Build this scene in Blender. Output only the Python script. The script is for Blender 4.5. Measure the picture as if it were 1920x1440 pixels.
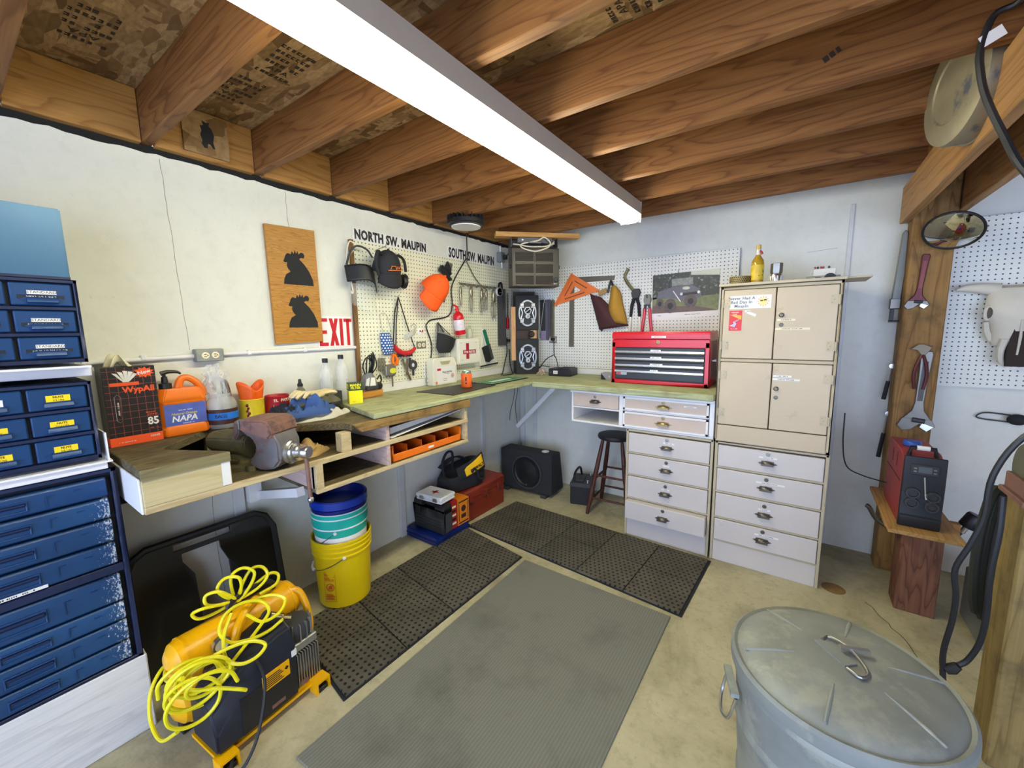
import bpy, bmesh, math, random
from mathutils import Vector, Matrix, Euler
random.seed(7)
for _o in list(bpy.data.objects): bpy.data.objects.remove(_o)
SC = bpy.context.scene
COL = SC.collection
PI = math.pi
H = PI / 2
# ------------------------------------------------------------------ camera
YAW, PITCH, ROLL = -0.6160, 0.1340, -0.0131
CAMP = Vector((2.2422, -3.3117, 1.4627))
_f = Vector((math.sin(YAW)*math.cos(PITCH), math.cos(YAW)*math.cos(PITCH), -math.sin(PITCH)))
_r = Vector((math.cos(YAW), -math.sin(YAW), 0)); _u = _r.cross(_f)
_r2 = _r*math.cos(ROLL) + _u*math.sin(ROLL); _u2 = -_r*math.sin(ROLL) + _u*math.cos(ROLL)
cd = bpy.data.cameras.new('camera'); cam = bpy.data.objects.new('camera', cd); COL.objects.link(cam)
cd.sensor_fit = 'HORIZONTAL'; cd.sensor_width = 36.0; cd.lens = 759.586/1920*36; cd.clip_start = .02
cam.matrix_world = Matrix(((_r2.x, _u2.x, -_f.x, CAMP.x), (_r2.y, _u2.y, -_f.y, CAMP.y), (_r2.z, _u2.z, -_f.z, CAMP.z), (0, 0, 0, 1)))
SC.camera = cam
# ------------------------------------------------------------------ daylight through the open garage side, exposure
w = bpy.data.worlds.new('daylight'); SC.world = w; w.use_nodes = True
w.node_tree.nodes['Background'].inputs[0].default_value = (.53, .66, .97, 1)
w.node_tree.nodes['Background'].inputs[1].default_value = 6.5
pl_ = bpy.data.lights.new('door_portal', 'AREA'); pl_.shape = 'RECTANGLE'; pl_.size = 6.0; pl_.size_y = 2.15; pl_.cycles.is_portal = True
po_ = bpy.data.objects.new('door_portal', pl_); COL.objects.link(po_); po_.location = (2.95, -5.59, 1.08); po_.rotation_euler = (H, 0, 0)
vs = SC.view_settings
vs.view_transform = 'Standard'; vs.look = 'None'; vs.gamma = 1.0; vs.use_curve_mapping = False; vs.exposure = 0.0
TUBE_POWER = 39.0
# ------------------------------------------------------------------ mesh helpers
def cr(pts, n):
    """Catmull-Rom smoothing of a polyline."""
    p = [Vector(q) for q in pts]
    if n < 1 or len(p) < 3: return p
    out = []
    for i in range(len(p)-1):
        a = p[i-1] if i else p[0]*2-p[1]; b = p[i]; c = p[i+1]; d = p[i+2] if i+2 < len(p) else p[-1]*2-p[-2]
        for k in range(n):
            t = k/n
            out.append(.5*((2*b)+(c-a)*t+(2*a-5*b+4*c-d)*t*t+(3*b-a-3*c+d)*t**3))
    out.append(p[-1]); return out
class MB:
    def __init__(s, o=(0, 0, 0), M=None): s.v = []; s.f = []; s.o = Vector(o); s.M = M
    def add(s, vs, fs):
        b = len(s.v)
        for q in vs:
            q = Vector(q)
            if s.M is not None: q = s.M @ q
            s.v.append(q - s.o)
        for f in fs: s.f.append(tuple(i+b for i in f))
        return s
    def box(s, x0, y0, z0, x1, y1, z1):
        x0, x1 = min(x0, x1), max(x0, x1); y0, y1 = min(y0, y1), max(y0, y1); z0, z1 = min(z0, z1), max(z0, z1)
        return s.add([(x0,y0,z0),(x1,y0,z0),(x1,y1,z0),(x0,y1,z0),(x0,y0,z1),(x1,y0,z1),(x1,y1,z1),(x0,y1,z1)],
              [(0,3,2,1),(4,5,6,7),(0,1,5,4),(1,2,6,5),(2,3,7,6),(3,0,4,7)])
    def rbox(s, c, d, rot=(0, 0, 0)):
        R = Euler(rot).to_matrix(); c = Vector(c); h = Vector(d)/2
        vs = [c + R @ Vector((sx*h.x, sy*h.y, sz*h.z)) for sx, sy, sz in ((-1,-1,-1),(1,-1,-1),(1,1,-1),(-1,1,-1),(-1,-1,1),(1,-1,1),(1,1,1),(-1,1,1))]
        return s.add(vs, [(0,3,2,1),(4,5,6,7),(0,1,5,4),(1,2,6,5),(2,3,7,6),(3,0,4,7)])
    def beam(s, p0, p1, wd, th, up=(0, 0, 1)):
        """a bar of rectangular section from p0 to p1"""
        p0 = Vector(p0); p1 = Vector(p1); t = (p1-p0).normalized(); a = t.cross(Vector(up))
        if a.length < 1e-4: a = t.cross(Vector((1, 0, 0)))
        a.normalize(); b = a.cross(t); vs = []
        for p in (p0, p1):
            for sa, sb in ((-1,-1),(1,-1),(1,1),(-1,1)): vs.append(p+a*sa*wd/2+b*sb*th/2)
        return s.add(vs, [(0,1,2,3),(7,6,5,4),(0,4,5,1),(1,5,6,2),(2,6,7,3),(3,7,4,0)])
    def cyl(s, p0, p1, r0, r1=None, n=16, cap=True):
        r1 = r0 if r1 is None else r1
        return s.tube([p0, p1], [r0, r1], n, cap=cap)
    def tube(s, pts, r, n=8, closed=False, sm=0, cap=True):
        p = cr(pts, sm) if sm else [Vector(q) for q in pts]
        k = len(p)
        if not isinstance(r, (list, tuple)): rr = [r]*k
        elif len(r) == k: rr = list(r)
        else: rr = [r[min(len(r)-1, int(i/(k-1)*(len(r)-1)))]*(1-(i/(k-1)*(len(r)-1)) % 1) + r[min(len(r)-1, int(i/(k-1)*(len(r)-1))+1)]*((i/(k-1)*(len(r)-1)) % 1) for i in range(k)]
        vs = []; fs = []; nrm = None
        for i in range(k):
            if closed: t = p[(i+1) % k]-p[i-1]
            else: t = p[min(i+1, k-1)]-p[max(i-1, 0)]
            t = t.normalized() if t.length > 1e-9 else Vector((0, 0, 1))
            if nrm is None:
                nrm = t.orthogonal().normalized()
            else:
                nrm = nrm - t*nrm.dot(t); nrm = nrm.normalized() if nrm.length > 1e-6 else t.orthogonal().normalized()
            b = t.cross(nrm)
            for j in range(n):
                a = 2*PI*j/n; vs.append(p[i]+(nrm*math.cos(a)+b*math.sin(a))*rr[i])
        for i in range(k if closed else k-1):
            for j in range(n):
                a, b2 = i*n+j, i*n+(j+1) % n; c, d = ((i+1) % k)*n+(j+1) % n, ((i+1) % k)*n+j
                fs.append((a, b2, c, d))
        if cap and not closed:
            fs.append(tuple(range(n-1, -1, -1))); fs.append(tuple((k-1)*n+j for j in range(n)))
        return s.add(vs, fs)
    def lathe(s, prof, c=(0, 0, 0), n=32, axis='z', a0=0.0, a1=2*PI, sx=1.0, sy=1.0):
        full = abs(a1-a0-2*PI) < 1e-6; m = n if full else n+1; vs = []; fs = []
        for r, h in prof:
            for j in range(m):
                a = a0+(a1-a0)*j/n; x, y = r*math.cos(a)*sx, r*math.sin(a)*sy
                q = {'z': (x, y, h), 'x': (h, x, y), 'y': (x, -h, y)}[axis]
                vs.append((q[0]+c[0], q[1]+c[1], q[2]+c[2]))
        for i in range(len(prof)-1):
            for j in range(n):
                a, b = i*m+j, i*m+(j+1) % m
                fs.append((a, b, b+m, a+m))
        if full:
            if prof[0][0] > 1e-6: fs.append(tuple(range(m-1, -1, -1)))
            if prof[-1][0] > 1e-6: fs.append(tuple((len(prof)-1)*m+j for j in range(m)))
        return s.add(vs, fs)
    def prism(s, poly, plane, d0, d1):
        n = len(poly)
        def q(a, b, d): return {'xz': (a, d, b), 'xy': (a, b, d), 'yz': (d, a, b)}[plane]
        vs = [q(a, b, d0) for a, b in poly]+[q(a, b, d1) for a, b in poly]
        fs = [tuple(range(n)), tuple(range(2*n-1, n-1, -1))]+[(i, i+n, (i+1) % n+n, (i+1) % n) for i in range(n)]
        return s.add(vs, fs)
    def ring(s, outer, inner, plane, d0, d1):
        """flat plate with one hole: outer and inner loops have the same number of points"""
        n = len(outer)
        def q(a, b, d): return {'xz': (a, d, b), 'xy': (a, b, d), 'yz': (d, a, b)}[plane]
        vs = [q(*p, d0) for p in outer]+[q(*p, d0) for p in inner]+[q(*p, d1) for p in outer]+[q(*p, d1) for p in inner]
        fs = []
        for i in range(n):
            j = (i+1) % n
            fs += [(i, j, n+j, n+i), (2*n+i, 3*n+i, 3*n+j, 2*n+j), (i, 2*n+i, 2*n+j, j), (n+i, n+j, 3*n+j, 3*n+i)]
        return s.add(vs, fs)
    def sph(s, c, r, nu=16, nv=10, z0=-1.0, z1=1.0):
        if not isinstance(r, (list, tuple)): r = (r, r, r)
        vs = []; fs = []
        for i in range(nv+1):
            t = z0+(z1-z0)*i/nv
            ph = math.asin(max(-1, min(1, t))) if (z0 > -1 or z1 < 1) else -H+PI*i/nv
            for j in range(nu):
                a = 2*PI*j/nu; vs.append((c[0]+r[0]*math.cos(ph)*math.cos(a), c[1]+r[1]*math.cos(ph)*math.sin(a), c[2]+r[2]*math.sin(ph)))
        for i in range(nv):
            for j in range(nu): fs.append((i*nu+j, i*nu+(j+1) % nu, (i+1)*nu+(j+1) % nu, (i+1)*nu+j))
        return s.add(vs, fs)
    def loft(s, loops, cap=True):
        n = len(loops[0]); vs = [q for l in loops for q in l]; fs = []
        for i in range(len(loops)-1):
            for j in range(n): fs.append((i*n+j, i*n+(j+1) % n, (i+1)*n+(j+1) % n, (i+1)*n+j))
        if cap: fs += [tuple(range(n-1, -1, -1)), tuple((len(loops)-1)*n+j for j in range(n))]
        return s.add(vs, fs)
    def grid(s, fn, nu, nv):
        vs = [fn(i/nu, j/nv) for i in range(nu+1) for j in range(nv+1)]
        fs = [(i*(nv+1)+j, (i+1)*(nv+1)+j, (i+1)*(nv+1)+j+1, i*(nv+1)+j+1) for i in range(nu) for j in range(nv)]
        return s.add(vs, fs)
    def mesh(s, name, bevel=0, seg=1, smooth=True, ang=.6, weld=False):
        me = bpy.data.meshes.new(name); me.from_pydata([tuple(q) for q in s.v], [], s.f)
        bm = bmesh.new(); bm.from_mesh(me)
        bmesh.ops.remove_doubles(bm, verts=bm.verts, dist=1e-6 if not weld else 1e-4)
        bmesh.ops.recalc_face_normals(bm, faces=bm.faces)
        if bevel:
            es = [e for e in bm.edges if len(e.link_faces) == 2 and e.calc_face_angle(0) > .5]
            try: bmesh.ops.bevel(bm, geom=es, offset=bevel, segments=seg, affect='EDGES', clamp_overlap=True)
            except Exception: pass
        bm.to_mesh(me); bm.free()
        if smooth:
            me.shade_smooth(); me.set_sharp_from_angle(angle=ang)
        return me
    def build(s, name, mat, parent=None, bevel=0, seg=1, smooth=True, ang=.6, solid=0, sub=0, label=None):
        me = s.mesh(name, bevel, seg, smooth, ang); me.materials.append(mat)
        o = bpy.data.objects.new(name, me); COL.objects.link(o)
        if parent is not None: o.parent = parent
        if solid:
            md = o.modifiers.new('solidify', 'SOLIDIFY'); md.thickness = solid; md.offset = 0
        if sub:
            md = o.modifiers.new('subdivide', 'SUBSURF'); md.levels = sub; md.render_levels = sub
        if label: o['label'] = label
        return o
def thing(name, label, cat, loc=(0, 0, 0), rz=0.0, group=None):
    o = bpy.data.objects.new(name, None); COL.objects.link(o); o.empty_display_size = .05
    o.location = loc; o.rotation_euler = (0, 0, rz); o['label'] = label; o['category'] = cat
    if group: o['group'] = group
    return o
def solo(mb, name, mat, label, cat, loc=(0, 0, 0), rz=0.0, group=None, **k):
    o = mb.build(name, mat, None, **k); o.location = loc; o.rotation_euler = (0, 0, rz)
    o['label'] = label; o['category'] = cat
    if group: o['group'] = group
    return o
def struct(mb, name, mat, **k):
    o = mb.build(name, mat, None, **k); o['kind'] = 'structure'; return o
def copy_tree(o, loc=None, rz=None, label=None, parent=None):
    c = o.copy(); COL.objects.link(c); c.parent = parent
    if loc is not None: c.location = loc
    if rz is not None: c.rotation_euler = (0, 0, rz)
    if label: c['label'] = label
    for ch in [q for q in bpy.data.objects if q.parent == o]: copy_tree(ch, parent=c)
    return c
def txt(s, size, mat, parent, pos, name='lettering', ax='c', rot=0.0, sx=1.0, ext=.0006, face='front', bold=0.0, shear=0.0, sp=1.0):
    """lettering in the xz plane facing -y (front), or lying on top (face='top'), or facing +x/-x"""
    cu = bpy.data.curves.new(name, 'FONT'); cu.body = s; cu.size = size; cu.extrude = ext; cu.resolution_u = 2; cu.offset = bold; cu.shear = shear
    cu.space_character = sp
    cu.align_x = {'c': 'CENTER', 'l': 'LEFT', 'r': 'RIGHT'}[ax]; cu.align_y = 'CENTER'
    to = bpy.data.objects.new(name, cu); COL.objects.link(to)
    bpy.context.view_layer.update()
    me = bpy.data.meshes.new_from_object(to.evaluated_get(bpy.context.evaluated_depsgraph_get()))
    bpy.data.objects.remove(to)
    base = {'front': Euler((H, 0, 0)).to_matrix(), 'top': Matrix.Identity(3), 'right': Euler((H, 0, H)).to_matrix(), 'bottom': Euler((PI, 0, 0)).to_matrix(), 'left': Euler((H, 0, -H)).to_matrix()}[face]
    R = base @ Matrix.Rotation(rot, 3, 'Z') @ Matrix.Diagonal((sx, 1, 1))
    me.transform(Matrix.Translation(pos) @ R.to_4x4())
    me.materials.clear(); me.materials.append(mat); me.name = name
    o = bpy.data.objects.new(name, me); COL.objects.link(o); o.parent = parent
    return o
# ------------------------------------------------------------------ materials
def _n(nt, t, **k):
    nd = nt.nodes.new(t)
    for a, b in k.items(): setattr(nd, a, b)
    return nd
def base_mat(name, rough=.5, metal=0.0, spec=.5):
    m = bpy.data.materials.new(name); m.use_nodes = True; nt = m.node_tree; b = nt.nodes['Principled BSDF']
    b.inputs['Roughness'].default_value = rough; b.inputs['Metallic'].default_value = metal
    b.inputs['Specular IOR Level'].default_value = spec
    return m, nt, b
def coords(nt, scale=(1, 1, 1), rnd=True):
    tc = _n(nt, 'ShaderNodeTexCoord'); mp = _n(nt, 'ShaderNodeMapping'); mp.inputs['Scale'].default_value = scale
    nt.links.new(tc.outputs['Object'], mp.inputs['Vector'])
    if rnd:
        oi = _n(nt, 'ShaderNodeObjectInfo'); mu = _n(nt, 'ShaderNodeMath', operation='MULTIPLY'); mu.inputs[1].default_value = 37.0
        nt.links.new(oi.outputs['Random'], mu.inputs[0]); nt.links.new(mu.outputs[0], mp.inputs['Location'])
    return mp.outputs[0]
def noise(nt, vec, scale, detail=4, rough=.55, dist=0):
    n = _n(nt, 'ShaderNodeTexNoise'); n.inputs['Scale'].default_value = scale; n.inputs['Detail'].default_value = detail
    n.inputs['Roughness'].default_value = rough; n.inputs['Distortion'].default_value = dist
    nt.links.new(vec, n.inputs['Vector']); return n.outputs['Fac']
def ramp(nt, fac, stops, interp='LINEAR'):
    r = _n(nt, 'ShaderNodeValToRGB'); r.color_ramp.interpolation = interp
    e = r.color_ramp.elements
    while len(e) < len(stops): e.new(.5)
    for i, (p, c) in enumerate(stops): e[i].position = p; e[i].color = (c[0], c[1], c[2], 1)
    nt.links.new(fac, r.inputs[0]); return r.outputs[0]
def mixc(nt, fac, a, b, mode='MIX'):
    x = _n(nt, 'ShaderNodeMix', data_type='RGBA', blend_type=mode)
    for sock, val in ((0, fac), (6, a), (7, b)):
        if hasattr(val, 'is_linked') or hasattr(val, 'node'): nt.links.new(val, x.inputs[sock])
        elif sock == 0: x.inputs[0].default_value = val
        else: x.inputs[sock].default_value = (val[0], val[1], val[2], 1)
    return x.outputs[2]
def math_(nt, op, a, b=None):
    x = _n(nt, 'ShaderNodeMath', operation=op)
    for i, v in ((0, a), (1, b)):
        if v is None: continue
        if hasattr(v, 'node'): nt.links.new(v, x.inputs[i])
        else: x.inputs[i].default_value = v
    return x.outputs[0]
def bumpn(nt, b, h, strength=.3, dist=.002):
    n = _n(nt, 'ShaderNodeBump'); n.inputs['Strength'].default_value = strength; n.inputs['Distance'].default_value = dist
    nt.links.new(h, n.inputs['Height']); nt.links.new(n.outputs[0], b.inputs['Normal'])
def sc(c, k): return tuple(max(0, min(1, x*k)) for x in c)
def paint(name, col, rough=.5, metal=0.0, var=.10, scale=9.0, bump=0.0, bscale=60.0, spec=.5, wear=None, wearamt=.7, wscale=14.0, coat=0.0):
    m, nt, b = base_mat(name, rough, metal, spec); v = coords(nt)
    c = ramp(nt, noise(nt, v, scale, 5), [(.25, sc(col, 1-var)), (.75, sc(col, 1+var))])
    if wear:
        wf = ramp(nt, noise(nt, v, wscale, 7, .65), [(wearamt-.04, (0, 0, 0)), (wearamt+.04, (1, 1, 1))])
        c = mixc(nt, wf, c, wear)
    nt.links.new(c, b.inputs['Base Color'])
    if bump: bumpn(nt, b, noise(nt, v, bscale, 4), bump)
    if coat: b.inputs['Coat Weight'].default_value = coat
    return m
def wood(name, dark, light, axis='x', rough=.55, rings=9.0, cross=7.0, along=.55, bump=.12, stain=None, stainamt=.6):
    m, nt, b = base_mat(name, rough, 0, .3); rings *= 2.0; along *= 1.3
    s3 = {'x': (along, cross, cross), 'y': (cross, along, cross), 'z': (cross, cross, along)}[axis]
    v = coords(nt, s3)
    f = math_(nt, 'FRACT', math_(nt, 'MULTIPLY', noise(nt, v, 1.0, 3, .5), rings))
    g = ramp(nt, f, [(0.0, dark), (.16, tuple(a*.45+c*.55 for a, c in zip(dark, light))), (.55, light), (.92, tuple(a*.25+c*.75 for a, c in zip(dark, light))), (1.0, dark)])
    s4 = {'x': (3, 160, 160), 'y': (160, 3, 160), 'z': (160, 160, 3)}[axis]
    fine = noise(nt, coords(nt, s4), 1.0, 2)
    c = mixc(nt, ramp(nt, fine, [(.35, (.0,)*3), (.7, (.35,)*3)]), g, sc(dark, .8))
    c = mixc(nt, ramp(nt, noise(nt, coords(nt), 3.0, 3), [(.3, (.12,)*3), (.75, (0,)*3)]), c, sc(dark, .6))
    if stain:
        c = mixc(nt, ramp(nt, noise(nt, coords(nt), 9.0, 6, .65), [(stainamt-.12, (0,)*3), (stainamt+.12, (.85,)*3)]), c, stain)
    nt.links.new(c, b.inputs['Base Color'])
    if bump: bumpn(nt, b, f, bump, .001)
    return m
def metalm(name, col, rough=.35, var=.15, scale=14, bump=.0):
    return paint(name, col, rough, 1.0, var, scale, bump)
def glassm(name, col=(1, 1, 1), rough=.05, alpha=.25):
    m, nt, b = base_mat(name, rough, 0, .5)
    b.inputs['Base Color'].default_value = (*col, 1); b.inputs['Alpha'].default_value = alpha
    return m
def emitm(name, col, st):
    m, nt, b = base_mat(name); b.inputs['Base Color'].default_value = (*col, 1)
    b.inputs['Emission Color'].default_value = (*col, 1); b.inputs['Emission Strength'].default_value = st
    return m
def dotgrid(name, col, hole, pitch, r, axes='xz', ox=0.0, oy=0.0, rough=.5, row_shift=0.0, bump=0.0, var=.06, dirt=None):
    """board with a regular grid of small holes"""
    m, nt, b = base_mat(name, rough, 0, .4)
    tc = _n(nt, 'ShaderNodeTexCoord'); sp = _n(nt, 'ShaderNodeSeparateXYZ'); nt.links.new(tc.outputs['Object'], sp.inputs[0])
    ia = 'xyz'.index(axes[0]); ib = 'xyz'.index(axes[1])
    bb = math_(nt, 'ADD', math_(nt, 'DIVIDE', sp.outputs[ib], pitch), oy)
    aa = math_(nt, 'ADD', math_(nt, 'DIVIDE', sp.outputs[ia], pitch), ox)
    if row_shift:
        aa = math_(nt, 'ADD', aa, math_(nt, 'MULTIPLY', math_(nt, 'MODULO', math_(nt, 'ABSOLUTE', math_(nt, 'FLOOR', bb)), 2.0), row_shift))
    fa = math_(nt, 'SUBTRACT', math_(nt, 'FRACT', aa), .5); fb = math_(nt, 'SUBTRACT', math_(nt, 'FRACT', bb), .5)
    d = math_(nt, 'SQRT', math_(nt, 'ADD', math_(nt, 'MULTIPLY', fa, fa), math_(nt, 'MULTIPLY', fb, fb)))
    h = ramp(nt, d, [(max(0, r-.05), (1, 1, 1)), (r+.03, (0, 0, 0))])
    v = coords(nt); c = ramp(nt, noise(nt, v, 5, 5), [(.25, sc(col, 1-var)), (.75, sc(col, 1+var))])
    if dirt: c = mixc(nt, ramp(nt, noise(nt, v, 4.0, 7, .65), [(.45, (0,)*3), (.72, (.8,)*3)]), c, dirt)
    nt.links.new(mixc(nt, h, c, hole), b.inputs['Base Color'])
    if bump: bumpn(nt, b, h, bump, .003)
    return m
def concrete(name, c1, c2, stain, speck=.0, scale=2.2, rough=.75, bump=.25, blot=.55):
    m, nt, b = base_mat(name, rough, 0, .3); v = coords(nt, rnd=False)
    c = ramp(nt, noise(nt, v, scale, 9, .68), [(.32, c1), (.68, c2)])
    c = mixc(nt, ramp(nt, noise(nt, v, scale*.6, 8, .66, .6), [(.47, (0,)*3), (.64, (blot,)*3)]), c, stain)
    c = mixc(nt, ramp(nt, noise(nt, v, scale*9, 6, .7), [(.5, (0,)*3), (.72, (blot*.6,)*3)]), c, sc(stain, .8))
    c = mixc(nt, ramp(nt, noise(nt, v, 30, 7, .75), [(.63, (0,)*3), (.70, (speck,)*3)]), c, sc(stain, .35))
    nt.links.new(c, b.inputs['Base Color'])
    bumpn(nt, b, noise(nt, v, 30, 8, .6), bump, .004)
    return m
def osbm(name):
    m, nt, b = base_mat(name, .75, 0, .2); cols = []; hts = []
    for k, (sx, sy, rot) in enumerate(((9, 34, .35), (9, 30, -.5), (30, 10, .2))):
        tc = _n(nt, 'ShaderNodeTexCoord'); mp = _n(nt, 'ShaderNodeMapping'); mp.inputs['Scale'].default_value = (sx, sy, 12); mp.inputs['Rotation'].default_value = (0, 0, rot); mp.inputs['Location'].default_value = (k*7.3, k*3.1, 0)
        nt.links.new(tc.outputs['Object'], mp.inputs['Vector'])
        vo = _n(nt, 'ShaderNodeTexVoronoi'); vo.inputs['Scale'].default_value = 1.0; vo.inputs['Randomness'].default_value = 1.0; nt.links.new(mp.outputs[0], vo.inputs['Vector'])
        sp = _n(nt, 'ShaderNodeSeparateColor'); nt.links.new(vo.outputs['Color'], sp.inputs[0])
        cols.append(ramp(nt, sp.outputs[0], [(0, (.14, .075, .03)), (.45, (.30, .18, .08)), (1, (.46, .30, .15))])); hts.append((sp.outputs[1], vo.outputs['Distance']))
    c = mixc(nt, ramp(nt, hts[0][0], [(.55, (0,)*3), (.56, (1,)*3)]), cols[0], cols[1])
    c = mixc(nt, ramp(nt, hts[1][0], [(.72, (0,)*3), (.73, (1,)*3)]), c, cols[2])
    c = mixc(nt, ramp(nt, noise(nt, coords(nt, (30, 90, 30), False), 1, 3), [(.4, (0,)*3), (.7, (.5,)*3)]), c, (.13, .065, .025))
    nt.links.new(c, b.inputs['Base Color']); bumpn(nt, b, hts[0][1], .3, .003)
    return m
def ribbed(name, col, pitch, dirt):
    m, nt, b = base_mat(name, .75, 0, .3)
    tc = _n(nt, 'ShaderNodeTexCoord'); sp = _n(nt, 'ShaderNodeSeparateXYZ'); nt.links.new(tc.outputs['Object'], sp.inputs[0])
    wv = math_(nt, 'SINE', math_(nt, 'MULTIPLY', sp.outputs[0], 2*PI/pitch)); v = coords(nt)
    c = ramp(nt, wv, [(0.0, sc(col, .86)), (.35, col), (1.0, sc(col, 1.03))])
    c = mixc(nt, ramp(nt, noise(nt, v, 3.0, 7, .65), [(.5, (0,)*3), (.75, (.55,)*3)]), c, dirt)
    nt.links.new(c, b.inputs['Base Color']); bumpn(nt, b, wv, .22, .0012)
    return m
def scrib(n, size, mat, parent, pos, name='small_print', rot=0.0, ext=.0002, face='front', **k):
    """a row of n illegible printed characters, as small dashes"""
    rr = random.Random(int(abs(pos[0]*7919+pos[2]*104729)*1000) % 99991)
    base = {'front': Euler((H, 0, 0)).to_matrix(), 'bottom': Euler((PI, 0, 0)).to_matrix()}[face]
    Mx = Matrix.Translation(pos) @ (base @ Matrix.Rotation(rot, 3, 'Z')).to_4x4()
    mb = MB(M=Mx); wtot = n*size*.62; x = -wtot/2
    for i in range(n):
        if rr.random() < .14: x += size*.62; continue
        ww = size*(.30+.2*rr.random())
        if rr.random() < .5: mb.box(x, -size*.32, 0, x+ww, size*.32, ext)
        else:
            mb.box(x, size*.16, 0, x+ww, size*.32, ext); mb.box(x, -size*.32, 0, x+ww, -size*.14, ext); mb.box(x, -size*.3, 0, x+ww*.4, size*.3, ext)
        x += size*.62
    return mb.build(name, mat, parent, smooth=False)
def S(r, g, b): return tuple(((x/255)/12.92 if x/255 <= .04045 else ((x/255+.055)/1.055)**2.4) for x in (r, g, b))
m_wall = concrete('white_painted_concrete', S(222, 221, 210), S(233, 232, 222), S(210, 209, 200), .22, 1.6, .55, .18, .35)
m_floor = concrete('bare_concrete', S(176, 168, 134), S(204, 196, 162), S(138, 130, 102), .8, 2.6, .6, .35, .7)
m_black = paint('black_plastic', (.012, .012, .014), .45, var=.2)
m_blackm = paint('matte_black', (.014, .014, .016), .8, var=.3, bump=.2)
m_dark = paint('dark_grey_plastic', (.045, .045, .05), .55)
m_tar = paint('black_sealant', (.008, .008, .008), .9, bump=.6, bscale=50)
m_joist = wood('fir_joist', S(104, 62, 28), S(142, 96, 50), 'x', .6, 9, 6, .45)
m_joisty = wood('fir_block', S(140, 96, 46), S(176, 130, 72), 'y', .6, 7, 6, .6)
m_beam = wood('beam_timber', S(160, 112, 62), S(196, 150, 96), 'y', .6, 6, 6, .35)
m_post = wood('treated_post', S(120, 84, 42), S(162, 122, 70), 'z', .7, 6, 8, .5, stain=S(96, 76, 44), stainamt=.62)
m_postr = wood('greenish_post', S(118, 98, 54), S(150, 128, 78), 'z', .75, 6, 8, .4, stain=S(92, 78, 50), stainamt=.6)
m_redwood = wood('redwood_stub', S(88, 54, 38), S(132, 88, 64), 'z', .7, 8, 7, .6)
m_osb = osbm('oriented_strand_board')
m_ink = paint('stamp_ink', (.03, .015, .008), .8)
m_white = paint('white_paint', S(236, 234, 232), .45, var=.03, bump=.08, bscale=90)
m_whitewood = wood('white_painted_timber', S(212, 212, 212), S(230, 230, 230), 'x', .55, 4, 9, .8, bump=.6)
m_whitem = paint('white_enamel', S(225, 222, 214), .35, var=.04)
m_tube = emitm('lit_tube', (1.0, .985, .755), TUBE_POWER)
m_galv = paint('galvanised_steel', S(142, 147, 144), .62, .35, .16, 9, wear=S(160, 163, 154), wearamt=.56, wscale=6)
m_steel = metalm('bright_steel', (.62, .62, .62), .28)
m_steeld = metalm('dull_steel', (.34, .33, .31), .45)
m_brass = metalm('aged_brass', (.36, .28, .13), .4)
m_bronze = metalm('dark_bronze', (.17, .15, .12), .45)
# ---------------------------------------------------------------- shell
struct(MB().box(-.2, -5.6, -.12, 6.0, .2, 0), 'floor', m_floor)
wl = struct(MB().box(-.2, -5.6, 0, 0, .2, 2.2295), 'wall_left', m_wall)
wb = struct(MB().box(0, 0, 0, 6.0, .2, 2.50), 'wall_back', m_wall)
struct(MB().box(6.0, -5.8, -.12, 6.2, .2, 2.5), 'wall_right', m_wall)
struct(MB().box(-.2, -5.8, 2.16, 6.0, -5.6, 2.5), 'wall_rear', m_wall)
mb = MB()
pts = []
n = 150
for i in range(n+1):                                # ragged black sealant bead along the top of the left wall
    y = -5.6+5.6*i/n; pts.append((y, 2.206-random.random()*.011))
for i in range(n, -1, -1): pts.append((-5.6+5.6*i/n, 2.2315))
mb.prism(pts, 'yz', -.05, .0035)
mb.build('sealant_bead', m_tar, wl)
m_crack = paint('hairline_crack', (.36, .35, .31), .9)
def crack(pts, w_, par, wall):
    mb = MB()
    for (a, b), (c, d) in zip(pts[:-1], pts[1:]):
        p0, p1 = ((.0006, a, b), (.0006, c, d)) if wall == 'l' else ((a, -.0006, b), (c, -.0006, d))
        mb.beam(p0, p1, w_, .0012, up=(1, 0, 0) if wall == 'l' else (0, 1, 0))
    mb.build('crack', m_crack, par, smooth=False)
def jag(p0, p1, n, j):
    out = []
    for i in range(n+1):
        t = i/n; e = 0 if i in (0, n) else 1
        out.append((p0[0]+(p1[0]-p0[0])*t+random.uniform(-j, j)*e, p0[1]+(p1[1]-p0[1])*t))
    return out
crack(jag((-2.68, 2.19), (-2.655, 1.39), 22, .002), .0018, wl, 'l')
crack(jag((-2.17, 2.19), (-2.162, 2.0), 8, .004), .002, wl, 'l')
crack(jag((-2.64, 1.02), (-2.63, 0), 16, .004), .002, wl, 'l')
crack(jag((2.245, 1.93), (2.40, 1.94), 8, .008), .002, wb, 'b')
for y, z in ((-2.885, 1.83), (-2.50, 1.80), (-2.47, 1.31), (-2.38, 1.86), (-1.95, 1.885), (-2.24, 1.62)):
    mb = MB().lathe([(.014, 0), (.016, .0015), (.011, .0015), (.008, .0006), (0, .0006)], (0, 0, 0), 16, 'x'); 
    o = mb.build('form_tie_plug', m_wall, wl); o.location = (0, y, z)
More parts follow.
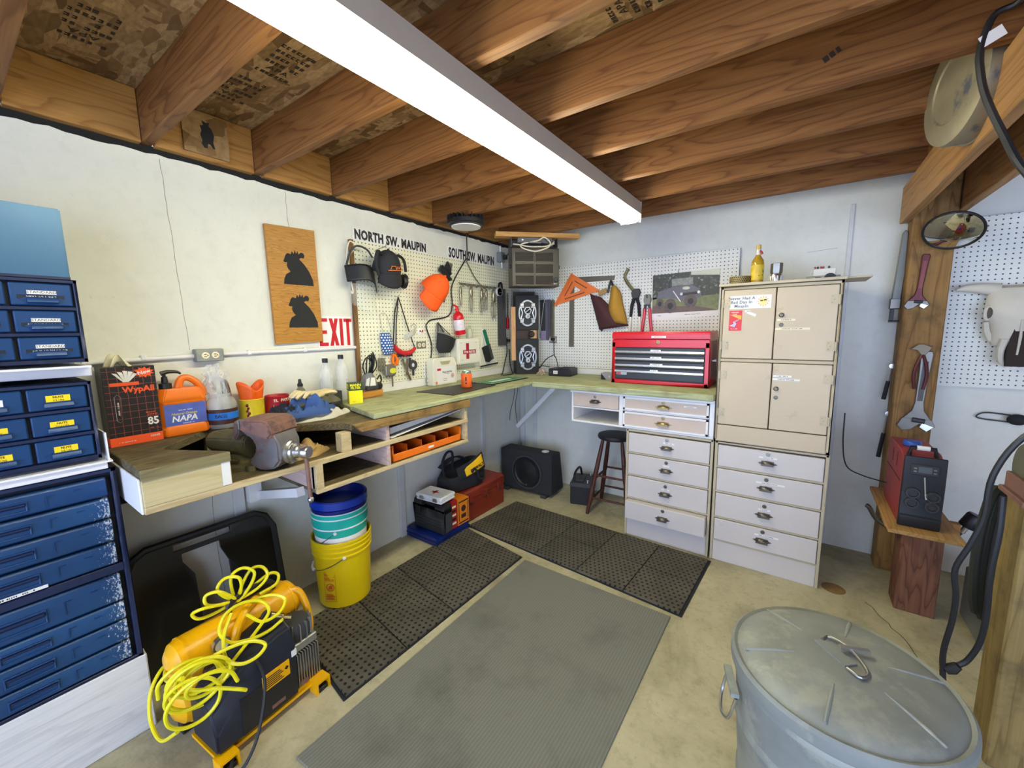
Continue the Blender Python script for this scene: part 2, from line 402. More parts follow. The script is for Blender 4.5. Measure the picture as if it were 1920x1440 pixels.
# furring strips on the wall below the bench and at the corner
m_strip = paint('pale_strip', S(214, 214, 212), .5)
for i, y in enumerate((-2.53, -1.53, -.61)):
    mb = MB().box(0, y-.025, 0, .02, y+.025, 1.0)
    mb.build('furring_strip', m_strip, wl, bevel=.003)
for x in (.02, .16):
    MB().box(x, -.022, 0, x+.035, 0, 1.02).build('furring_strip', m_strip, wb, bevel=.003)
for pts_ in (((3.02, -.9), (2.9, -1.3), (2.82, -1.75)), ((2.62, -.62), (2.75, -.9), (2.83, -1.2))):      # hairline cracks in the slab
    mb = MB()
    q = jag(pts_[0], pts_[1], 8, .012)+jag(pts_[1], pts_[2], 8, .012)[1:]
    for (a_, b_), (c_, d_) in zip(q[:-1], q[1:]): mb.beam((a_, b_, .0004), (c_, d_, .0004), .003, .0008)
    mb.build('floor_crack', paint('slab_crack', (.06, .055, .045), .9), bpy.data.objects['floor'], smooth=False)
# ceiling: strand board deck with joists and end blocking as its pieces
JY = [-.33, -.73, -1.115, -1.495, -1.885, -2.285, -2.70, -3.095, -3.50, -3.90, -4.31, -4.72, -5.12, -5.5]
JB, JT = 2.23, 2.425
ce = struct(MB().box(-.2, -5.6, JT, 6.0, .2, JT+.02), 'ceiling', m_osb)
jm = None
for y in JY:
    if jm is None:
        jm = MB().box(-.19, -.040, JB, 2.86, 0, JT).build('joist', m_joist, ce, bevel=.003); o = jm
    else: o = jm.copy(); COL.objects.link(o)
    o.location = (0, y, 0)
for a, b in zip(JY[1:], JY[:-1]):
    o = MB().box(.0, a+.002, JB-.006, .04, b-.042, JT-.002).build('blocking', m_joisty, ce, bevel=.002)
    MB().box(2.70, a+.002, JB+.002, 2.74, b-.042, JT-.002).build('blocking', m_joisty, ce, bevel=.002)
MB().box(0, JY[0]+.002, JB-.006, .04, -.002, JT-.002).build('blocking', m_joisty, ce)
# printed grade stamps on the deck, seen from below
def stamp(x, y, s, rot, flip=1):
    for k in range(6):
        if k == 1: txt('APA', .05*s, m_ink, ce, (x+.05*s*k, y, JT-.0009), 'grade_stamp', rot=rot, face='bottom')
        else: scrib(7, .034*s, m_ink, ce, (x+.05*s*k, y, JT-.0009), 'grade_stamp', rot=rot, face='bottom', ext=.0008)
for x, y, s, r in ((.25, -2.92, .8, H), (.62, -2.9, .8, H), (.25, -2.5, .8, H), (.55, -2.46, .8, -H), (.7, -2.1, .7, H), (.4, -1.68, .7, H), (1.7, -2.0, .7, H), (2.2, -2.02, .7, -H)):
    stamp(x, y, s, r)
scrib(3, .03, m_ink, ce, (2.27, JY[3]-.0405, 2.33), 'grade_stamp', rot=.5, ext=.0006)
# ---------------------------------------------------------------- double beam on posts at the right
t = thing('timber_beam', 'brown timber beam the ceiling joists rest on, above the locker side', 'beam', (2.72, -2.8, 2.03))
MB((2.72, -2.8, 2.03)).box(2.665, -5.6, 2.03, 2.705, -.05, JB).build('beam_plank', m_beam, t, bevel=.003)
t = thing('timber_beam', 'shadowed timber beam nearest the white pegboard wall at right', 'beam', (2.90, -2.8, 2.03))
MB((2.90, -2.8, 2.03)).box(2.88, -5.6, 2.05, 2.92, -.05, JB+.02).build('beam_plank', m_beam, t, bevel=.003)
MB((2.90, -2.8, 2.03)).box(2.86, -5.6, JB+.02, 6.0, .0, JB+.03).build('soffit_board', m_joist, t)
solo(MB().box(-.085, -.07, 0, .085, .07, 2.05+.19), 'timber_post', m_post, 'brown timber post with wrenches hung on it beside the white wall', 'post', (2.788, -.112, 0), bevel=.005)
solo(MB().box(-.012, -.01, 0, .012, .0, 2.19), 'wall_batten', m_strip, 'narrow white vertical batten on the back wall beside the tall locker', 'batten', (2.455, 0, 0), bevel=.003)
# osb plaque with a small black figure on the blocking
t = thing('strand_board_plaque', 'small strand board square with black stencil between ceiling joists', 'plaque', (.043, -2.52, JB+.01), H)
MB().box(-.085, -.012, 0, .085, 0, .17).build('board', m_osb, t)
MB().prism([(-.02, .045), (-.012, .03), (0, .03), (.004, .05), (.012, .05), (.022, .035), (.03, .035), (.024, .06), (.03, .09), (.022, .115), (.012, .125), (.016, .14), (.004, .135), (-.012, .14), (-.008, .122), (-.02, .118), (-.016, .1), (-.022, .08), (-.016, .06)], 'xz', -.0135, -.012).build('stencil', m_blackm, t)
# ---------------------------------------------------------------- lights of the room
FX = 1.335
t = thing('fluorescent_fixture', 'long white strip light with two glowing tubes under the joists', 'light', (FX, -1.98, 2.14))
y0, y1 = -3.23, -.73
mb = MB((FX, -1.98, 2.14)).prism([(FX-.062, 2.222), (FX+.062, 2.222), (FX+.066, 2.150), (FX+.03, 2.146), (FX+.018, 2.165), (FX-.018, 2.165), (FX-.03, 2.146), (FX-.066, 2.150)], 'xz', y0, y1)
mb.build('housing', paint('beige_housing', S(196, 188, 176), .4, var=.04), t)
MB((FX, -1.98, 2.14)).box(FX-.064, y1, 2.105, FX+.064, y1+.004, 2.224).build('end_plate', m_whitem, t)
MB((FX, -1.98, 2.14)).box(FX-.064, y0-.004, 2.105, FX+.064, y0, 2.224).build('end_plate', m_whitem, t)
for dx in (-.038, .038):
    MB((FX, -1.98, 2.14)).cyl((FX+dx, y0+.03, 2.122), (FX+dx, y1-.02, 2.122), .019, n=20).build('tube', m_tube, t)
    for yy, s in ((y0+.03, -1), (y1-.02, 1)):
        MB((FX, -1.98, 2.14)).cyl((FX+dx, yy, 2.122), (FX+dx, yy+s*.02, 2.122), .017, n=16).build('lamp_holder', m_whitem, t)
# round high-bay lamp hanging from the joists above the signs
t = thing('high_bay_lamp', 'round black finned ceiling lamp hanging by a hook above the signs', 'light', (.30, -1.095, 2.19))
mb = MB().lathe([(.0, .055), (.06, .055), (.075, .04), (.115, .03), (.125, .02), (.127, -.005), (.118, -.012), (.105, -.012)], n=40)
mb.build('housing', m_black, t)
for k in range(24):
    a = 2*PI*k/24
    MB().rbox((.10*math.cos(a), .10*math.sin(a), .035), (.06, .004, .03), (0, 0, a)).build('fin', m_black, t)
MB().lathe([(0, -.024), (.100, -.0235), (.1035, -.012)], n=40).build('diffuser', paint('frosted_lens', S(236, 236, 230), .4), t)
MB().lathe([(.104, -.018), (.112, -.018), (.112, -.008), (.104, -.008), (.104, -.018)], n=40).build('lens_ring', m_dark, t)
MB().tube([(0, 0, .05), (0, 0, .075), (.014, 0, .09), (0, 0, .105), (-.012, 0, .095)], .004, 8, sm=5).build('hook', m_steeld, t)
MB().tube([(.03, .0, .05), (.05, .01, .10), (.02, .02, .13), (-.02, .0, .10), (-.05, .0, .12), (-.02, .02, .15), (.0, .03, .17)], .004, 6, sm=5).build('lamp_cord', m_black, t)
m_tan = paint('tan_enamel', S(200, 182, 152), .42, var=.05, scale=4, wear=S(182, 162, 134), wearamt=.68, wscale=6, bump=.06)
m_tand = paint('tan_frame', S(190, 176, 146), .5, var=.07, wear=S(120, 104, 80), wearamt=.72, wscale=30)
m_pinkwood = paint('pinkish_drawer_face', S(206, 186, 170), .5, var=.07, scale=5)
m_lav = paint('pale_drawer_enamel', S(208, 200, 194), .42, var=.04, scale=3, wear=S(190, 180, 172), wearamt=.7, wscale=6)
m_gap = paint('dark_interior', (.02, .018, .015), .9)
m_green = wood('green_stained_plank', S(150, 158, 118), S(190, 194, 150), 'x', .65, 7, 9, .5, stain=S(140, 132, 96), stainamt=.6)
m_greeny = wood('green_stained_plank_long', S(150, 158, 118), S(190, 194, 150), 'y', .65, 7, 9, .5, stain=S(140, 132, 96), stainamt=.6)
m_paper = paint('white_paper', S(238, 236, 232), .6, var=.02)
m_cream = paint('cream_paper', S(240, 228, 196), .6, var=.03)
def pull(parent, x, z, mat, wd=.085):
    """cup pull with its two ears, on a face at y = 0 looking to -y"""
    mb = MB().sph((0, 0, 0), (wd*.36, .022, .022), 18, 8)
    mb = MB()
    n = 14; rows = []
    for i in range(7):
        ph = H*i/6
        rows.append([(x+wd*.38*math.cos(ph)*math.cos(a) if 0 else x+wd*.38*math.cos(a), -.003-.022*math.sin(ph)*abs(math.sin(a)), z+.016*math.cos(ph)*abs(math.sin(a))) for a in [PI*k/n for k in range(n+1)]])
    vs = [q for r in rows for q in r]; fs = []
    for i in range(6):
        for j in range(n): fs.append((i*(n+1)+j, i*(n+1)+j+1, (i+1)*(n+1)+j+1, (i+1)*(n+1)+j))
    mb.add(vs, fs)
    mb.prism([(x-wd*.36, z-.006), (x-wd*.36, z+.014), (x+wd*.36, z+.014), (x+wd*.36, z-.006)], 'xz', -.006, 0)
    mb.box(x-wd*.36, -.026, z-.010, x+wd*.36, -.020, z+.002)
    for sgn in (-1, 1): mb.prism([(x+sgn*wd*.34, z-.008), (x+sgn*wd*.34, z+.008), (x+sgn*wd*.56, z)], 'xz', -.004, 0)
    return mb.build('cup_pull', mat, parent)
def lock(parent, x, z, mat, r=.009):
    return MB().lathe([(r*1.25, 0), (r*1.25, .003), (r*.9, .004), (r*.55, .0035), (r*.5, .006), (0, .006)], (x, 0, z), 18, 'y').build('lock', mat, parent)
def paperlab(parent, x, z, w_, h_=.009, mat=None, tx=None, rot=0.0, y=-.0006):
    o = MB().rbox((x, y, z), (w_, .0008, h_), (0, -rot, 0)).build('paper_label', mat or m_paper, parent)
    if tx: scrib(int(w_/h_/.5*.8), h_*.62, m_ink, o, (x, y-.0005, z), rot=rot)
    return o
# ---------------------------------------------------------------- green worktops
t = thing('worktop', 'green-stained plank worktop along the back wall under the red tool chest', 'worktop', (1.2, -.34, 1.02))
MB((1.2, -.34, 1.02)).box(.005, -.345, 1.02, 1.850, -.003, 1.06).build('plank', m_green, t, bevel=.004)
MB((1.2, -.34, 1.02)).box(.573, -.69, 1.02, 1.850, -.3465, 1.06).build('plank', m_green, t, bevel=.004)
t = thing('worktop', 'green-stained plank worktop along the left wall below the street signs', 'worktop', (.29, -1.2, 1.02))
MB((.29, -1.2, 1.02)).prism([(.005, -2.0), (.005, -.348), (.285, -.348), (.285, -2.055)], 'xy', 1.0345, 1.06).build('plank', m_greeny, t, bevel=.004)
MB((.29, -1.2, 1.02)).prism([(.2865, -2.055), (.2865, -.348), (.572, -.348), (.572, -2.12)], 'xy', 1.0345, 1.06).build('plank', m_greeny, t, bevel=.004)
# ---------------------------------------------------------------- white framed drawer unit under the back worktop
F = -.63
t = thing('drawer_unit', 'white framed drawer unit with open cubby hung under back worktop', 'drawers', (1.37, F, .776))
def fr(*b, mat=m_white, name='frame_rail', bv=.003): return MB((1.37, F, .776)).box(*b).build(name, mat, t, bevel=bv)
fr(.885, F, 1.0, 1.85, -.02, 1.019, name='top_board'); fr(.878, F-.012, .998, 1.85, F+.01, 1.019)
fr(.885, F, .776, 1.85, -.02, .79, name='bottom_board')
fr(.885, F, .79, .90, -.02, 1.0, name='side_panel'); fr(1.25, F, .79, 1.28, -.02, 1.0, name='partition'); fr(1.822, F, .79, 1.85, -.02, 1.0, name='side_panel')
fr(.90, F, .885, 1.25, -.02, .897, name='shelf'); fr(1.28, F, .898, 1.822, F+.02, .908)
fr(.90, -.03, .79, 1.25, -.02, .885, mat=m_tand, name='back_panel')
for (x0, x1, z0, z1, mm, hx) in ((.903, 1.247, .899, .998, m_pinkwood, 1.075), (1.283, 1.819, .910, .997, m_pinkwood, 1.55), (1.283, 1.819, .792, .896, m_pinkwood, 1.55)):
    cx = (x0+x1)/2
    d = MB((cx, F, z0)).box(x0, F-.004, z0, x1, F+.3, z1).build('drawer', mm, t, bevel=.002); d.location = (cx-1.37, 0, z0-.776)
    if x0 > 1.2:
        for bb in ((x0, z0, x1, z0+.012), (x0, z1-.012, x1, z1), (x0, z0, x0+.012, z1), (x1-.012, z0, x1, z1)):
            MB((cx, F, z0)).box(bb[0], F-.009, bb[1], bb[2], F-.004, bb[3]).build('face_trim', m_white, d)
    e = pull(d, hx-cx, (z1-z0)*.42, m_brass if x0 > 1.2 else m_bronze, .10 if x0 > 1.2 else .085); e.location.y = -.004
    e = lock(d, hx-cx, (z1-z0)*.78, m_brass if x0 > 1.2 else m_steeld); e.location.y = -.004
    if z0 > .9 and x0 > 1.2:
        e = paperlab(d, .16, .055, .075, .009, tx='ELECTRICAL'); e.location.y = -.004
# ---------------------------------------------------------------- lower drawer cabinet (left) and locker base (right)
def drawer_cab(name, label, x0, x1, zs, out, labs, mat, base_out=0.0, cat='cabinet', mats=None):
    cx = (x0+x1)/2
    t = thing(name, label, cat, (cx, F, 0))
    mb = MB((cx, F, 0)).box(x0, F+.005, 0, x0+.014, -.02, .772).box(x1-.014, F+.005, 0, x1, -.02, .772).box(x0, F+.005, .758, x1, -.02, .772).box(x0, -.03, 0, x1, -.02, .77)
    mb.build('carcass', m_tand, t, bevel=.002)
    MB((cx, F, 0)).box(x0+.014, F+.012, 0, x1-.014, F+.03, zs[-1]-.004).build('kick_plate', m_lav, t, bevel=.002)
    for i in range(4):
        z1, z0 = zs[i], zs[i+1]
        MB((cx, F, 0)).box(x0+.014, F+.006, z0-.004, x1-.014, F+.4, z0+.008).build('drawer_rail', m_tand, t)
        d = MB((cx, F, z0)).box(x0+.017, F-.002-out[i], z0+.009, x1-.017, F+.35, z1-.008).build('drawer', mat, t, bevel=.003); d.location = (0, 0, z0)
        e = pull(d, 0, (z1-z0)*.46, m_bronze); e.location.y = -.002-out[i]
        e = lock(d, 0, (z1-z0)*.46+.055, m_bronze if i else m_steeld); e.location.y = -.002-out[i]
        if labs[i]:
            e = paperlab(d, labs[i][1], (z1-z0)*.46+.033, labs[i][0], .010, tx=labs[i][2]); e.location.y = -.002-out[i]
    return t
drawer_cab('drawer_cabinet', 'pale four-drawer cabinet with bottom drawer ajar beside the stool', 1.308, 1.852, [.757, .608, .45, .283, .14], [0, 0, 0, .045], [(.07, .01, 'DRILL BITS'), (.04, .0, ''), (.05, .0, 'TAPS'), None], m_lav)
drawer_cab('drawer_cabinet', 'tan four-drawer base cabinet standing under the two-tier locker', 1.864, 2.415, [.757, .61, .453, .287, .134], [0, 0, 0, 0], [(.09, 0, 'FASTENERS'), (.14, .02, 'WELDING  ELECTRICAL'), (.06, 0, 'HOSE'), (.12, .02, 'PLUMBING PARTS')], m_lav)
# ---------------------------------------------------------------- locker
cx = 2.13
t = thing('locker', 'tan steel locker with four hinged doors standing on drawer base', 'locker', (cx, F, .772))
o_ = (cx, F, .772)
mb = MB(o_).box(1.852, F, .772, 1.866, -.05, 1.69).box(2.396, F, .772, 2.41, -.05, 1.69).box(1.852, F, 1.672, 2.41, -.05, 1.69).box(1.852, -.06, .772, 2.41, -.05, 1.69).box(1.852, F, .772, 2.41, -.05, .79)
mb.box(1.866, F, 1.258, 2.396, F+.25, 1.276)
mb.build('body', m_tand, t, bevel=.003)
MB(o_).box(1.868, F-.003, .776, 2.395, F+.01, .876).build('lower_panel', m_tan, t, bevel=.003)
for (x0, x1, z0, z1, side, kz) in ((1.869, 2.122, 1.279, 1.669, -1, None), (2.127, 2.393, 1.279, 1.669, 1, (1.521, 1.468)), (1.869, 2.126, .881, 1.255, -1, None), (2.131, 2.393, .881, 1.255, 1, (1.115, 1.066))):
    dx = (x0+x1)/2
    d = MB((dx, F, z0)).box(x0, F-.004, z0, x1, F+.016, z1).build('door', m_tan, t, bevel=.003); d.location = (dx-cx, 0, z0-.772)
    hx = x0 if side < 0 else x1
    for hz in (z0+.075, z1-.075):
        hm = MB((dx, F, z0))
        hm.box(hx-side*.034, F-.0065, hz-.026, hx, F-.004, hz+.026)
        hm.cyl((hx+side*.004, F-.008, hz-.024), (hx+side*.004, F-.008, hz+.024), .0055, n=10)
        for sz in (-.016, 0, .016): hm.sph((hx-side*(.018+.008*(sz != 0)), F-.0065, hz+sz), .003, 8, 4)
        hm.build('hinge', m_tand, d)
    if kz:
        MB((dx, F, z0)).lathe([(.013, 0), (.013, .003), (.008, .006), (.010, .012), (.008, .016), (0, .017)], (2.153, F-.004, kz[0]), 18, 'y').build('knob', m_bronze, d)
        MB((dx, F, z0)).lathe([(.011, 0), (.011, .003), (.006, .004), (.006, .006), (0, .006)], (2.155, F-.004, kz[1]), 18, 'y').build('lock', m_bronze, d)
        if z0 > 1.2:
            e = paperlab(d, 2.176-dx, 1.495-z0, .082, .011, m_cream, 'CLEANERS'); e.location.y = -.004
            e = paperlab(d, 2.206-dx, 1.446-z0, .155, .011, m_cream, 'GLUE   LUBRICANTS   ADHESIVES'); e.location.y = -.004
        else:
            e = paperlab(d, 2.178-dx, 1.186-z0, .085, .011, None, 'PAINT  BRUSH'); e.location.y = -.004
            e = paperlab(d, 2.196-dx, 1.168-z0, .125, .011, None, 'SPRAY PAINT  MASKING TAPE'); e.location.y = -.004
    elif z0 > 1.2:                                            # stickers on the upper left door
        s = MB((dx, F, z0)).box(1.90, F-.0052, 1.562, 2.102, F-.004, 1.635).build('bumper_sticker', m_paper, d, smooth=False)
        gi = paint('grey_ink', S(84, 90, 104), .6)
        for k, q in enumerate(('Never Had A', 'Bad Day In', 'Maupin')):
            txt(q, .0225, gi, s, (1.958-dx, -.0056, 1.620-z0-.0215*k), ext=.0002, bold=.0004, sp=1.08)
        sun = paint('sun_orange', S(246, 178, 74), .6); sy = paint('sun_yellow', S(250, 222, 130), .6)
        scx, scz = 2.064, 1.600
        for k in range(12):
            a = 2*PI*k/12
            MB((dx, F, z0)).prism([(scx+.020*math.cos(a-.16), scz+.020*math.sin(a-.16)), (scx+.020*math.cos(a+.16), scz+.020*math.sin(a+.16)), (scx+.033*math.cos(a), scz+.033*math.sin(a))], 'xz', -.0056+F, -.0052+F).build('sun_ray', sun, s)
        MB((dx, F, z0)).lathe([(.018, 0), (.018, .0004), (0, .0004)], (scx, F-.0052, scz), 20, 'y').build('sun_face', sy, s)
        MB((dx, F, z0)).rbox((scx-.008, F-.0059, scz+.004), (.014, .0004, .007)).rbox((scx+.009, F-.0059, scz+.007), (.014, .0004, .007), (0, -.15, 0)).build('sunglasses', m_dark, s)
        red = paint('sticker_red', S(214, 56, 62), .5)
        s = MB((dx, F, z0)).box(1.900, F-.0052, 1.438, 1.965, F-.004, 1.553).build('red_decal', red, d, smooth=False)
        MB((dx, F, z0)).prism([(1.903, 1.53), (1.962, 1.50), (1.962, 1.525)], 'xz', F-.0057, F-.0052).build('print_patch', sun, s)
        MB((dx, F, z0)).prism([(1.903, 1.467), (1.925, 1.478), (1.92, 1.487), (1.94, 1.498), (1.958, 1.506), (1.942, 1.494), (1.930, 1.488), (1.938, 1.478), (1.93, 1.458)], 'xz', F-.0057, F-.0052).build('river_print', paint('print_blue', S(190, 196, 232), .5), s)
        scrib(8, .0085, m_paper, s, (1.932-dx, -.0057, 1.542-z0)); scrib(5, .0085, m_paper, s, (1.932-dx, -.0057, 1.531-z0)); scrib(8, .008, m_paper, s, (1.932-dx, -.0057, 1.449-z0))
        mb = MB((dx, F, z0)).rbox((1.989, F-.0046, 1.548), (.026, .0008, .008)).rbox((2.01, F-.0046, 1.533), (.05, .0008, .014), (0, .45, 0)).build('torn_sticker', m_paper, d)
# loose board on the locker and the things standing on it
TZ = 1.706
solo(MB().box(-.29, -.31, 0, .29, .29, .015).box(.29, -.30, .004, .385, -.04, .012), 'cover_board', m_tand, 'thin worn board lying on top of the tan locker', 'board', (2.13, -.34, 1.691), bevel=.002)
mesh_m = dotgrid('perforated_olive_tape', S(150, 130, 78), S(44, 38, 26), .011, .34, 'xz', row_shift=.5)
mb = MB()
def hollow(r0, r1, z0, z1): return [(r0, z0), (r1, z0), (r1, z1), (r0, z1), (r0, z0)]
mb.lathe(hollow(.036, .060, 0, .058), n=40)
solo(mb, 'tape_roll', mesh_m, 'roll of olive perforated tape at the left end of the locker top', 'tape', (1.922, -.42, TZ))
t = thing('liquor_bottle', 'glass liquor bottle with yellow label and red tag on locker', 'bottle', (2.008, -.42, TZ))
MB().lathe([(0, .002), (.031, .002), (.033, .01), (.033, .125), (.030, .145), (.014, .172), (.012, .185), (.012, .212), (0, .212)], n=28).build('glass_body', paint('amber_bottle', S(180, 142, 40), .12, var=.15), t)
MB().lathe(hollow(.0335, .0342, .03, .118), n=28).build('label_band', paint('bottle_label', S(226, 190, 52), .45, var=.35, scale=30, wear=S(60, 100, 52), wearamt=.62, wscale=30), t)
MB().lathe([(.013, .172), (.014, .19), (.014, .205), (.013, .21), (.013, .172)], n=20).build('neck', paint('clear_neck', S(208, 206, 196), .15), t)
MB().lathe([(0, .237), (.013, .235), (.014, .214), (.0125, .206), (0, .206)], n=20).build('cork', paint('bottle_cork', S(206, 176, 92), .6), t)
MB().tube([(.010, -.012, .20), (.016, -.016, .19), (.022, -.014, .178)], [.004, .007, .006], 6, sm=3).build('tag', paint('red_tag', S(176, 44, 38), .5), t)
t = thing('impact_socket', 'large chrome hex socket standing on its end on the locker', 'socket', (2.105, -.42, TZ))
mb = MB().lathe([(0, 0), (.031, 0), (.032, .005), (.032, .045), (.028, .058), (.024, .06), (0, .06)], n=30)
mb.build('drive_end', m_steel, t)
for k in range(10):
    a = 2*PI*k/10; MB().cyl((.031*math.cos(a), .031*math.sin(a), .004), (.031*math.cos(a), .031*math.sin(a), .046), .004, n=8).build('flute', m_steel, t)
MB().lathe([(.027, .058), (.031, .07), (.031, .118), (.027, .12), (0, .12)], n=6).build('hex_head', m_steeld, t)
t = thing('power_supply', 'grey computer power supply with coloured terminals on the locker', 'power supply', (2.325, -.40, TZ))
MB().box(-.075, -.07, 0, .075, .07, .026).build('case', m_galv, t, bevel=.002)
MB().lathe([(.026, 0), (.026, .003), (.022, .003), (.022, .001), (.006, .001), (.006, .003), (0, .003)], (.03, -.07, .012), 20, 'y').build('fan_guard', m_black, t)
MB().box(-.035, -.074, .006, -.01, -.07, .02).build('socket_inlet', m_black, t)
MB().box(-.045, -.05, .026, .055, .05, .066).build('meter_box', m_whitem, t, bevel=.003)
mr = paint('terminal_red', S(150, 40, 46), .4)
for k, (x, mm) in enumerate(((-.038, mr), (-.026, m_black), (-.012, mr), (-.002, mr), (.024, m_black))):
    MB().lathe([(.005, .066), (.005, .078), (.003, .080), (0, .080)], (x, -.03, 0), 12).build('binding_post', mm, t)
MB().tube([(-.05, -.052, .01), (-.056, -.056, .03), (-.052, -.05, .06), (-.035, -.03, .075)], .0018, 6, sm=4).build('lead', m_whitem, t)
# ---------------------------------------------------------------- red tool chest
t = thing('tool_chest', 'red steel tool chest with four black drawers on the green worktop', 'tool chest', (1.44, -.42, 1.061))
m_red = paint('red_enamel', S(206, 18, 34), .3, var=.05, coat=.3)
m_dredside = paint('dark_red_enamel', S(178, 16, 30), .35)
o_ = (1.44, -.42, 1.061)
W = .33
mb = MB().box(-W, 0, 0, -W+.026, .03, .30).box(W-.026, 0, 0, W, .03, .30).box(-W, 0, 0, W, .03, .028).box(-W, 0, .262, W, .03, .318).box(-W, .03, 0, W, .30, .318)
mb.build('case', m_red, t, bevel=.003)
MB().prism([(-.002, .322), (-.002, .358), (.008, .372), (.30, .374), (.302, .322)], 'yz', -W-.002, W+.002).build('lid', m_red, t, bevel=.004, seg=2)
MB().box(-W+.026, .006, .028, W-.026, .03, .262).build('drawer_well', m_black, t)
m_slate = paint('slate_drawer', (.03, .034, .042), .4)
zz0 = [.2145, .166, .119, .034]; zz1 = [.258, .209, .161, .113]
for k, lb in enumerate((.07, .075, .085, .055)):
    d = MB().box(-W+.030, -.001, zz0[k], W-.030, .01, zz1[k]).build('drawer', m_slate, t, bevel=.002)
    h = zz1[k]-.026 if k < 3 else zz1[k]-.022
    MB().prism([(-.001, h-.010), (-.010, h-.010), (-.012, h-.006), (-.010, h+.006), (-.001, h+.008)], 'yz', -W+.026, W-.030).build('pull_rail', metalm('bright_alloy', (.86, .86, .87), .25, .03), d)
    MB().box(-.045, -.0135, h+.004, -.045+lb, -.0125, h+.016).build('paper_label', m_paper, d)
    scrib(int(lb/.0065), .007, m_ink, d, (-.045+lb/2, -.0138, h+.010))
MB().box(-.29, -.0025, .062, -.215, -.001, .083).build('badge', m_steel, t); MB().box(-.286, -.0032, .065, -.258, -.0025, .080).build('badge_panel', m_red, t)
scrib(6, .009, m_steeld, t, (-.236, -.0028, .0725)); scrib(4, .008, m_paper, t, (-.272, -.0034, .0725))
lock(t, 0, .300, m_brass, .011)
MB().box(-.045, -.0032, .330, .055, -.002, .343).build('paper_label', m_paper, t); scrib(14, .007, m_ink, t, (.005, -.0035, .3365))
mb = MB().box(W, .07, .06, W+.002, .26, .31); mb.build('side_plate', paint('pinkish_side', S(150, 110, 108), .4), t)
MB().tube([(W+.002, .11, .175), (W+.022, .11, .175), (W+.022, .19, .175), (W+.002, .19, .175)], .005, 8).build('side_handle', m_steel, t)
for k in range(6): MB().lathe([(.005, .0), (.005, .001), (0, .001)], (W+.002, .15+.0*k, .12+.03*k), 10, 'x').build('rivet', m_steeld, t)
# small silver carton beside the chest
t = thing('carton', 'small silver and black cardboard carton left of the red chest', 'box', (1.02, -.30, 1.061))
MB().box(-.045, 0, 0, .06, .09, .052).build('box', paint('silver_card', S(150, 152, 156), .4), t, bevel=.001)
MB().prism([(-.045, .0), (.0, .0), (-.045, .05)], 'xz', -.0006, 0).build('printed_corner', m_black, t)
scrib(2, .02, m_paper, t, (.035, -.0009, .025))
from mathutils import noise as mnoise
def rag(mb, c, rx, ry, h, seed=0, fold=.35, nu=40, nv=12, base=.004):
    """crumpled cloth heap: polar height field with ragged hem and folds"""
    vs = []; fs = []
    for j in range(nv+1):
        r = j/nv
        for i in range(nu):
            a = 2*PI*i/nu
            k = 1+.22*mnoise.noise(Vector((math.cos(a)*1.3+seed, math.sin(a)*1.3, seed*.7)))+.10*math.sin(5*a+seed)
            x, y = math.cos(a)*r*k, math.sin(a)*r*k
            f = mnoise.noise(Vector((x*3.2+seed, y*3.2, seed)))+.6*mnoise.noise(Vector((x*7+seed, y*7, 2.0)))
            z = base+h*max(0, (1-r**5))*(.75+fold*f*2.2)+max(0, .10*h*f)
            vs.append((c[0]+x*rx, c[1]+y*ry, c[2]+z))
    for j in range(nv):
        for i in range(nu): fs.append((j*nu+i, j*nu+(i+1) % nu, (j+1)*nu+(i+1) % nu, (j+1)*nu+i))
    b = len(vs)
    for i in range(nu): vs.append((vs[nv*nu+i][0], vs[nv*nu+i][1], c[2]))
    for i in range(nu): fs.append((nv*nu+i, nv*nu+(i+1) % nu, b+(i+1) % nu, b+i))
    fs.append(tuple(b+i for i in range(nu-1, -1, -1)))
    return mb.add(vs, fs)
m_dwood = wood('oil_stained_bench', S(66, 58, 42), S(128, 114, 80), 'y', .7, 8, 10, .6, stain=S(70, 64, 46), stainamt=.55)
m_dedge = wood('bench_edge', S(112, 104, 74), S(142, 132, 96), 'y', .7, 5, 9, .5)
m_lumber = wood('pale_lumber', S(188, 166, 122), S(214, 194, 152), 'y', .65, 5, 8, .6, stain=S(150, 126, 84), stainamt=.7)
m_ply = wood('plywood_apron', S(190, 174, 130), S(208, 194, 152), 'y', .65, 5, 6, .5)
m_pinkply = wood('pinkish_plywood', S(190, 160, 150), S(210, 186, 176), 'x', .65, 6, 7, .6)
m_brownb = wood('weathered_edge_board', S(122, 92, 48), S(164, 132, 78), 'y', .7, 6, 8, .5, stain=S(96, 76, 46), stainamt=.6)
# ---------------------------------------------------------------- workbench along the left wall
BT = 1.033
wo = (.28, -2.2, 0)
t = thing('workbench', 'old oil-stained wooden workbench with cubbies and vise notch on left wall', 'workbench', (.28, -2.2, .755))
wo = (.28, -2.2, .755)
def bp(name, mat, *b, bv=.002): return MB(wo).box(*b).build(name, mat, t, bevel=bv)
MB(wo).prism([(.005, -2.985), (.552, -2.985), (.552, -2.735), (.30, -2.872), (.075, -2.64), (.50, -2.235), (.552, -2.235), (.552, -1.42), (.005, -1.42)], 'xy', BT-.034, BT).build('bench_top', m_dwood, t, bevel=.003)
MB(wo).box(.552, -2.985, BT-.036, .562, -2.735, BT-.002).build('edge_strip', m_dedge, t)
MB(wo).prism([(-2.235, BT-.002), (-1.41, BT-.002), (-1.41, BT-.05), (-2.19, BT-.046)], 'yz', .552, .572).build('edge_board', m_brownb, t, bevel=.002)
bp('middle_shelf', m_dwood, .01, -2.985, .884, .54, -2.03, .905); bp('shelf_lip', m_lumber, .54, -2.985, .882, .556, -1.42, .906)
bp('middle_shelf', m_dwood, .01, -2.03, .884, .54, -1.42, .905)
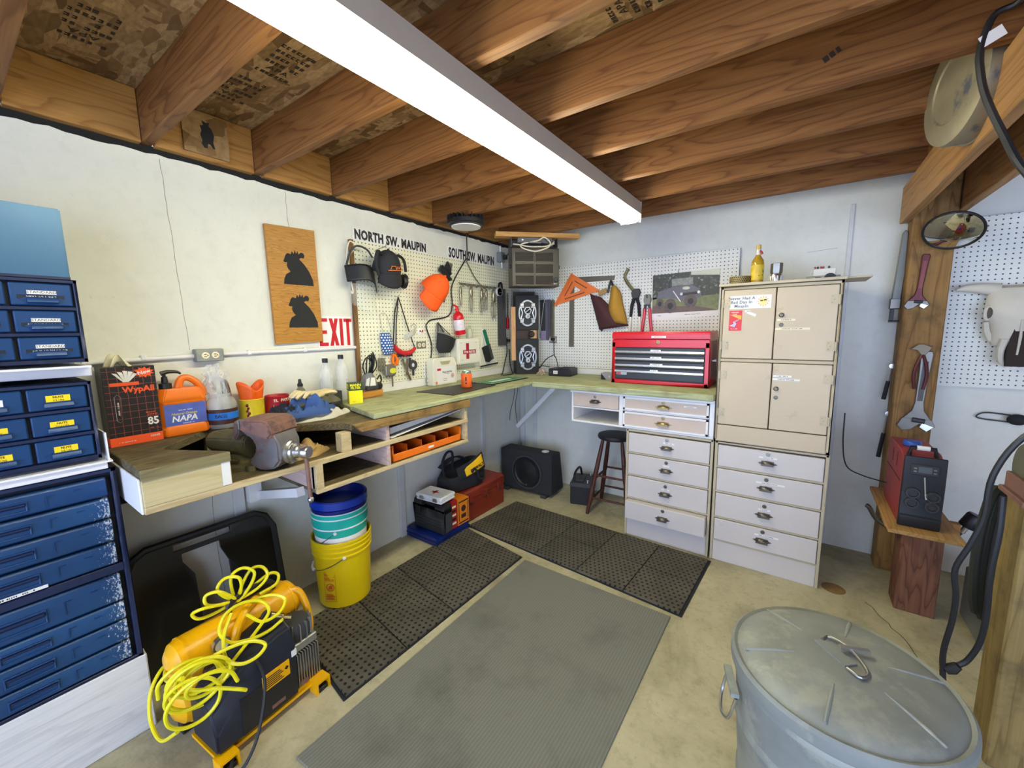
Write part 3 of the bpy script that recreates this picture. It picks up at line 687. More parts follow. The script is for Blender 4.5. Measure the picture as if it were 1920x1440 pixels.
bp('apron_board', m_ply, .545, -2.985, .906, .557, -2.735, BT-.036)
MB(wo).box(.557, -2.765, .91, .5585, -2.738, 1.0).build('paper_scrap', m_white, t)
bp('end_panel', m_white, .01, -2.992, .884, .55, -2.985, BT-.03)
bp('divider_post', m_lumber, .50, -2.285, .906, .55, -2.235, BT-.036); bp('divider_post', m_dedge, .055, -2.66, .906, .09, -2.61, BT-.036)
bp('divider', m_pinkply, .02, -2.04, .906, .552, -2.018, BT-.036); bp('end_panel', m_lumber, .02, -1.442, .772, .552, -1.42, BT-.036)
bp('bottom_shelf', m_dwood, .05, -2.42, .755, .54, -1.42, .771); bp('shelf_lip', m_lumber, .54, -2.42, .753, .556, -1.42, .772)
bp('end_panel', m_pinkply, .05, -2.42, .771, .54, -2.40, .884); bp('divider_post', m_lumber, .52, -2.42, .772, .556, -2.385, .884)
bp('divider', m_pinkply, .05, -2.04, .771, .552, -2.018, .884)
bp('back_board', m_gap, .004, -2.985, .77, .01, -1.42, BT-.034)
MB(wo).beam((.03, -2.44, .64), (.45, -2.44, .75), .04, .035, up=(0, 1, 0)).build('brace', m_white, t)
bp('wall_cleat', m_white, .02, -2.50, .62, .06, -2.44, .884)
# white brace under the corner of the worktop
solo(MB().beam((.0, 0, 0), (.42, 0, .42), .035, .035, up=(0, 1, 0)), 'shelf_brace', m_white, 'white diagonal brace under the worktop in the room corner', 'brace', (.17, -.30, .575))
# orange parts bin and white tray in the cubbies
m_or = paint('orange_plastic', S(238, 118, 18), .4, var=.05)
m_ord = paint('dark_orange_plastic', S(196, 84, 14), .45)
t = thing('parts_bin', 'long orange plastic parts bin in the lower cubby under bench', 'bin', (.50, -1.725, .773), H)
MB().box(-.265, -.03, 0, .265, .25, .006).box(-.265, -.03, 0, .265, -.022, .040).box(-.265, .24, 0, .265, .25, .095).box(-.265, -.03, 0, -.257, .25, .09).box(.257, -.03, 0, .265, .25, .09).build('tray', m_or, t, bevel=.002)
for k in range(4): MB().box(-.16+.106*k-.002, -.02, .005, -.16+.106*k+.002, .24, .075).build('divider', m_ord, t)
MB().box(-.012, -.0312, .014, .03, -.030, .026).build('paper_label', m_paper, t)
t = thing('paper_tray', 'thin white tray resting at a tilt in upper bench cubby', 'tray', (.50, -1.73, .907), H)
MB().prism([(-.27, .0), (.27, .062), (.27, .066), (-.27, .004)], 'xz', -.04, .25).build('sheet', m_white, t)
MB().prism([(-.27, .022), (-.27, .055), (.255, .086), (.27, .07)], 'xz', -.03, -.026).build('front_face', paint('greyish_white', S(206, 206, 206), .5), t)
# ---------------------------------------------------------------- bench vise
m_vise = paint('worn_grey_iron', S(112, 108, 110), .5, .35, .2, 12, bump=.25, bscale=30, wear=S(120, 92, 84), wearamt=.55, wscale=9)
m_viseo = paint('olive_iron', S(96, 90, 62), .6, .25, .25, 12, bump=.3, bscale=30, wear=S(128, 112, 60), wearamt=.58, wscale=10)
m_rust = paint('rusty_iron', S(134, 98, 86), .6, .25, .2, 14, bump=.25, wear=S(96, 74, 72), wearamt=.6, wscale=10)
t = thing('bench_vise', 'heavy worn iron bench vise bolted in the workbench notch', 'vise', (.40, -2.585, .906), math.radians(25))
def oct_(x, y0, y1, z0, z1, b):
    return [(x, y0+b, z0), (x, y1-b, z0), (x, y1, z0+b), (x, y1, z1-b), (x, y1-b, z1), (x, y0+b, z1), (x, y0, z1-b), (x, y0, z0+b)]
MB().lathe([(0, 0), (.095, 0), (.095, .018), (.07, .026), (.062, .032), (.06, .06), (0, .06)], (-.06, 0, 0), 28).build('swivel_base', m_viseo, t)
for a in (.6, 2.5, -.6, -2.5):
    MB().cyl((-.06+.105*math.cos(a), .105*math.sin(a), 0), (-.06+.105*math.cos(a), .105*math.sin(a), .022), .02, n=12).build('bolt_lug', m_viseo, t)
MB().loft([oct_(-.215, -.022, .022, .085, .12, .012), oct_(-.20, -.042, .042, .06, .142, .024), oct_(-.15, -.052, .052, .05, .15, .026), oct_(-.06, -.052, .052, .045, .145, .024), oct_(.0, -.058, .058, .04, .14, .02)]).build('fixed_body', m_viseo, t, bevel=.006, seg=2)
MB().loft([oct_(-.055, -.05, .05, .12, .15, .01), oct_(-.03, -.068, .068, .12, .205, .01), oct_(-.004, -.072, .072, .15, .208, .01)]).build('fixed_jaw', m_vise, t, bevel=.004, seg=2)
MB().box(-.008, -.07, .172, -.001, .07, .210).box(.003, -.07, .172, .010, .07, .210).build('jaw_plate', m_steeld, t, bevel=.001)
MB().prism([(.004, .165), (.004, .212), (.118, .214), (.142, .196), (.150, .150), (.130, .135), (.06, .150), (.03, .160)], 'xz', -.080, .080).build('moving_jaw', m_rust, t, bevel=.009, seg=3)
MB().prism([(.005, .166), (.024, .172), (.075, .160), (.145, .160), (.166, .115), (.168, .045), (.140, .012), (.075, .000), (.030, .018), (.018, .040), (.040, .058), (.056, .085), (.052, .118), (.030, .140), (.005, .148)], 'xz', -.064, .064).build('slide_body', m_vise, t, bevel=.014, seg=3)
MB().lathe([(.0, .165), (.05, .165), (.05, .175), (.044, .18), (.036, .18), (.034, .19), (.026, .194), (.026, .205), (.022, .21), (.022, .222), (0, .222)], (0, 0, .068), 28, 'x').build('screw_collar', m_steel, t)
MB().lathe([(0, .215), (.024, .215), (.027, .222), (.027, .246), (.023, .252), (0, .252)], (0, 0, .068), 24, 'x').build('screw_head', m_steel, t)
MB().cyl((.234, 0, .10), (.238, .004, -.135), .0085, n=12).build('handle_bar', m_rust, t)
MB().sph((.238, .004, -.138), .013, 12, 8).build('handle_knob', m_steel, t)
MB().cyl((-.085, -.075, .05), (-.085, -.075, .012), .012, n=10).cyl((-.12, -.085, .046), (-.02, -.07, .040), .006, n=8).build('lock_lever', m_viseo, t)
# tan glove lying on the shelf beside the vise
m_tang = paint('tan_leather', S(176, 144, 88), .75, var=.15, bump=.2)
def glove(name, label, mat, loc, rz, s=1.0, curl=0.0):
    mb = MB()
    def flat(loops): mb.loft(loops)
    def el(x, w_, z0, z1, yc=0): return [(x, yc+w_*math.cos(a), (z0+z1)/2+(z1-z0)/2*math.sin(a)) for a in [2*PI*k/10 for k in range(10)]]
    flat([el(-.12*s, .055*s, .002, .030), el(-.09*s, .045*s, .002, .038), el(-.05*s, .042*s, .002, .034), el(0, .048*s, .002, .036), el(.04*s, .048*s, .002, .032)])
    for k in range(4):
        yc = (-.036+.024*k)*s; L = (.075, .085, .08, .06)[k]*s
        mb.tube([(.03*s, yc, .017), (.03*s+L*.4, yc*1.15, .024+curl*.02), (.03*s+L*.75, yc*1.2, .02+curl*.01), (.03*s+L, yc*1.2, .012)], [.012*s, .011*s, .0105*s, .007*s], 8, sm=3)
    mb.tube([(-.03*s, .035*s, .018), (.01*s, .066*s, .02), (.045*s, .078*s, .014)], [.017*s, .015*s, .010*s], 8, sm=3)
    return solo(mb, name, mat, label, 'glove', loc, rz)
t = thing('work_glove', 'crumpled tan leather glove on the shelf beside the vise', 'glove', (.42, -2.385, .906), .4)
mb = MB(); rag(mb, (0, 0, 0), .075, .115, .028, 3.1, .5)
mb.build('palm', m_tang, t)
MB().grid(lambda u, v: ((u-.5)*.09-.02+.02*math.sin(v*4), (v-.45)*.14, .02+.045*math.sin(PI*min(1, u*1.1))*(1-.4*v)+.012*math.sin(v*9+u*3)), 14, 14).build('cuff', m_tang, t, solid=.004)
# ---------------------------------------------------------------- blue steel cabinets at the far left
m_blue = paint('blue_steel', S(20, 62, 112), .38, .1, .10, 5, bump=.05)
m_blued = paint('navy_frame', S(24, 38, 74), .42, .1, .15, 8)
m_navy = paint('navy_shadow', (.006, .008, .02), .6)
def chipm():
    m, nt, b = base_mat('chipped_blue_steel', .4, .1); v = coords(nt)
    c = ramp(nt, noise(nt, v, 4, 5), [(.25, S(16, 56, 100)), (.75, S(30, 78, 128))])
    tc = _n(nt, 'ShaderNodeTexCoord'); sp = _n(nt, 'ShaderNodeSeparateXYZ'); nt.links.new(tc.outputs['Object'], sp.inputs[0])
    edge = math_(nt, 'MULTIPLY', math_(nt, 'ADD', sp.outputs[0], .085), 3.2)     # chips gather at the worn right-hand end
    f = math_(nt, 'ADD', noise(nt, coords(nt, (190, 90, 90)), 1, 5, .7), math_(nt, 'MINIMUM', edge, .17))
    nt.links.new(mixc(nt, ramp(nt, f, [(.66, (0,)*3), (.70, (1,)*3)]), c, S(196, 204, 214)), b.inputs['Base Color'])
    return m
m_chip = chipm()
BX, BY = .35, -3.005
solo(MB().box(-.95, 0, 0, .004, .34, .297), 'cabinet_plinth', m_whitewood, 'rough white-painted timber plinth under the blue drawer chest', 'plinth', (BX+.003, -2.999, 0), H, bevel=.004)
t = thing('drawer_chest', 'dark blue steel chest of eight shallow drawers with chipped paint', 'drawer chest', (BX, BY, .298), H)
zt = [.712, .690, .617, .541, .457, .374, .341, .236, .165, .085, .012]
MB().box(-.95, 0, 0, -.93, .34, .714).box(-.014, 0, 0, 0, .34, .714).box(-.95, 0, .70, 0, .34, .714).box(-.95, 0, 0, 0, .34, .01).box(-.95, .33, 0, 0, .34, .714).box(-.93, .0, .343, -.014, .02, .372).build('case', m_blued, t, bevel=.002)
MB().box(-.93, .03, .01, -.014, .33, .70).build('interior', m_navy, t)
zt = [.690, .617, .541, .457, .374, None, .341, .236, .165, .085, .012]
k = -1
for a, b in zip(zt[:-1], zt[1:]):
    if a is None or b is None: continue
    k += 1
    d = MB().prism([(.03, b+.003), (.002, b+.003), (-.004, b+.010), (-.002, a-.012), (.004, a-.004), (.03, a-.004)], 'yz', -.928, -.028).build('drawer', m_chip if k not in (0,) else m_blue, t, bevel=.0015)
    zc = (a+b)/2-.004; hh = (a-b)*.22
    for xc in (-.255, -.70):
        out = [(xc-.053, zc-hh), (xc+.053, zc-hh), (xc+.053, zc+hh), (xc-.053, zc+hh)]; inn = [(xc-.049, zc-hh*.72), (xc+.049, zc-hh*.72), (xc+.049, zc+hh*.72), (xc-.049, zc+hh*.72)]
        MB().ring(out, inn, 'xz', -.0075, -.003).build('pull_recess', m_blue, d, bevel=.001)
        MB().prism([(-.004, zc+hh*.5), (-.012, zc+hh*.7), (-.012, zc+hh*.35), (-.004, zc)], 'yz', xc-.047, xc+.047).build('pull_lip', m_blued, d)
    for xc in (-.135,):
        MB().box(xc-.03, -.006, zc+hh*.9, xc-.012, -.003, zc+hh*.9+.002).box(xc-.03, -.006, zc-hh*.9, xc-.028, -.003, zc+hh*.9).box(xc+.03, -.006, zc+hh*.9, xc+.048, -.003, zc+hh*.9+.002).build('card_bracket', m_blue, d)
    if k == 3:
        l = MB().box(-.33, -.0062, b+.004, -.19, -.0048, b+.014).build('paper_label', m_paper, d); scrib(20, .007, m_ink, l, (-.26, -.0064, b+.009))
def parts_cab(label, z0, stick, loc_y=BY-.012):
    t = thing('parts_cabinet', label, 'cabinet', (BX, loc_y, z0), H)
    hgt = .258
    MB().box(-.93, 0, 0, -.92, .30, hgt).box(-.008, 0, 0, 0, .30, hgt).box(-.93, 0, hgt-.010, 0, .30, hgt).box(-.93, 0, 0, 0, .30, .012).box(-.93, .29, 0, 0, .30, hgt).box(-.92, 0, .084, -.008, .02, .094).box(-.92, 0, .164, -.008, .02, .174).build('case', m_blued, t, bevel=.001)
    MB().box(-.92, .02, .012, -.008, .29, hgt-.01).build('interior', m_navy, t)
    for c in range(6):
        for r in range(3):
            x1 = -.013-c*.135; x0 = x1-.126; zb = (.015, .097, .177)[r]; zt_ = (.081, .161, .244)[r]
            d = MB().box(x0, .002, zb, x1, .02, zt_).build('drawer', m_blue, t, bevel=.003)
            xc = (x0+x1)/2
            MB().prism([(.002, zb+.026), (-.006, zb+.022), (-.010, zb+.010), (-.006, zb+.007), (.002, zb+.007)], 'yz', xc-.032, xc+.032).build('pull', m_blue, d, bevel=.001)
            for sg in (-1, 1): MB().prism([(xc+sg*.032, zb+.007), (xc+sg*.032, zb+.024), (xc+sg*.046, zb+.020)], 'xz', 0, .003).build('pull_ear', m_blue, d)
            stick(d, c, r, xc, zb, zt_)
    return t
m_yel = paint('yellow_tape', S(244, 214, 24), .5, var=.03)
def st_up(d, c, r, xc, zb, zt_):
    if c > 2: return
    o = MB().box(xc-.030, .0008, zt_-.033, xc+.030, .002, zt_-.022).build('paper_label', m_paper, d); txt('STANDARD', .0105, m_ink, o, (xc, .0006, zt_-.0275), ext=.0002, sx=1.1)
    o = MB().box(xc-.05, .0008, zt_-.047, xc+.046, .002, zt_-.0355).build('embossed_tape', m_navy, d)
    txt(('1/4 X 1/2.3/4.1.1 1/4', '5/16X1/2.3/4.1.1 1/4', '3/8X1 1/2.1 3/4.2')[r], .0088, m_paper, o, (xc-.002, .0006, zt_-.0415), ext=.0002)
def st_lo(d, c, r, xc, zb, zt_):
    if c > 2: return
    o = MB().box(xc-.026, .0008, zt_-.045, xc+.026, .002, zt_-.022).build('yellow_label' if (c, r) != (1, 2) else 'paper_label', m_yel if (c, r) != (1, 2) else m_paper, d)
    txt('NUTS', .009, m_ink, o, (xc, .0006, zt_-.028), ext=.0002, bold=.0002); txt(('5/8 USS', '7/16 USS', '1/2 USS')[r] if c == 0 else '9/16 USS', .008, m_ink, o, (xc, .0006, zt_-.038), ext=.0002)
m_shelfw = paint('white_shelf_board', S(224, 222, 226), .5)
solo(MB().box(-.95, -.004, 0, .0, .33, .022), 'shelf_board', m_shelfw, 'white board between the drawer chest and lower small-parts cabinet', 'board', (BX, -3.022, 1.0135), H, bevel=.002)
solo(MB().box(-.95, -.014, 0, .016, .31, .006).box(.006, -.01, .004, .010, .31, .10), 'shelf_tray', m_white, 'thin white sheet tray under the yellow-labelled parts cabinet', 'tray', (BX, -3.026, 1.0365), H)
parts_cab('blue steel small-parts cabinet with yellow NUTS labels on its drawers', 1.0545, st_lo, BY-.028)
solo(MB().box(-.95, .03, 0, .0, .31, .030), 'shelf_board', m_shelfw, 'upper white shelf board between the two small-parts cabinets', 'board', (BX, -3.022, 1.328), H, bevel=.002)
solo(MB().box(-.95, -.010, 0, .0, .31, .006), 'shelf_tray', m_white, 'thin white sheet tray under the STANDARD-labelled parts cabinet', 'tray', (BX, -3.026, 1.3585), H)
for s_ in (-.90, -.03):
    pass
parts_cab('blue steel small-parts cabinet with white STANDARD labels on its drawers', 1.376, st_up, BY-.026)
m_bluerefl = paint('blue_steel_painted_reflection', S(66, 108, 142), .34, .25, .05, 3, wear=S(48, 66, 92), wearamt=.74, wscale=12)  # blue lightened in the colour itself to imitate light reflected off the front
t = thing('steel_case', 'plain blue steel case, reflected light painted into its colour, on top of the small-parts cabinets', 'case', (BX-.006, BY-.036, 1.6355), H)
MB().box(-.93, 0, 0, 0, .29, .214).build('body', m_bluerefl, t, bevel=.004, seg=2)
MB().box(-.93, -.002, .0, 0, .0, .008).build('bottom_lip', m_blued, t)
solo(MB().box(-.0, 0, 0, .03, .02, .030), 'tin_lid', m_cream, 'cream tin edge peeking over the plain blue steel case', 'tin', (.33, -3.19, 1.851), H, bevel=.003)
# ================================================================ things standing on the left bench
def frustum_box(mb, x0, x1, y0, y1, z0, z1, tx=0, ty=0):
    return mb.loft([[(x0, y0, z0), (x1, y0, z0), (x1, y1, z0), (x0, y1, z0)], [(x0+tx, y0+ty, z1), (x1-tx, y0+ty, z1), (x1-tx, y1-ty, z1), (x0+tx, y1-ty, z1)]])
# wipes carton
m_carton = paint('black_carton', (.016, .012, .012), .4)
m_ored = paint('orange_red_print', S(246, 92, 40), .45, var=.03)
t = thing('wipes_carton', 'black carton of disposable wipes with orange grid print on the bench', 'carton', (.125, -2.892, BT+.001), H)
MB().box(-.078, 0, 0, .078, .10, .305).build('box', m_carton, t, bevel=.001)
MB().box(-.0785, -.0008, .0, .0785, 0, .034).build('orange_base_band', m_ored, t); MB().box(-.0792, .0, .0, -.0782, .10, .034).build('orange_base_band', m_ored, t)
gl = paint('grid_print', S(190, 96, 84), .5)
mb = MB()
for k in range(6): mb.box(-.062+.025*k, -.0006, .036, -.0612+.025*k, 0, .303)
for k in range(10): mb.box(-.077, -.0006, .05+.0265*k, .077, 0, .0508+.0265*k)
mb.build('grid_lines', gl, t)
txt('WypAll', .031, m_ored, t, (.022, -.0010, .215), bold=.0010, ax='c', sx=1.0)
txt('SCOTT', .009, gl, t, (.022, -.0010, .2345)); MB().box(-.06, -.0010, .232, .025, 0, .245).build('print_bar', m_ored, t)
for a in (-2, -1, 0, 1, 2):
    MB().prism([(-.014+.003*a, .246), (-.010+.003*a, .246), (-.012+.016*a+.008, .288-.004*abs(a)), (-.012+.016*a-.006, .291-.004*abs(a))], 'xz', -.0012, 0).build('wiper_print', m_paper, t)
pts = []
for k in range(22):
    a = 2*PI*k/22; r = 1.0 if k % 2 else .66
    pts.append((.043+.034*r*math.cos(a), .280+.022*r*math.sin(a)))
MB().prism(pts, 'xz', -.0012, 0).build('starburst', m_ored, t); txt('New', .02, m_paper, t, (.044, -.0014, .280), rot=.25, bold=.0004)
MB().tube([(-.052, -.0006, .10), (-.052, -.0006, .19), (-.043, -.0006, .20), (-.034, -.0006, .19), (-.034, -.0006, .10), (-.043, -.0006, .09)], .0009, 6, closed=True).build('perforated_slot', m_steel, t)
scrib(12, .007, m_paper, t, (-.043, -.0010, .145), rot=H)
txt('85', .042, m_paper, t, (.054, -.0010, .082), bold=.0012, sx=.85); scrib(7, .008, m_ored, t, (.052, -.0010, .119)); scrib(6, .008, m_ored, t, (.055, -.0010, .110)); scrib(7, .006, gl, t, (.056, -.0010, .055))
txt('05045', .012, m_paper, t, (.054, -.0012, .022)); scrib(16, .005, m_paper, t, (-.03, -.0012, .013))
mb = MB().grid(lambda u, v: ((u-.5)*.055+.012*math.sin(v*5)-.02, .045+(v-.5)*.04, .304+.052*math.sin(PI*min(1, u*1.05))*(.7+.3*math.sin(v*7+u*4))), 12, 10)
mb.build('tissue', paint('cream_tissue', S(236, 228, 196), .8), t, solid=.002)
# orange soap jug
t = thing('soap_jug', 'orange plastic hand cleaner jug with pump and blue label on bench', 'jug', (.075, -2.730, BT+.001), H)
sec = lambda z, a, b, c_: [(x, y, z) for x, y in ((-a+c_, -b), (a-c_, -b), (a, -b+c_), (a, b-c_), (a-c_, b), (-a+c_, b), (-a, b-c_), (-a, -b+c_))]
MB().loft([sec(0, .083, .044, .015), sec(.012, .088, .048, .018), sec(.035, .086, .046, .018), sec(.04, .082, .043, .018), sec(.14, .082, .043, .018), sec(.145, .086, .046, .018), sec(.165, .085, .045, .02), sec(.20, .072, .035, .02)]).build('body', m_or, t, bevel=.004, seg=2)
MB().tube([(-.005, 0, .195), (.008, 0, .232), (.03, 0, .24), (.058, 0, .222), (.076, 0, .195), (.08, 0, .160)], [.016, .015, .014, .014, .015, .018], 10, sm=4).build('handle', m_or, t)
MB().box(-.07, -.0445, .045, .074, -.0425, .135).build('label_panel', paint('blue_label', S(84, 100, 178), .45, var=.25, scale=14), t)
txt('NAPA', .034, m_paper, t, (-.005, -.0450, .071), shear=.2, bold=.0008); txt('Natural Orange', .014, m_yel, t, (-.004, -.0452, .093), shear=.3); scrib(14, .006, m_paper, t, (0, -.0450, .108)); scrib(12, .006, m_paper, t, (.01, -.0450, .051))
MB().lathe([(.022, .198), (.022, .222), (.012, .225), (.010, .25), (.006, .252), (.006, .262), (0, .262)], (-.045, 0, 0), 18).build('pump_collar', m_black, t)
MB().tube([(-.055, 0, .264), (-.03, 0, .270), (.0, 0, .267), (.012, 0, .258)], [.010, .008, .006, .004], 8, sm=3).build('pump_spout', m_black, t)
# clear jar with bags
t = thing('plastic_jar', 'clear plastic jar with blue BAGS tape stuffed with plastic bags', 'jar', (.095, -2.588, BT+.001), H)
m_clear = glassm('clear_plastic', (.92, .93, .93), .08, .32)
MB().lathe([(0, .002), (.054, .002), (.060, .012), (.060, .10), (.054, .125), (.040, .142), (.040, .158)], n=32).build('jar_body', m_clear, t)
m_jl = paint('brown_jar_label', S(70, 34, 30), .5, var=.5, scale=30, wear=S(196, 176, 160), wearamt=.62, wscale=22)
MB().lathe(hollow(.0603, .0609, .022, .09), n=32).build('label_band', m_jl, t)
m_btape = paint('blue_tape', S(28, 112, 206), .6)
MB().lathe(hollow(.0612, .0620, .043, .074), n=32).build('blue_tape', m_btape, t)
for k, ch in enumerate('BAGS'):
    a = -.36+.2*k
    o = txt(ch, .022, m_ink, t, (0, 0, 0), ext=.0003); o.location = (.0624*math.sin(a-.35), -.0624*math.cos(a-.35), .0585); o.rotation_euler = (0, 0, a-.35)
m_bag = glassm('crinkled_bag', (.90, .90, .86), .2, .42)
def crinkle(s, x0, x1, z0, z1, y0, am):
    return lambda u, v: (x0+(x1-x0)*u+am*mnoise.noise(Vector((u*5+s, v*5, s))), y0+.6*am*math.sin(u*9+v*4+s)+am*mnoise.noise(Vector((u*6, v*6+s, 1))), z0+(z1-z0)*v+am*.6*mnoise.noise(Vector((u*4, v*3, s))))
for k, (x0, x1, z0, z1, y0) in enumerate(((-.045, .0, .07, .29, .0), (-.03, .03, .05, .26, -.02), (-.055, -.01, .09, .25, .03), (.0, .04, .05, .17, .01))):
    MB().grid(crinkle(k*3.3, x0, x1, z0, z1, y0, .022), 16, 22).build('plastic_bag', m_bag, t)
MB().grid(lambda u, v: (.012+(u-.5)*.035+.01*math.sin(v*3), -.02+.008*math.sin(u*8), .06+.16*v*(1-.35*(u-.5)**2)), 8, 14).build('foil_bag', paint('grey_foil', S(120, 118, 110), .25, .5), t, solid=.002)
# yellow can with orange bag, red can
m_ycan = paint('yellow_can', S(226, 200, 46), .4, var=.12, scale=12)
def can(name, label, loc, r, h, mat):
    t = thing(name, label, 'can', loc, H)
    MB().lathe([(0, .003), (r-.004, .003), (r-.001, 0), (r, .003), (r-.001, .006), (r-.001, h-.006), (r, h-.003), (r-.002, h), (r-.004, h-.003), (r-.004, .006), (0, .006)], n=32).build('can_body', mat, t)
    return t
t = can('food_can', 'yellow printed food can holding an orange bag on the bench', (.072, -2.452, BT+.001), .053, .112, m_ycan)
mb = MB()
for k, (x, z, r) in enumerate(((-.04, .085, .008), (-.036, .07, .007), (-.041, .058, .007), (-.034, .046, .008), (-.04, .035, .006))):
    a = x/.053; mb.sph((.0535*math.sin(a), -.0535*math.cos(a), z), (r, r*.3, r), 10, 6)
mb.build('tomato_print', paint('dark_red_print', S(112, 26, 26), .5), t)
t2 = thing('orange_bag', 'crumpled orange plastic bag sticking out of the yellow can', 'bag', (.072, -2.452, BT+.06), H)
MB().grid(lambda u, v: (.044*math.cos(2*PI*u)*(.72+.4*v)*(1+.2*math.sin(4*PI*u+2)), .036*math.sin(2*PI*u)*(.72+.4*v)*(1+.25*math.cos(6*PI*u)), .115*v*(1+.22*math.sin(4*PI*u+1)*v)), 26, 8).build('film', paint('orange_film', S(240, 100, 26), .4), t2, solid=.003)
t = can('food_can', 'red printed food can behind the pile of rags on the bench', (.075, -2.335, BT+.001), .056, .112, paint('red_can', S(176, 28, 40), .4, var=.1))
for k, ch in enumerate('EL PATO'):
    a = -.62+.19*k; o = txt(ch, .020, m_cream, t, (0, 0, 0), ext=.0003, bold=.0005); o.location = (.0563*math.sin(a), -.0563*math.cos(a), .09); o.rotation_euler = (0, 0, a)
MB().lathe([(.017, 0), (.017, .001), (.012, .001), (0, .001)], (-.012, -.0555, .045), 16, 'y').build('duck_print', m_yel, t)
scrib(16, .004, m_paper, t, (-.04, -.048, .05), rot=H)
# rags and gloves
mb = MB(); rag(mb, (0, 0, 0), .085, .15, .035, 1.2, .5)
solo(mb, 'rag', paint('white_rag', S(206, 202, 188), .9, bump=.3), 'off-white rag at the bottom of the heap behind the vise', 'rag', (.27, -2.235, BT), .1)
mb = MB(); rag(mb, (0, 0, 0), .09, .135, .05, 5.7, .6)
solo(mb, 'rag', paint('blue_rag', S(58, 88, 148), .9, var=.18, bump=.3), 'crumpled blue shop rag in the heap behind the vise', 'rag', (.265, -2.285, BT+.030), .0)
mb = MB(); rag(mb, (0, 0, 0), .06, .11, .035, 8.1, .6)
solo(mb, 'rag', paint('camouflage_cloth', S(96, 92, 70), .9, var=.35, scale=22), 'olive grey cloth folded under the cream glove', 'rag', (.21, -2.20, BT+.062), .0)
mb = MB(); rag(mb, (0, 0, 0), .05, .075, .03, 9.7, .6)
solo(mb, 'rag', paint('dark_navy_cloth', S(30, 34, 48), .9), 'dark navy cloth at the left end of the rag heap', 'rag', (.24, -2.385, BT+.035), .0)
glove('work_glove', 'cream leather glove on top of the rags behind the vise', paint('cream_leather', S(222, 204, 158), .75, var=.08, bump=.2), (.215, -2.225, BT+.094), H+PI+.2, .95, .6)
t = thing('spray_bottle', 'small bottle with black cap behind the cream glove', 'bottle', (.06, -2.205, BT+.001), H)
MB().lathe([(0, 0), (.022, 0), (.023, .004), (.023, .12), (.012, .135), (.012, .14), (0, .14)], n=20).build('bottle_body', paint('smoky_bottle', S(120, 116, 100), .3), t)
MB().lathe([(.014, .14), (.014, .152), (.009, .158), (.007, .178), (0, .18)], n=16).build('cap', m_black, t)
# two clear water bottles
m_water = glassm('clear_bottle', (.90, .92, .92), .05, .28); m_wat2 = glassm('liquid', (.86, .88, .86), .05, .35)
for k, (y, lab, lev) in enumerate(((-2.055, 'clear plastic bottle of water with black cap nearer the vise', .165), (-1.958, 'clear plastic bottle with black cap beside the yellow filter box', .12))):
    t = thing('plastic_bottle', lab, 'bottle', (.06, y, BT+.001 if k == 0 else 1.061), H, 'water bottles on the bench')
    hh = .262 if k == 0 else .25
    MB().lathe([(0, .002), (.033, .002), (.036, .01), (.036, .05), (.035, .06), (.036, .07), (.036, hh-.075), (.033, hh-.055), (.015, hh-.022), (.013, hh-.018), (.013, hh)], n=28).build('bottle_body', m_water, t)
    MB().lathe([(0, .005), (.034, .005), (.0345, .012), (.0345, lev), (0, lev)], n=28).build('liquid', m_wat2, t)
    MB().lathe([(.0155, hh-.006), (.0155, hh+.016), (.014, hh+.018), (0, hh+.018)], n=20).build('cap', m_black, t)
# small dark holder, oil filter box, wood block, respirator
t = thing('card_holder', 'small dark grey plastic holder beside the yellow filter box', 'holder', (.165, -2.062, 1.061), H)
MB().box(-.034, 0, 0, .034, .05, .075).box(-.030, .04, .075, -.02, .05, .088).build('holder_body', m_dark, t, bevel=.002)
t = thing('filter_box', 'yellow and green oil filter carton on the green worktop', 'box', (.20, -1.972, 1.061), H-.42)
my_ = paint('bright_yellow_card', S(246, 234, 24), .45, var=.03); mg_ = paint('dark_green_card', S(34, 66, 36), .45)
MB().box(-.036, -.036, 0, .036, .036, .074).build('carton', my_, t); MB().box(-.0363, -.0363, .074, .036, .036, .115).build('carton_top', mg_, t)
for fc, pz, tt in (('front', (0, -.0368, .104), 'MANN'), ('front', (0, -.0368, .088), 'FILTER'), ('left', (-.0368, 0, .104), 'MANN'), ('left', (-.0368, 0, .088), 'FILTER')):
    txt(tt, .020 if tt == 'MANN' else .018, my_, t, pz, face=fc, bold=.0006, ext=.0002)
scrib(7, .004, mg_, t, (-.012, -.0364, .012))
solo(MB().box(-.105, -.035, 0, .07, .035, .042), 'wood_block', wood('varnished_block', S(168, 110, 44), S(206, 150, 72), 'x', .45, 6, 9, .7), 'short varnished wooden block under the respirator on the worktop', 'block', (.10, -1.80, 1.061), H, bevel=.003)
t = thing('respirator', 'grey and white half-mask respirator with tangled black straps', 'respirator', (.09, -1.80, 1.104), H)
m_gcam = paint('grey_shell', S(116, 116, 118), .45, var=.1)
MB().loft([[(.055*math.cos(a), .04*math.sin(a), 0) for a in [2*PI*k/10 for k in range(10)]], [(.058*math.cos(a), .042*math.sin(a), .03) for a in [2*PI*k/10 for k in range(10)]], [(.044*math.cos(a), .034*math.sin(a), .075) for a in [2*PI*k/10 for k in range(10)]], [(.022*math.cos(a), .02*math.sin(a), .105) for a in [2*PI*k/10 for k in range(10)]]]).build('shell', m_gcam, t, smooth=False)
MB().prism([(-.022, .03), (.018, .028), (.014, .078), (-.012, .08)], 'xz', -.046, -.040).build('white_panel', m_white, t); MB().prism([(-.05, .035), (-.028, .03), (-.02, .08), (-.04, .072)], 'xz', -.042, -.036).build('white_panel', m_white, t)
MB().box(-.045, -.048, .004, .035, -.02, .026).build('chin_band', m_dark, t, bevel=.004)
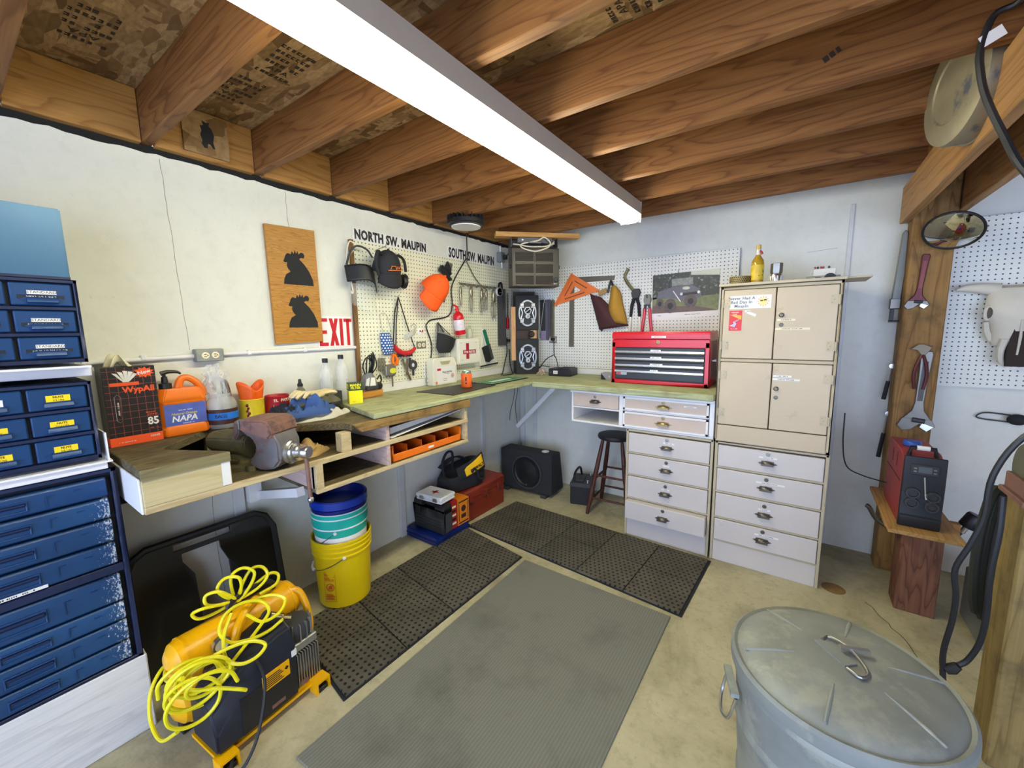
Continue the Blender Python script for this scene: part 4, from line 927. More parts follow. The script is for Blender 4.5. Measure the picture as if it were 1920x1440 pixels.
MB().lathe([(.026, 0), (.026, .012), (.02, .016), (0, .016)], (.058, -.01, .018), 18, 'y').build('valve', m_black, t)
for k in range(5):
    MB().tube([(-.02+.01*k, 0, .09), (-.04+.02*k, -.01-.006*k, .15), (-.02+.012*k, -.02, .20+.008*k), (.02+.005*k, -.012, .17), (.01+.004*k, .0, .10)], .004, 6, sm=5).build('strap', m_black, t)
MB().tube([(.06, -.01, .02), (.085, -.01, .05), (.07, -.02, .085), (.05, -.015, .06)], .005, 6, sm=4).build('strap', m_black, t)
# mesh mat, green tray and koozie on the worktop
solo(MB().prism([(.20, -1.52), (.515, -1.50), (.46, -1.0), (.215, -.96)], 'xy', 0, .003), 'grip_mat', dotgrid('black_mesh', (.014, .014, .015), S(92, 96, 84), .016, .22, 'xy', row_shift=.5), 'black mesh grip mat on the left worktop under the orange sleeve', 'mat', (0, 0, 1.061))
t = thing('counter_mat', 'green and white printed counter mat with dark border on worktop', 'mat', (.33, -.76, 1.061), 0)
MB().rbox((0, 0, .002), (.20, .48, .004)).build('mat_base', m_blackm, t); MB().rbox((0, 0, .0046), (.165, .44, .0014)).build('green_panel', paint('green_print', S(46, 142, 84), .45), t)
MB().rbox((.0, -.01, .0056), (.05, .25, .0008)).build('white_panel', m_paper, t); MB().ring([(-.078, -.215), (.078, -.215), (.078, .215), (-.078, .215)], [(-.075, -.212), (.075, -.212), (.075, .212), (-.075, .212)], 'xy', .0052, .0060).build('white_border', m_paper, t)
t = thing('can_sleeve', 'orange foam drink sleeve with a can inside on the mat', 'can sleeve', (.345, -1.185, 1.065), H)
MB().lathe([(0, 0), (.036, 0), (.038, .003), (.038, .093), (.036, .096), (.033, .096), (.033, .006), (0, .006)], n=28).build('sleeve', paint('foam_orange', S(244, 104, 34), .8, var=.04), t)
MB().lathe([(.0325, .05), (.0325, .108), (.029, .114), (.028, .112), (0, .112)], n=28).build('can', paint('green_silver_can', S(150, 178, 160), .25, .7, .3, 30), t)
for k, ch in enumerate('G'):
    o = txt(ch, .03, m_black, t, (0, 0, 0), bold=.001); o.location = (.0385*math.sin(.55), -.0385*math.cos(.55), .03); o.rotation_euler = (0, 0, .55)
o = MB().box(-.006, -.0006, .0, .006, 0, .012).box(-.005, -.0006, .02, .005, 0, .05).build('black_print', m_black, t); o.location = (.0385*math.sin(-.95), -.0385*math.cos(-.95), .025); o.rotation_euler = (0, 0, -.95)
# ================================================================ left wall
PX = .024                                    # face of the left pegboard
def LW(name, label, cat, y, z, x=PX, group=None): return thing(name, label, cat, (x, y, z), H, group)
m_peg = dotgrid('cream_pegboard', S(232, 230, 204), S(40, 37, 28), .0254, .155, 'xz')
m_pegw = dotgrid('white_pegboard', S(232, 231, 222), S(36, 35, 32), .0254, .155, 'xz')
t = thing('pegboard', 'cream pegboard on the left wall between the street signs and worktop', 'pegboard', (.018, -1.7929-.0127, 1.9967-.0127), H)
MB().box(.0026, -.006, -.864, 1.665, 0, .022).build('board', m_peg, t)
MB().box(-.020, -.010, -.864, .0026, .012, .022).build('edge_batten', wood('brown_batten', S(110, 78, 46), S(146, 108, 68), 'z', .7, 5, 9, .6), t)
MB().box(.0026, .0, -.864, 1.665, .014, .022).build('backing', m_gap, t)
solo(MB().box(-1.86, -.02, 0, -.02, 0, .058), 'wall_ledger', m_white, 'white board along the left wall between pegboard and worktop', 'board', (.0, 0, 1.061), H, bevel=.002)
# rooster board
t = LW('stencil_board', 'varnished plywood board with two black rooster stencils', 'board', -2.165, 1.402, .004)
MB().prism([(-.125, 0), (.132, .008), (.126, .612), (-.132, .602)], 'xz', -.018, 0).build('plywood', wood('golden_plywood', S(150, 98, 36), S(198, 144, 66), 'x', .45, 14, 22, 1.2), t, bevel=.001)
roo = [(-.078, 0), (.082, 0), (.080, .03), (.062, .075), (.038, .110), (.012, .136), (.022, .144), (.036, .142), (.042, .155), (.038, .168), (.024, .172), (.010, .160), (.006, .178), (-.002, .162), (-.008, .180), (-.016, .160), (-.024, .174), (-.030, .156), (-.048, .160), (-.058, .150), (-.064, .134), (-.072, .116), (-.066, .112), (-.052, .112), (-.056, .096), (-.050, .080), (-.038, .066), (-.062, .052), (-.074, .026)]
for dx, dz in ((.018, .312), (.026, .086)):
    MB().prism([(a+dx, b+dz) for a, b in roo], 'xz', -.0188, -.018).build('rooster_stencil', m_blackm, t)
# EXIT sign
t = LW('exit_sign', 'white EXIT sign with red letters partly behind the rooster board', 'sign', -1.938, 1.375, .002)
MB().box(-.115, -.003, -.005, .105, 0, .178).build('panel', m_white, t)
m_exit = paint('sign_red', S(196, 16, 34), .5, var=.03)
mb = MB(); y0_, y1_ = -.0042, -.003
mb.box(-.108, y0_, .006, -.088, y1_, .165).box(-.088, y0_, .006, -.054, y1_, .026).box(-.088, y0_, .145, -.054, y1_, .165).box(-.088, y0_, .076, -.060, y1_, .096)
mb.prism([(-.044, .006), (-.023, .006), (.013, .165), (-.008, .165)], 'xz', y0_, y1_).prism([(-.008, .006), (.013, .006), (-.023, .165), (-.044, .165)], 'xz', y0_-.0003, y1_)
mb.box(.022, y0_, .006, .042, y1_, .165).box(.066, y0_, .006, .085, y1_, .165).box(.050, y0_, .145, .102, y1_, .165)
mb.build('lettering', m_exit, t, smooth=False)
# street signs
for lab, s_, y, z, w_, h_ in (('white street sign reading NORTH SW. MAUPIN above the pegboard', 'NORTH SW. MAUPIN', -1.49, 2.012, .60, .072), ('white street sign reading SOUTH SW. MAUPIN above the pegboard', 'SOUTH SW. MAUPIN', -.685, 2.009, .60, .092)):
    t = LW('street_sign', lab, 'sign', y, z, .004, 'street signs on the left wall')
    MB().box(-w_/2, -.0025, -.005, w_/2, 0, h_).build('panel', m_white, t)
    txt(s_, h_*1.08, m_black, t, (0, -.003, h_*.46), bold=.0038, sx=.56/(len(s_)*h_*.66), sp=1.08)
# conduit, outlet box
t = LW('conduit', 'white painted conduit running along the left wall to the outlet box', 'conduit', -2.2, 1.362, .003)
MB().cyl((.38, -.012, .004), (-.335, -.012, .004), .0095, n=12).build('pipe', m_white, t); MB().cyl((-.445, -.012, .0), (-.80, -.012, -.006), .0095, n=12).build('pipe', m_white, t)
for x in (.06, -.22, -.62): MB().box(x-.010, -.024, -.008, x+.010, 0, .016).build('strap', m_white, t, bevel=.004)
t = LW('outlet_box', 'grey steel outlet box with two cream sockets above the jar', 'outlet', -2.593, 1.336, .003)
def outlet(t, w_, h_, d_, mat, n=2, sp=.038):
    MB().box(-w_/2, -d_, 0, w_/2, 0, h_).build('box', mat, t, bevel=.003)
    for k in range(n):
        x = (k-(n-1)/2)*sp
        s_ = MB().lathe([(.015, 0), (.015, .003), (0, .003)], (x, -d_, h_/2), 20, 'y').build('socket', m_cream, t)
        MB().box(x-.006, -d_-.0036, h_/2+.003, x+.004, -d_-.003, h_/2+.006).box(x-.006, -d_-.0036, h_/2-.007, x+.004, -d_-.003, h_/2-.004).box(x+.006, -d_-.0036, h_/2-.003, x+.010, -d_-.003, h_/2+.002).build('slots', m_black, s_)
outlet(t, .108, .056, .045, m_galv)
t = LW('outlet_plate', 'grey outlet plate with cream sockets on the left pegboard', 'outlet', -1.303, 1.335); outlet(t, .09, .05, .005, paint('grey_plate', S(116, 116, 104), .5))
t = LW('outlet_plate', 'grey outlet with black plug on pegboard beside the corner speakers', 'outlet', -.288, 1.33); outlet(t, .07, .06, .012, paint('dull_plate', S(112, 112, 102), .5))
MB().box(-.0, -.045, .018, .03, -.015, .045).build('plug', m_black, t, bevel=.004)
# white flex on the left of the pegboard
solo(MB().tube([(.0, -.006, 0), (-.03, -.006, .005), (-.05, -.006, -.05), (-.052, -.006, -.12), (-.04, -.006, -.20), (-.028, -.006, -.28), (-.035, -.006, -.295), (-.042, -.006, -.28)], .004, 8, sm=5), 'white_flex', m_cream, 'short white flex looping off the top left of the pegboard', 'cable', (PX, -1.80, 1.985), H)
m_clear2 = glassm('clear_visor', (.80, .82, .68), .1, .22)
# face shield
t = LW('face_shield', 'clear face shield with black brow guard hanging at pegboard top left', 'face shield', -1.80, 1.79)
MB().grid(lambda u, v: (-.085+.20*u, -.022-.085*math.sin(PI*u)-.02*v, .055-.095*v-.05*u+.03*math.sin(PI*u)), 16, 8).build('brow_guard', m_black, t, solid=.006)
MB().grid(lambda u, v: (-.07+.19*u+.01*v, -.02-.085*math.sin(PI*u), -.04-.045*u-.155*v*(1-.25*(2*u-1)**2)), 16, 8).build('visor', m_clear2, t)
MB().tube([(-.07, -.02, .06), (-.06, -.05, .13), (-.02, -.06, .17), (.05, -.055, .16), (.09, -.05, .12)], .006, 8, sm=5).build('headband', m_dark, t)
MB().tube([(-.055, -.015, .06), (-.05, -.02, .12), (-.02, -.02, .15)], .008, 8, sm=4).build('sweatband', paint('tan_band', S(196, 186, 150), .8), t)
# black cap
def cap(name, label, y, z, mat, tilt, s=1.0, tx=.5):
    t = LW(name, label, 'cap', y, z)
    R = Matrix.Translation((0, -.115, 0)) @ Matrix.Rotation(tilt, 4, 'Y') @ Matrix.Rotation(tx, 4, 'X')
    mb = MB(M=R)
    loops = []
    for i in range(9):
        ph = H*i/8*.98
        loops.append([(.092*s*math.cos(ph)*math.cos(a), .080*s*math.cos(ph)*math.sin(a), -.03*s+.125*s*math.sin(ph)) for a in [2*PI*k/24 for k in range(24)]])
    mb.loft(loops); mb.build('crown', mat, t)
    mb = MB(M=R)
    mb.grid(lambda u, v: (.088*s*math.sin((u-.5)*2.4)*(1+.05*v), -.076*s*math.cos((u-.5)*2.4)-.02*v*s*math.cos((u-.5)*2.2), -.03*s-.085*s*v*math.cos((u-.5)*1.6)), 16, 6)
    mb.build('brim', mat, t, solid=.004)
    MB(M=R).sph((0, 0, .096*s), .008, 10, 6).build('button', mat, t)
    return t, R
t, R = cap('baseball_cap', 'black baseball cap with orange emblem hanging on the pegboard', -1.655, 1.86, paint('black_fabric', (.018, .018, .022), .85, bump=.15), -.12, 1.0, .35)
m_emb = paint('orange_thread', S(226, 120, 40), .7)
o = MB(M=R).tube([(-.050, -.078, -.006), (.04, -.083, -.008), (.05, -.078, -.002)], .0028, 6).tube([(-.035, -.080, 0), (-.028, -.080, .018), (-.004, -.085, .018), (.004, -.086, .0), (.012, -.085, .016), (.024, -.083, .002), (.034, -.081, .016), (.045, -.078, .018)], .0028, 6).build('emblem', m_emb, t)
MB(M=R).tube([(-.05, -.01, .07), (-.10, -.03, .09), (-.115, -.04, .03), (-.095, -.05, -.04)], .010, 8, sm=5).build('back_strap', m_blackm, t)
MB().tube([(.0, 0, .10), (.0, -.05, .11), (.0, -.11, .115), (.0, -.12, .13)], .0025, 6).tube([(.10, 0, .10), (.09, -.04, .07), (.07, -.10, .04)], .002, 6).build('peg_hook', m_steeld, t)
# ear muffs
t = LW('ear_muffs', 'black ear muffs with curved headband hanging beside the black cap', 'ear muffs', -1.515, 1.79)
MB().tube([(-.06, -.05, .05), (-.05, -.06, .12), (-.005, -.06, .155), (.045, -.055, .13), (.062, -.05, .06)], .0095, 8, sm=5).build('headband', m_black, t)
for x in (-.018, .034):
    MB().lathe([(0, -.016), (.03, -.016), (.034, -.008), (.034, .010), (.028, .018), (0, .019)], (x, -.055, -.005), 20, 'x', sx=1, sy=1.35).build('ear_cup', m_black, t)
MB().tube([(.05, -.05, .045), (.075, -.05, .03), (.07, -.05, -.02), (.055, -.05, -.035)], .004, 6, sm=4).build('wire_arm', m_black, t)
MB().lathe([(0, -.004), (.028, -.004), (.028, .004), (0, .004)], (-.042, -.055, -.005), 18, 'x', sy=1.3).build('cushion', m_dark, t)
# orange cap
t, R = cap('baseball_cap', 'bright orange baseball cap hanging on the pegboard', -1.25, 1.755, paint('blaze_orange', S(255, 92, 12), .75, var=.04), .42, 1.12, .62)
# spring clamp and steel rule
t = LW('hand_clamp', 'black spring clamp with a steel bar hanging right of the orange cap', 'clamp', -1.03, 1.90)
MB().beam((.055, -.012, .065), (-.045, -.012, -.225), .028, .006, up=(0, 1, 0)).build('bar', paint('worn_grey_bar', S(120, 116, 98), .5, .4), t)
MB().prism([(-.095, -.0), (-.07, .04), (-.03, .02), (.01, -.04), (.03, -.05), (.022, -.07), (-.03, -.04)], 'xz', -.045, -.015).build('jaw', m_black, t, bevel=.004)
MB().prism([(-.03, .03), (-.005, .075), (.02, .03), (.03, -.02), (.01, -.03)], 'xz', -.042, -.018).build('handle', m_black, t, bevel=.004)
# locking pliers on their rack
t = LW('tool_rack', 'thin wire rack holding the locking pliers on the left pegboard', 'rack', -.66, 1.815)
MB().cyl((-.24, -.03, 0), (.24, -.03, 0), .004, n=8).build('rail', m_steeld, t); MB().cyl((-.24, -.012, .015), (.24, -.012, .015), .003, n=8).build('rail', m_steeld, t)
for k in range(9): MB().tube([(-.22+.055*k, 0, .015), (-.22+.055*k, -.03, 0), (-.22+.055*k, -.04, -.015), (-.22+.055*k, -.05, -.004)], .0025, 6, sm=2).build('hook', m_steeld, t)
m_plier = metalm('tarnished_steel', (.42, .40, .30), .35, .3, 20)
def pliers(label, y, z, s):
    t = LW('locking_pliers', label, 'pliers', y, z, group='locking pliers on the rack')
    MB().loft([[(x*s, -.025+yy*.5*s, .0-zz*s) for x, yy in ((-w_, -.02), (w_, -.02), (w_, .02), (-w_, .02))] for w_, zz in ((.006, -.045), (.014, -.02), (.02, .01), (.016, .04), (.012, .06))]).build('jaws', m_plier, t, bevel=.003)
    MB().tube([(-.008*s, -.025, -.05*s), (-.022*s, -.025, -.09*s), (-.018*s, -.025, -.15*s), (-.010*s, -.025, -.19*s)], [.008*s, .009*s, .008*s, .007*s], 8, sm=3).build('handle', m_plier, t)
    MB().tube([(.008*s, -.025, -.05*s), (.018*s, -.025, -.10*s), (.015*s, -.025, -.15*s), (.02*s, -.025, -.175*s)], [.007*s, .007*s, .006*s, .006*s], 8, sm=3).build('handle', m_plier, t)
    MB().cyl((.0, -.025, -.17*s), (.004*s, -.025, -.215*s), .007*s, n=8).build('adjusting_screw', m_steel, t)
for lab, y, z, s in (('small locking pliers at the left end of the rack', -.89, 1.775, .62), ('second locking pliers from the left on the rack', -.765, 1.775, .82), ('locking pliers hanging in the middle of the rack', -.632, 1.765, .84), ('locking pliers with bright handle second from the right', -.572, 1.77, .76), ('largest locking pliers at the right end of the rack', -.47, 1.76, 1.05)):
    pliers(lab, y, z, s)
t = LW('pressure_gauge', 'round white dial gauge hanging at the end of the plier rack', 'gauge', -.415, 1.79)
MB().lathe([(0, 0), (.036, 0), (.037, .004), (.037, .016), (.034, .018), (0, .018)], (0, -.03, 0), 28, 'y').build('dial', m_white, t)
MB().lathe([(.033, .018), (.038, .018), (.038, .022), (.033, .022), (.033, .018)], (0, -.03, 0), 28, 'y').build('bezel', m_steel, t)
MB().box(-.003, -.0495, -.01, .02, -.0488, -.004).build('needle', m_steeld, t)
MB().tube([(.01, -.03, .035), (.02, -.03, .07), (.05, -.03, .075), (.06, -.03, .02), (.065, -.03, -.15)], .010, 8, sm=4).build('hose', m_black, t)
# black power cord from the ceiling down the board
solo(MB().tube([(.0, -.02, .985), (0, -.02, .78), (-.01, -.012, .78), (-.17, -.012, .575), (-.178, -.012, .43), (-.20, -.012, .36), (-.26, -.012, .325), (-.40, -.012, .305), (-.445, -.012, .28), (-.455, -.012, .245), (-.41, -.012, .12), (-.43, -.012, .0), (-.455, -.014, -.075), (-.43, -.014, -.1)], .0048, 8, sm=6), 'extension_lead', m_black, 'black lead dropping from the high-bay lamp across the left pegboard', 'cord', (PX, -.80, 1.235), H)
MB()
t = LW('cord_plug', 'black cord plug with wire bundle beside the white first aid case', 'plug', -1.245, 1.13)
MB().cyl((-.01, -.02, .03), (.012, -.02, -.035), .011, n=10).build('plug_body', m_black, t)
MB().tube([(-.03, -.01, .06), (-.035, -.02, .0), (-.02, -.03, -.03), (-.04, -.02, -.045), (-.05, -.02, .0), (-.04, -.01, .10)], .002, 6, sm=4).build('wires', m_steel, t)
solo(MB().tube([(.0, -.012, 0), (.04, -.012, -.05), (.09, -.012, -.11), (.15, -.014, -.16), (.22, -.016, -.20)], .0045, 8, sm=5), 'hanging_cable', paint('olive_cable', S(120, 116, 80), .6), 'olive cable slung from the board top to the plier rack', 'cable', (PX, -.80, 2.005), H)
# red fire extinguisher
t = LW('fire_extinguisher', 'small red fire extinguisher hanging tilted on the left pegboard', 'extinguisher', -.935, 1.43)
Rx = Matrix.Rotation(-.16, 4, 'Y')
MB(M=Rx).lathe([(0, 0), (.040, 0), (.042, .006), (.042, .13), (.036, .155), (.018, .172), (.014, .178), (0, .178)], (0, -.05, 0), 28).build('cylinder', m_red, t)
MB(M=Rx).lathe(hollow(.0423, .0428, .035, .115), (0, -.05, 0), 28).build('label_band', paint('extinguisher_label', S(226, 214, 220), .5, var=.15, scale=40), t)
MB(M=Rx).cyl((0, -.05, .175), (0, -.05, .21), .012, n=12).rbox((-.012, -.05, .218), (.05, .014, .012), (0, .5, 0)).rbox((-.005, -.05, .195), (.04, .012, .010)).build('valve', m_red, t)
MB(M=Rx).tube([(.02+.014*math.cos(a), -.05, .20+.014*math.sin(a)) for a in [2*PI*k/14 for k in range(14)]], .002, 6, closed=True).build('pull_ring', m_rust, t)
# spotted cloth mask
t = LW('cloth_mask', 'blue cloth mask with white polka dots hanging by thin loops', 'face mask', -1.608, 1.31)
m_dot = dotgrid('polka_dot_cloth', S(52, 88, 150), S(232, 236, 244), .017, .30, 'xz', row_shift=.5, rough=.9)
MB().grid(lambda u, v: (-.05+.075*u+.03*v*0+.02*(1-v)+.025*math.sin(PI*v)*(u-.2), -.012-.03*math.sin(PI*u)*math.sin(PI*(.1+.8*v)), .0+.14*v), 10, 12).build('cloth', m_dot, t, solid=.003)
MB().tube([(-.025, -.012, .14), (-.045, -.012, .26), (-.015, -.014, .27), (.012, -.012, .255), (.045, -.012, .14)], .0018, 6).build('ear_loop', m_steel, t)
# red sling with straps
t = LW('chin_sling', 'red padded sling on black straps hanging in a V on the pegboard', 'sling', -1.47, 1.31)
m_sling = paint('red_padding', S(196, 30, 36), .7)
MB().loft([[(x, -.025+.016*math.cos(a), z+r*math.sin(a)) for a in [2*PI*k/10 for k in range(10)]] for x, z, r in ((-.092, .05, .022), (-.06, .02, .022), (-.02, .0, .02), (.03, .0, .018), (.065, .012, .016), (.085, .03, .012))]).build('pad', m_sling, t)
MB().box(-.075, -.036, -.02, -.01, -.012, .0).box(.0, -.034, -.022, .06, -.012, -.005).build('pouch', m_black, t, bevel=.004)
MB().tube([(-.095, -.022, .06), (-.06, -.012, .28), (-.04, -.03, .375)], .0045, 6).tube([(-.075, -.022, .03), (-.055, -.014, .2), (-.04, -.03, .375)], .004, 6).tube([(.088, -.022, .035), (.04, -.014, .18), (-.04, -.03, .375)], .004, 6).build('strap', m_black, t)
MB().tube([(-.04, 0, .38), (-.04, -.035, .375), (-.04, -.04, .39)], .003, 6).build('peg_hook', m_steel, t)
# clear safety glasses behind the sling
t = LW('safety_glasses', 'clear safety glasses hanging behind the red sling', 'glasses', -1.40, 1.42)
MB().grid(lambda u, v: (-.06+.10*u, -.015-.02*math.sin(PI*u), -.02+.04*v+.05*u), 12, 4).build('lens', glassm('clear_lens', (.7, .7, .62), .1, .4), t, solid=.002)
MB().tube([(.04, -.012, .05), (.05, -.012, .07), (.035, -.012, .09), (.0, -.012, .075)], .003, 6, sm=3).build('temple', glassm('clear_temple', (.6, .6, .52), .1, .6), t)
# tape measure, orange tie, shears, round tool, keys
t = LW('tape_measure', 'chrome tape measure with yellow oval badge on the pegboard', 'tape measure', -1.60, 1.165)
MB().box(-.045, -.04, 0, .04, -.004, .08).build('case', paint('satin_grey', S(140, 136, 124), .35, .5), t, bevel=.010, seg=3)
MB().lathe([(.022, 0), (.022, .002), (0, .002)], (.01, -.04, .038), 24, 'y', sx=1.25, sy=.8).build('badge', paint('lime_badge', S(206, 208, 60), .5), t)
MB().box(.012, -.02, -.07, .022, -.016, .004).build('blade', m_steeld, t)
t = LW('cable_tie_roll', 'orange tape loop hanging above the tape measure', 'tape', -1.552, 1.27)
MB().tube([(.0, -.02, .035), (.018, -.02, .0), (.01, -.02, -.03), (-.012, -.02, -.035), (-.024, -.02, .0), (-.014, -.02, .035)], .011, 8, closed=True).build('loop', m_or, t)
t = LW('snips', 'dull steel snips hanging behind the tape measure', 'snips', -1.46, 1.20)
MB().beam((-.03, -.015, .07), (.035, -.015, -.08), .016, .006, up=(0, 1, 0)).beam((.01, -.018, .07), (.0, -.018, -.04), .016, .006, up=(0, 1, 0)).build('blades', m_plier, t)
t = LW('key_ring', 'bunch of small keys and clips hanging under the cloth mask', 'keys', -1.665, 1.24)
for k in range(5): MB().beam((-.012+.008*k, -.012-.003*k, .05), (-.02+.012*k, -.014-.003*k, -.03-.008*(k % 3)), .008, .002, up=(0, 1, 0)).build('key', m_plier, t)
MB().tube([(.012*math.cos(a), -.015, .055+.012*math.sin(a)) for a in [2*PI*k/14 for k in range(14)]], .0018, 6, closed=True).build('ring', m_steel, t)
t = LW('pizza_wheel_tool', 'round black tubing cutter hanging beside the outlet plate', 'cutter', -1.40, 1.225)
MB().lathe(hollow(.016, .034, 0, .014), (0, -.01, 0), 28, 'y').build('ring', m_dark, t); MB().lathe([(.015, 0), (.015, .006), (0, .006)], (0, -.01, 0), 20, 'y').build('window', m_white, t)
MB().box(-.006, -.022, -.075, .006, -.012, -.03).box(-.03, -.022, .02, -.016, -.012, .05).build('stem', m_dark, t)
t = LW('button_badge', 'round white button badge with red and black print', 'badge', -1.303, 1.455)
MB().lathe([(.026, 0), (.027, .003), (.022, .006), (0, .007)], (0, 0, 0), 28, 'y').build('disc', m_white, t)
MB().box(-.014, -.0085, -.002, -.004, -.007, .01).build('black_print', m_black, t); MB().rbox((.008, -.008, .004), (.005, .001, .02), (0, .5, 0)).rbox((.015, -.008, .004), (.005, .001, .016), (0, .5, 0)).build('red_print', m_red, t)
# black mesh bag
t = LW('mesh_bag', 'black mesh pouch with grey rim hanging on the pegboard', 'bag', -1.09, 1.39)
pr = lambda k, r0, r1: [(r0*math.cos(a), -.045+r1*math.sin(a)) for a in [2*PI*j/16 for j in range(16)]]
MB().loft([[(-.02+.055*math.cos(a), -.04+.03*math.sin(a), -.095) for a in [2*PI*j/18 for j in range(18)]], [(-.015+.085*math.cos(a), -.045+.04*math.sin(a), -.05) for a in [2*PI*j/18 for j in range(18)]], [(.005+.088*math.cos(a), -.045+.042*math.sin(a), .03-.55*.088*math.cos(a)*.6) for a in [2*PI*j/18 for j in range(18)]]]).build('pouch', m_blackm, t)
MB().tube([(.005+.088*math.cos(a), -.045+.042*math.sin(a), .03-.029*math.cos(a)) for a in [2*PI*j/28 for j in range(28)]], .005, 8, closed=True).build('rim', paint('grey_trim', S(128, 128, 124), .7), t)
MB().grid(lambda u, v: (-.083+.176*u+(.055-.176*u+.083-.12)*v*.9+.0, -.012-.01*math.sin(PI*u)*(1-v), .058-.058*u+(.13-.058+.058*u)*v), 8, 8).build('net_back', glassm('dark_net', (.12, .12, .11), .8, .4), t)
MB().tube([(-.083, -.045, .058), (-.05, -.015, .13), (.0, -.02, .06)], .005, 6).tube([(.093, -.045, .0), (-.05, -.012, .13)], .003, 6).build('cord', m_dark, t)
# first aid kits
m_fak = paint('ivory_plastic', S(232, 228, 210), .4, var=.03)
t = LW('first_aid_cabinet', 'white first aid cabinet with red cross hanging on the pegboard', 'first aid kit', -.87, 1.195)
MB().box(-.135, -.075, 0, .135, 0, .20).build('case', m_fak, t, bevel=.006, seg=2)
MB().ring([(-.118, .015), (.122, .015), (.122, .185), (-.118, .185)], [(-.112, .021), (.116, .021), (.116, .179), (-.112, .179)], 'xz', -.077, -.075).build('door_frame', m_white, t)
m_cross = paint('cross_red', S(176, 22, 50), .5)
MB().box(-.034, -.0762, .04, .0, -.075, .165).box(-.07, -.0766, .08, .082, -.075, .112).build('red_cross', m_cross, t)
txt('First Aid Kit', .030, m_paper, t, (.006, -.0769, .096), sx=.86, bold=.0004); scrib(6, .006, m_red, t, (-.09, -.0756, .168)); scrib(6, .006, m_red, t, (.09, -.0756, .168)); scrib(8, .005, m_red, t, (-.08, -.0756, .035))
t = LW('first_aid_case', 'ivory portable first aid case with carrying handle standing on worktop', 'first aid kit', -1.145, 1.0615, .03)
MB().prism([(-.125, .0), (.125, .0), (.125, .15), (.095, .20), (-.115, .20), (-.125, .17)], 'xz', -.075, 0).build('case', m_fak, t, bevel=.006, seg=2)
MB().prism([(-.055, .175), (.055, .175), (.035, .15), (-.04, .15)], 'xz', -.0762, -.070).build('handle_recess', paint('recess_olive', S(176, 168, 128), .6), t)
MB().box(-.095, -.0766, .012, .10, -.0752, .135).build('label_panel', m_paper, t); MB().box(-.088, -.0772, .108, -.05, -.0766, .124).build('logo_block', m_exit, t)
txt('First Aid Kit', .020, m_ink, t, (.015, -.0768, .094), bold=.0002); scrib(16, .006, m_ink, t, (.012, -.0768, .082)); scrib(14, .005, m_ink, t, (-.01, -.0768, .045)); scrib(14, .005, m_ink, t, (-.01, -.0768, .032))
MB().lathe([(.016, 0), (.016, .0006), (0, .0006)], (.07, -.0767, .062), 20, 'y').build('seal_ring', m_cross, t); MB().lathe([(.012, 0), (.012, .0008), (0, .0008)], (.07, -.0768, .062), 20, 'y').build('seal_disc', m_paper, t); MB().lathe([(.006, 0), (.006, .001), (0, .001)], (.07, -.0769, .062), 16, 'y').build('seal_centre', m_cross, t)
for x in (-.06, .07): MB().box(x-.008, -.082, -.0, x+.008, -.076, .004).build('foot', m_fak, t)
MB().box(-.105, -.0772, .012, -.09, -.0760, .03).build('orange_tab', m_or, t)
t = LW('glass_vial', 'small clear glass vial standing on the first aid cabinet', 'bottle', -.815, 1.396, .06)
MB().lathe([(0, .001), (.024, .001), (.026, .005), (.026, .06), (.018, .075), (.010, .082), (.010, .096), (.013, .1), (0, .1)], n=22).build('vial', glassm('old_glass', (.62, .64, .48), .1, .45), t)
# dustpan and brush
t = LW('dustpan', 'white dustpan hanging right of the first aid cabinet', 'dustpan', -.545, 1.155)
MB().prism([(-.12, 0), (.125, .015), (.125, .05), (-.02, .19), (-.05, .32), (-.085, .32), (-.09, .2), (-.125, .12)], 'xz', -.02, 0).build('pan', m_fak, t, bevel=.006)
MB().rbox((.0, -.022, .006), (.24, .008, .010), (0, -.06, 0)).build('rubber_lip', m_black, t)
t = LW('hand_brush', 'green-handled hand brush with black bristles hung on the dustpan', 'brush', -.555, 1.24, .062)
Rb = Matrix.Rotation(.42, 4, 'Y')
Rb = Matrix.Rotation(-.38, 4, 'Y')
MB(M=Rb).box(-.012, -.022, -.03, .016, .0, .12).box(-.014, -.025, .11, .014, .0, .24).build('handle', paint('brush_green', S(18, 112, 76), .45), t, bevel=.006, seg=2)
MB(M=Rb).box(-.016, .0, -.03, .018, .008, .245).build('handle_back', m_white, t, bevel=.003)
MB(M=Rb).loft([[(x, y, z) for x, y in ((-.013, -.02), (-.013, .012), (-.06, .016), (-.064, -.03))] for z in (-.03, .03, .10)]).build('bristles', m_blackm, t)
MB(M=Rb).box(-.013, -.024, -.034, .017, .002, .105).build('brush_block', m_dark, t, bevel=.003)
# ================================================================ corner: heater, speakers
DG = PI/4
def CN(name, label, cat, x, y, z, group=None): return thing(name, label, cat, (x, y, z), DG, group)
t = CN('plank', 'light pine plank fixed across the room corner under the joists', 'plank', .45, -.40, 2.192)
MB().box(-.345, -.045, 0, .345, .045, .036).build('plank_board', wood('fresh_pine', S(196, 140, 78), S(222, 172, 106), 'x', .55, 5, 8, .5), t, bevel=.002)
m_brown = paint('brown_enamel', S(76, 68, 58), .45, .15, .1)
t = CN('shop_heater', 'brown louvred electric heater hanging from a bracket in the corner', 'heater', .43, -.42, 1.803)
MB().prism([(-.06, 0), (-.06, .30), (.10, .34), (.10, .0)], 'yz', -.195, .195).build('case', m_brown, t, bevel=.004)
MB().box(-.19, -.064, .004, .19, -.06, .296).build('front_plate', paint('dark_brown_plate', S(60, 54, 46), .4, .2), t, bevel=.001)
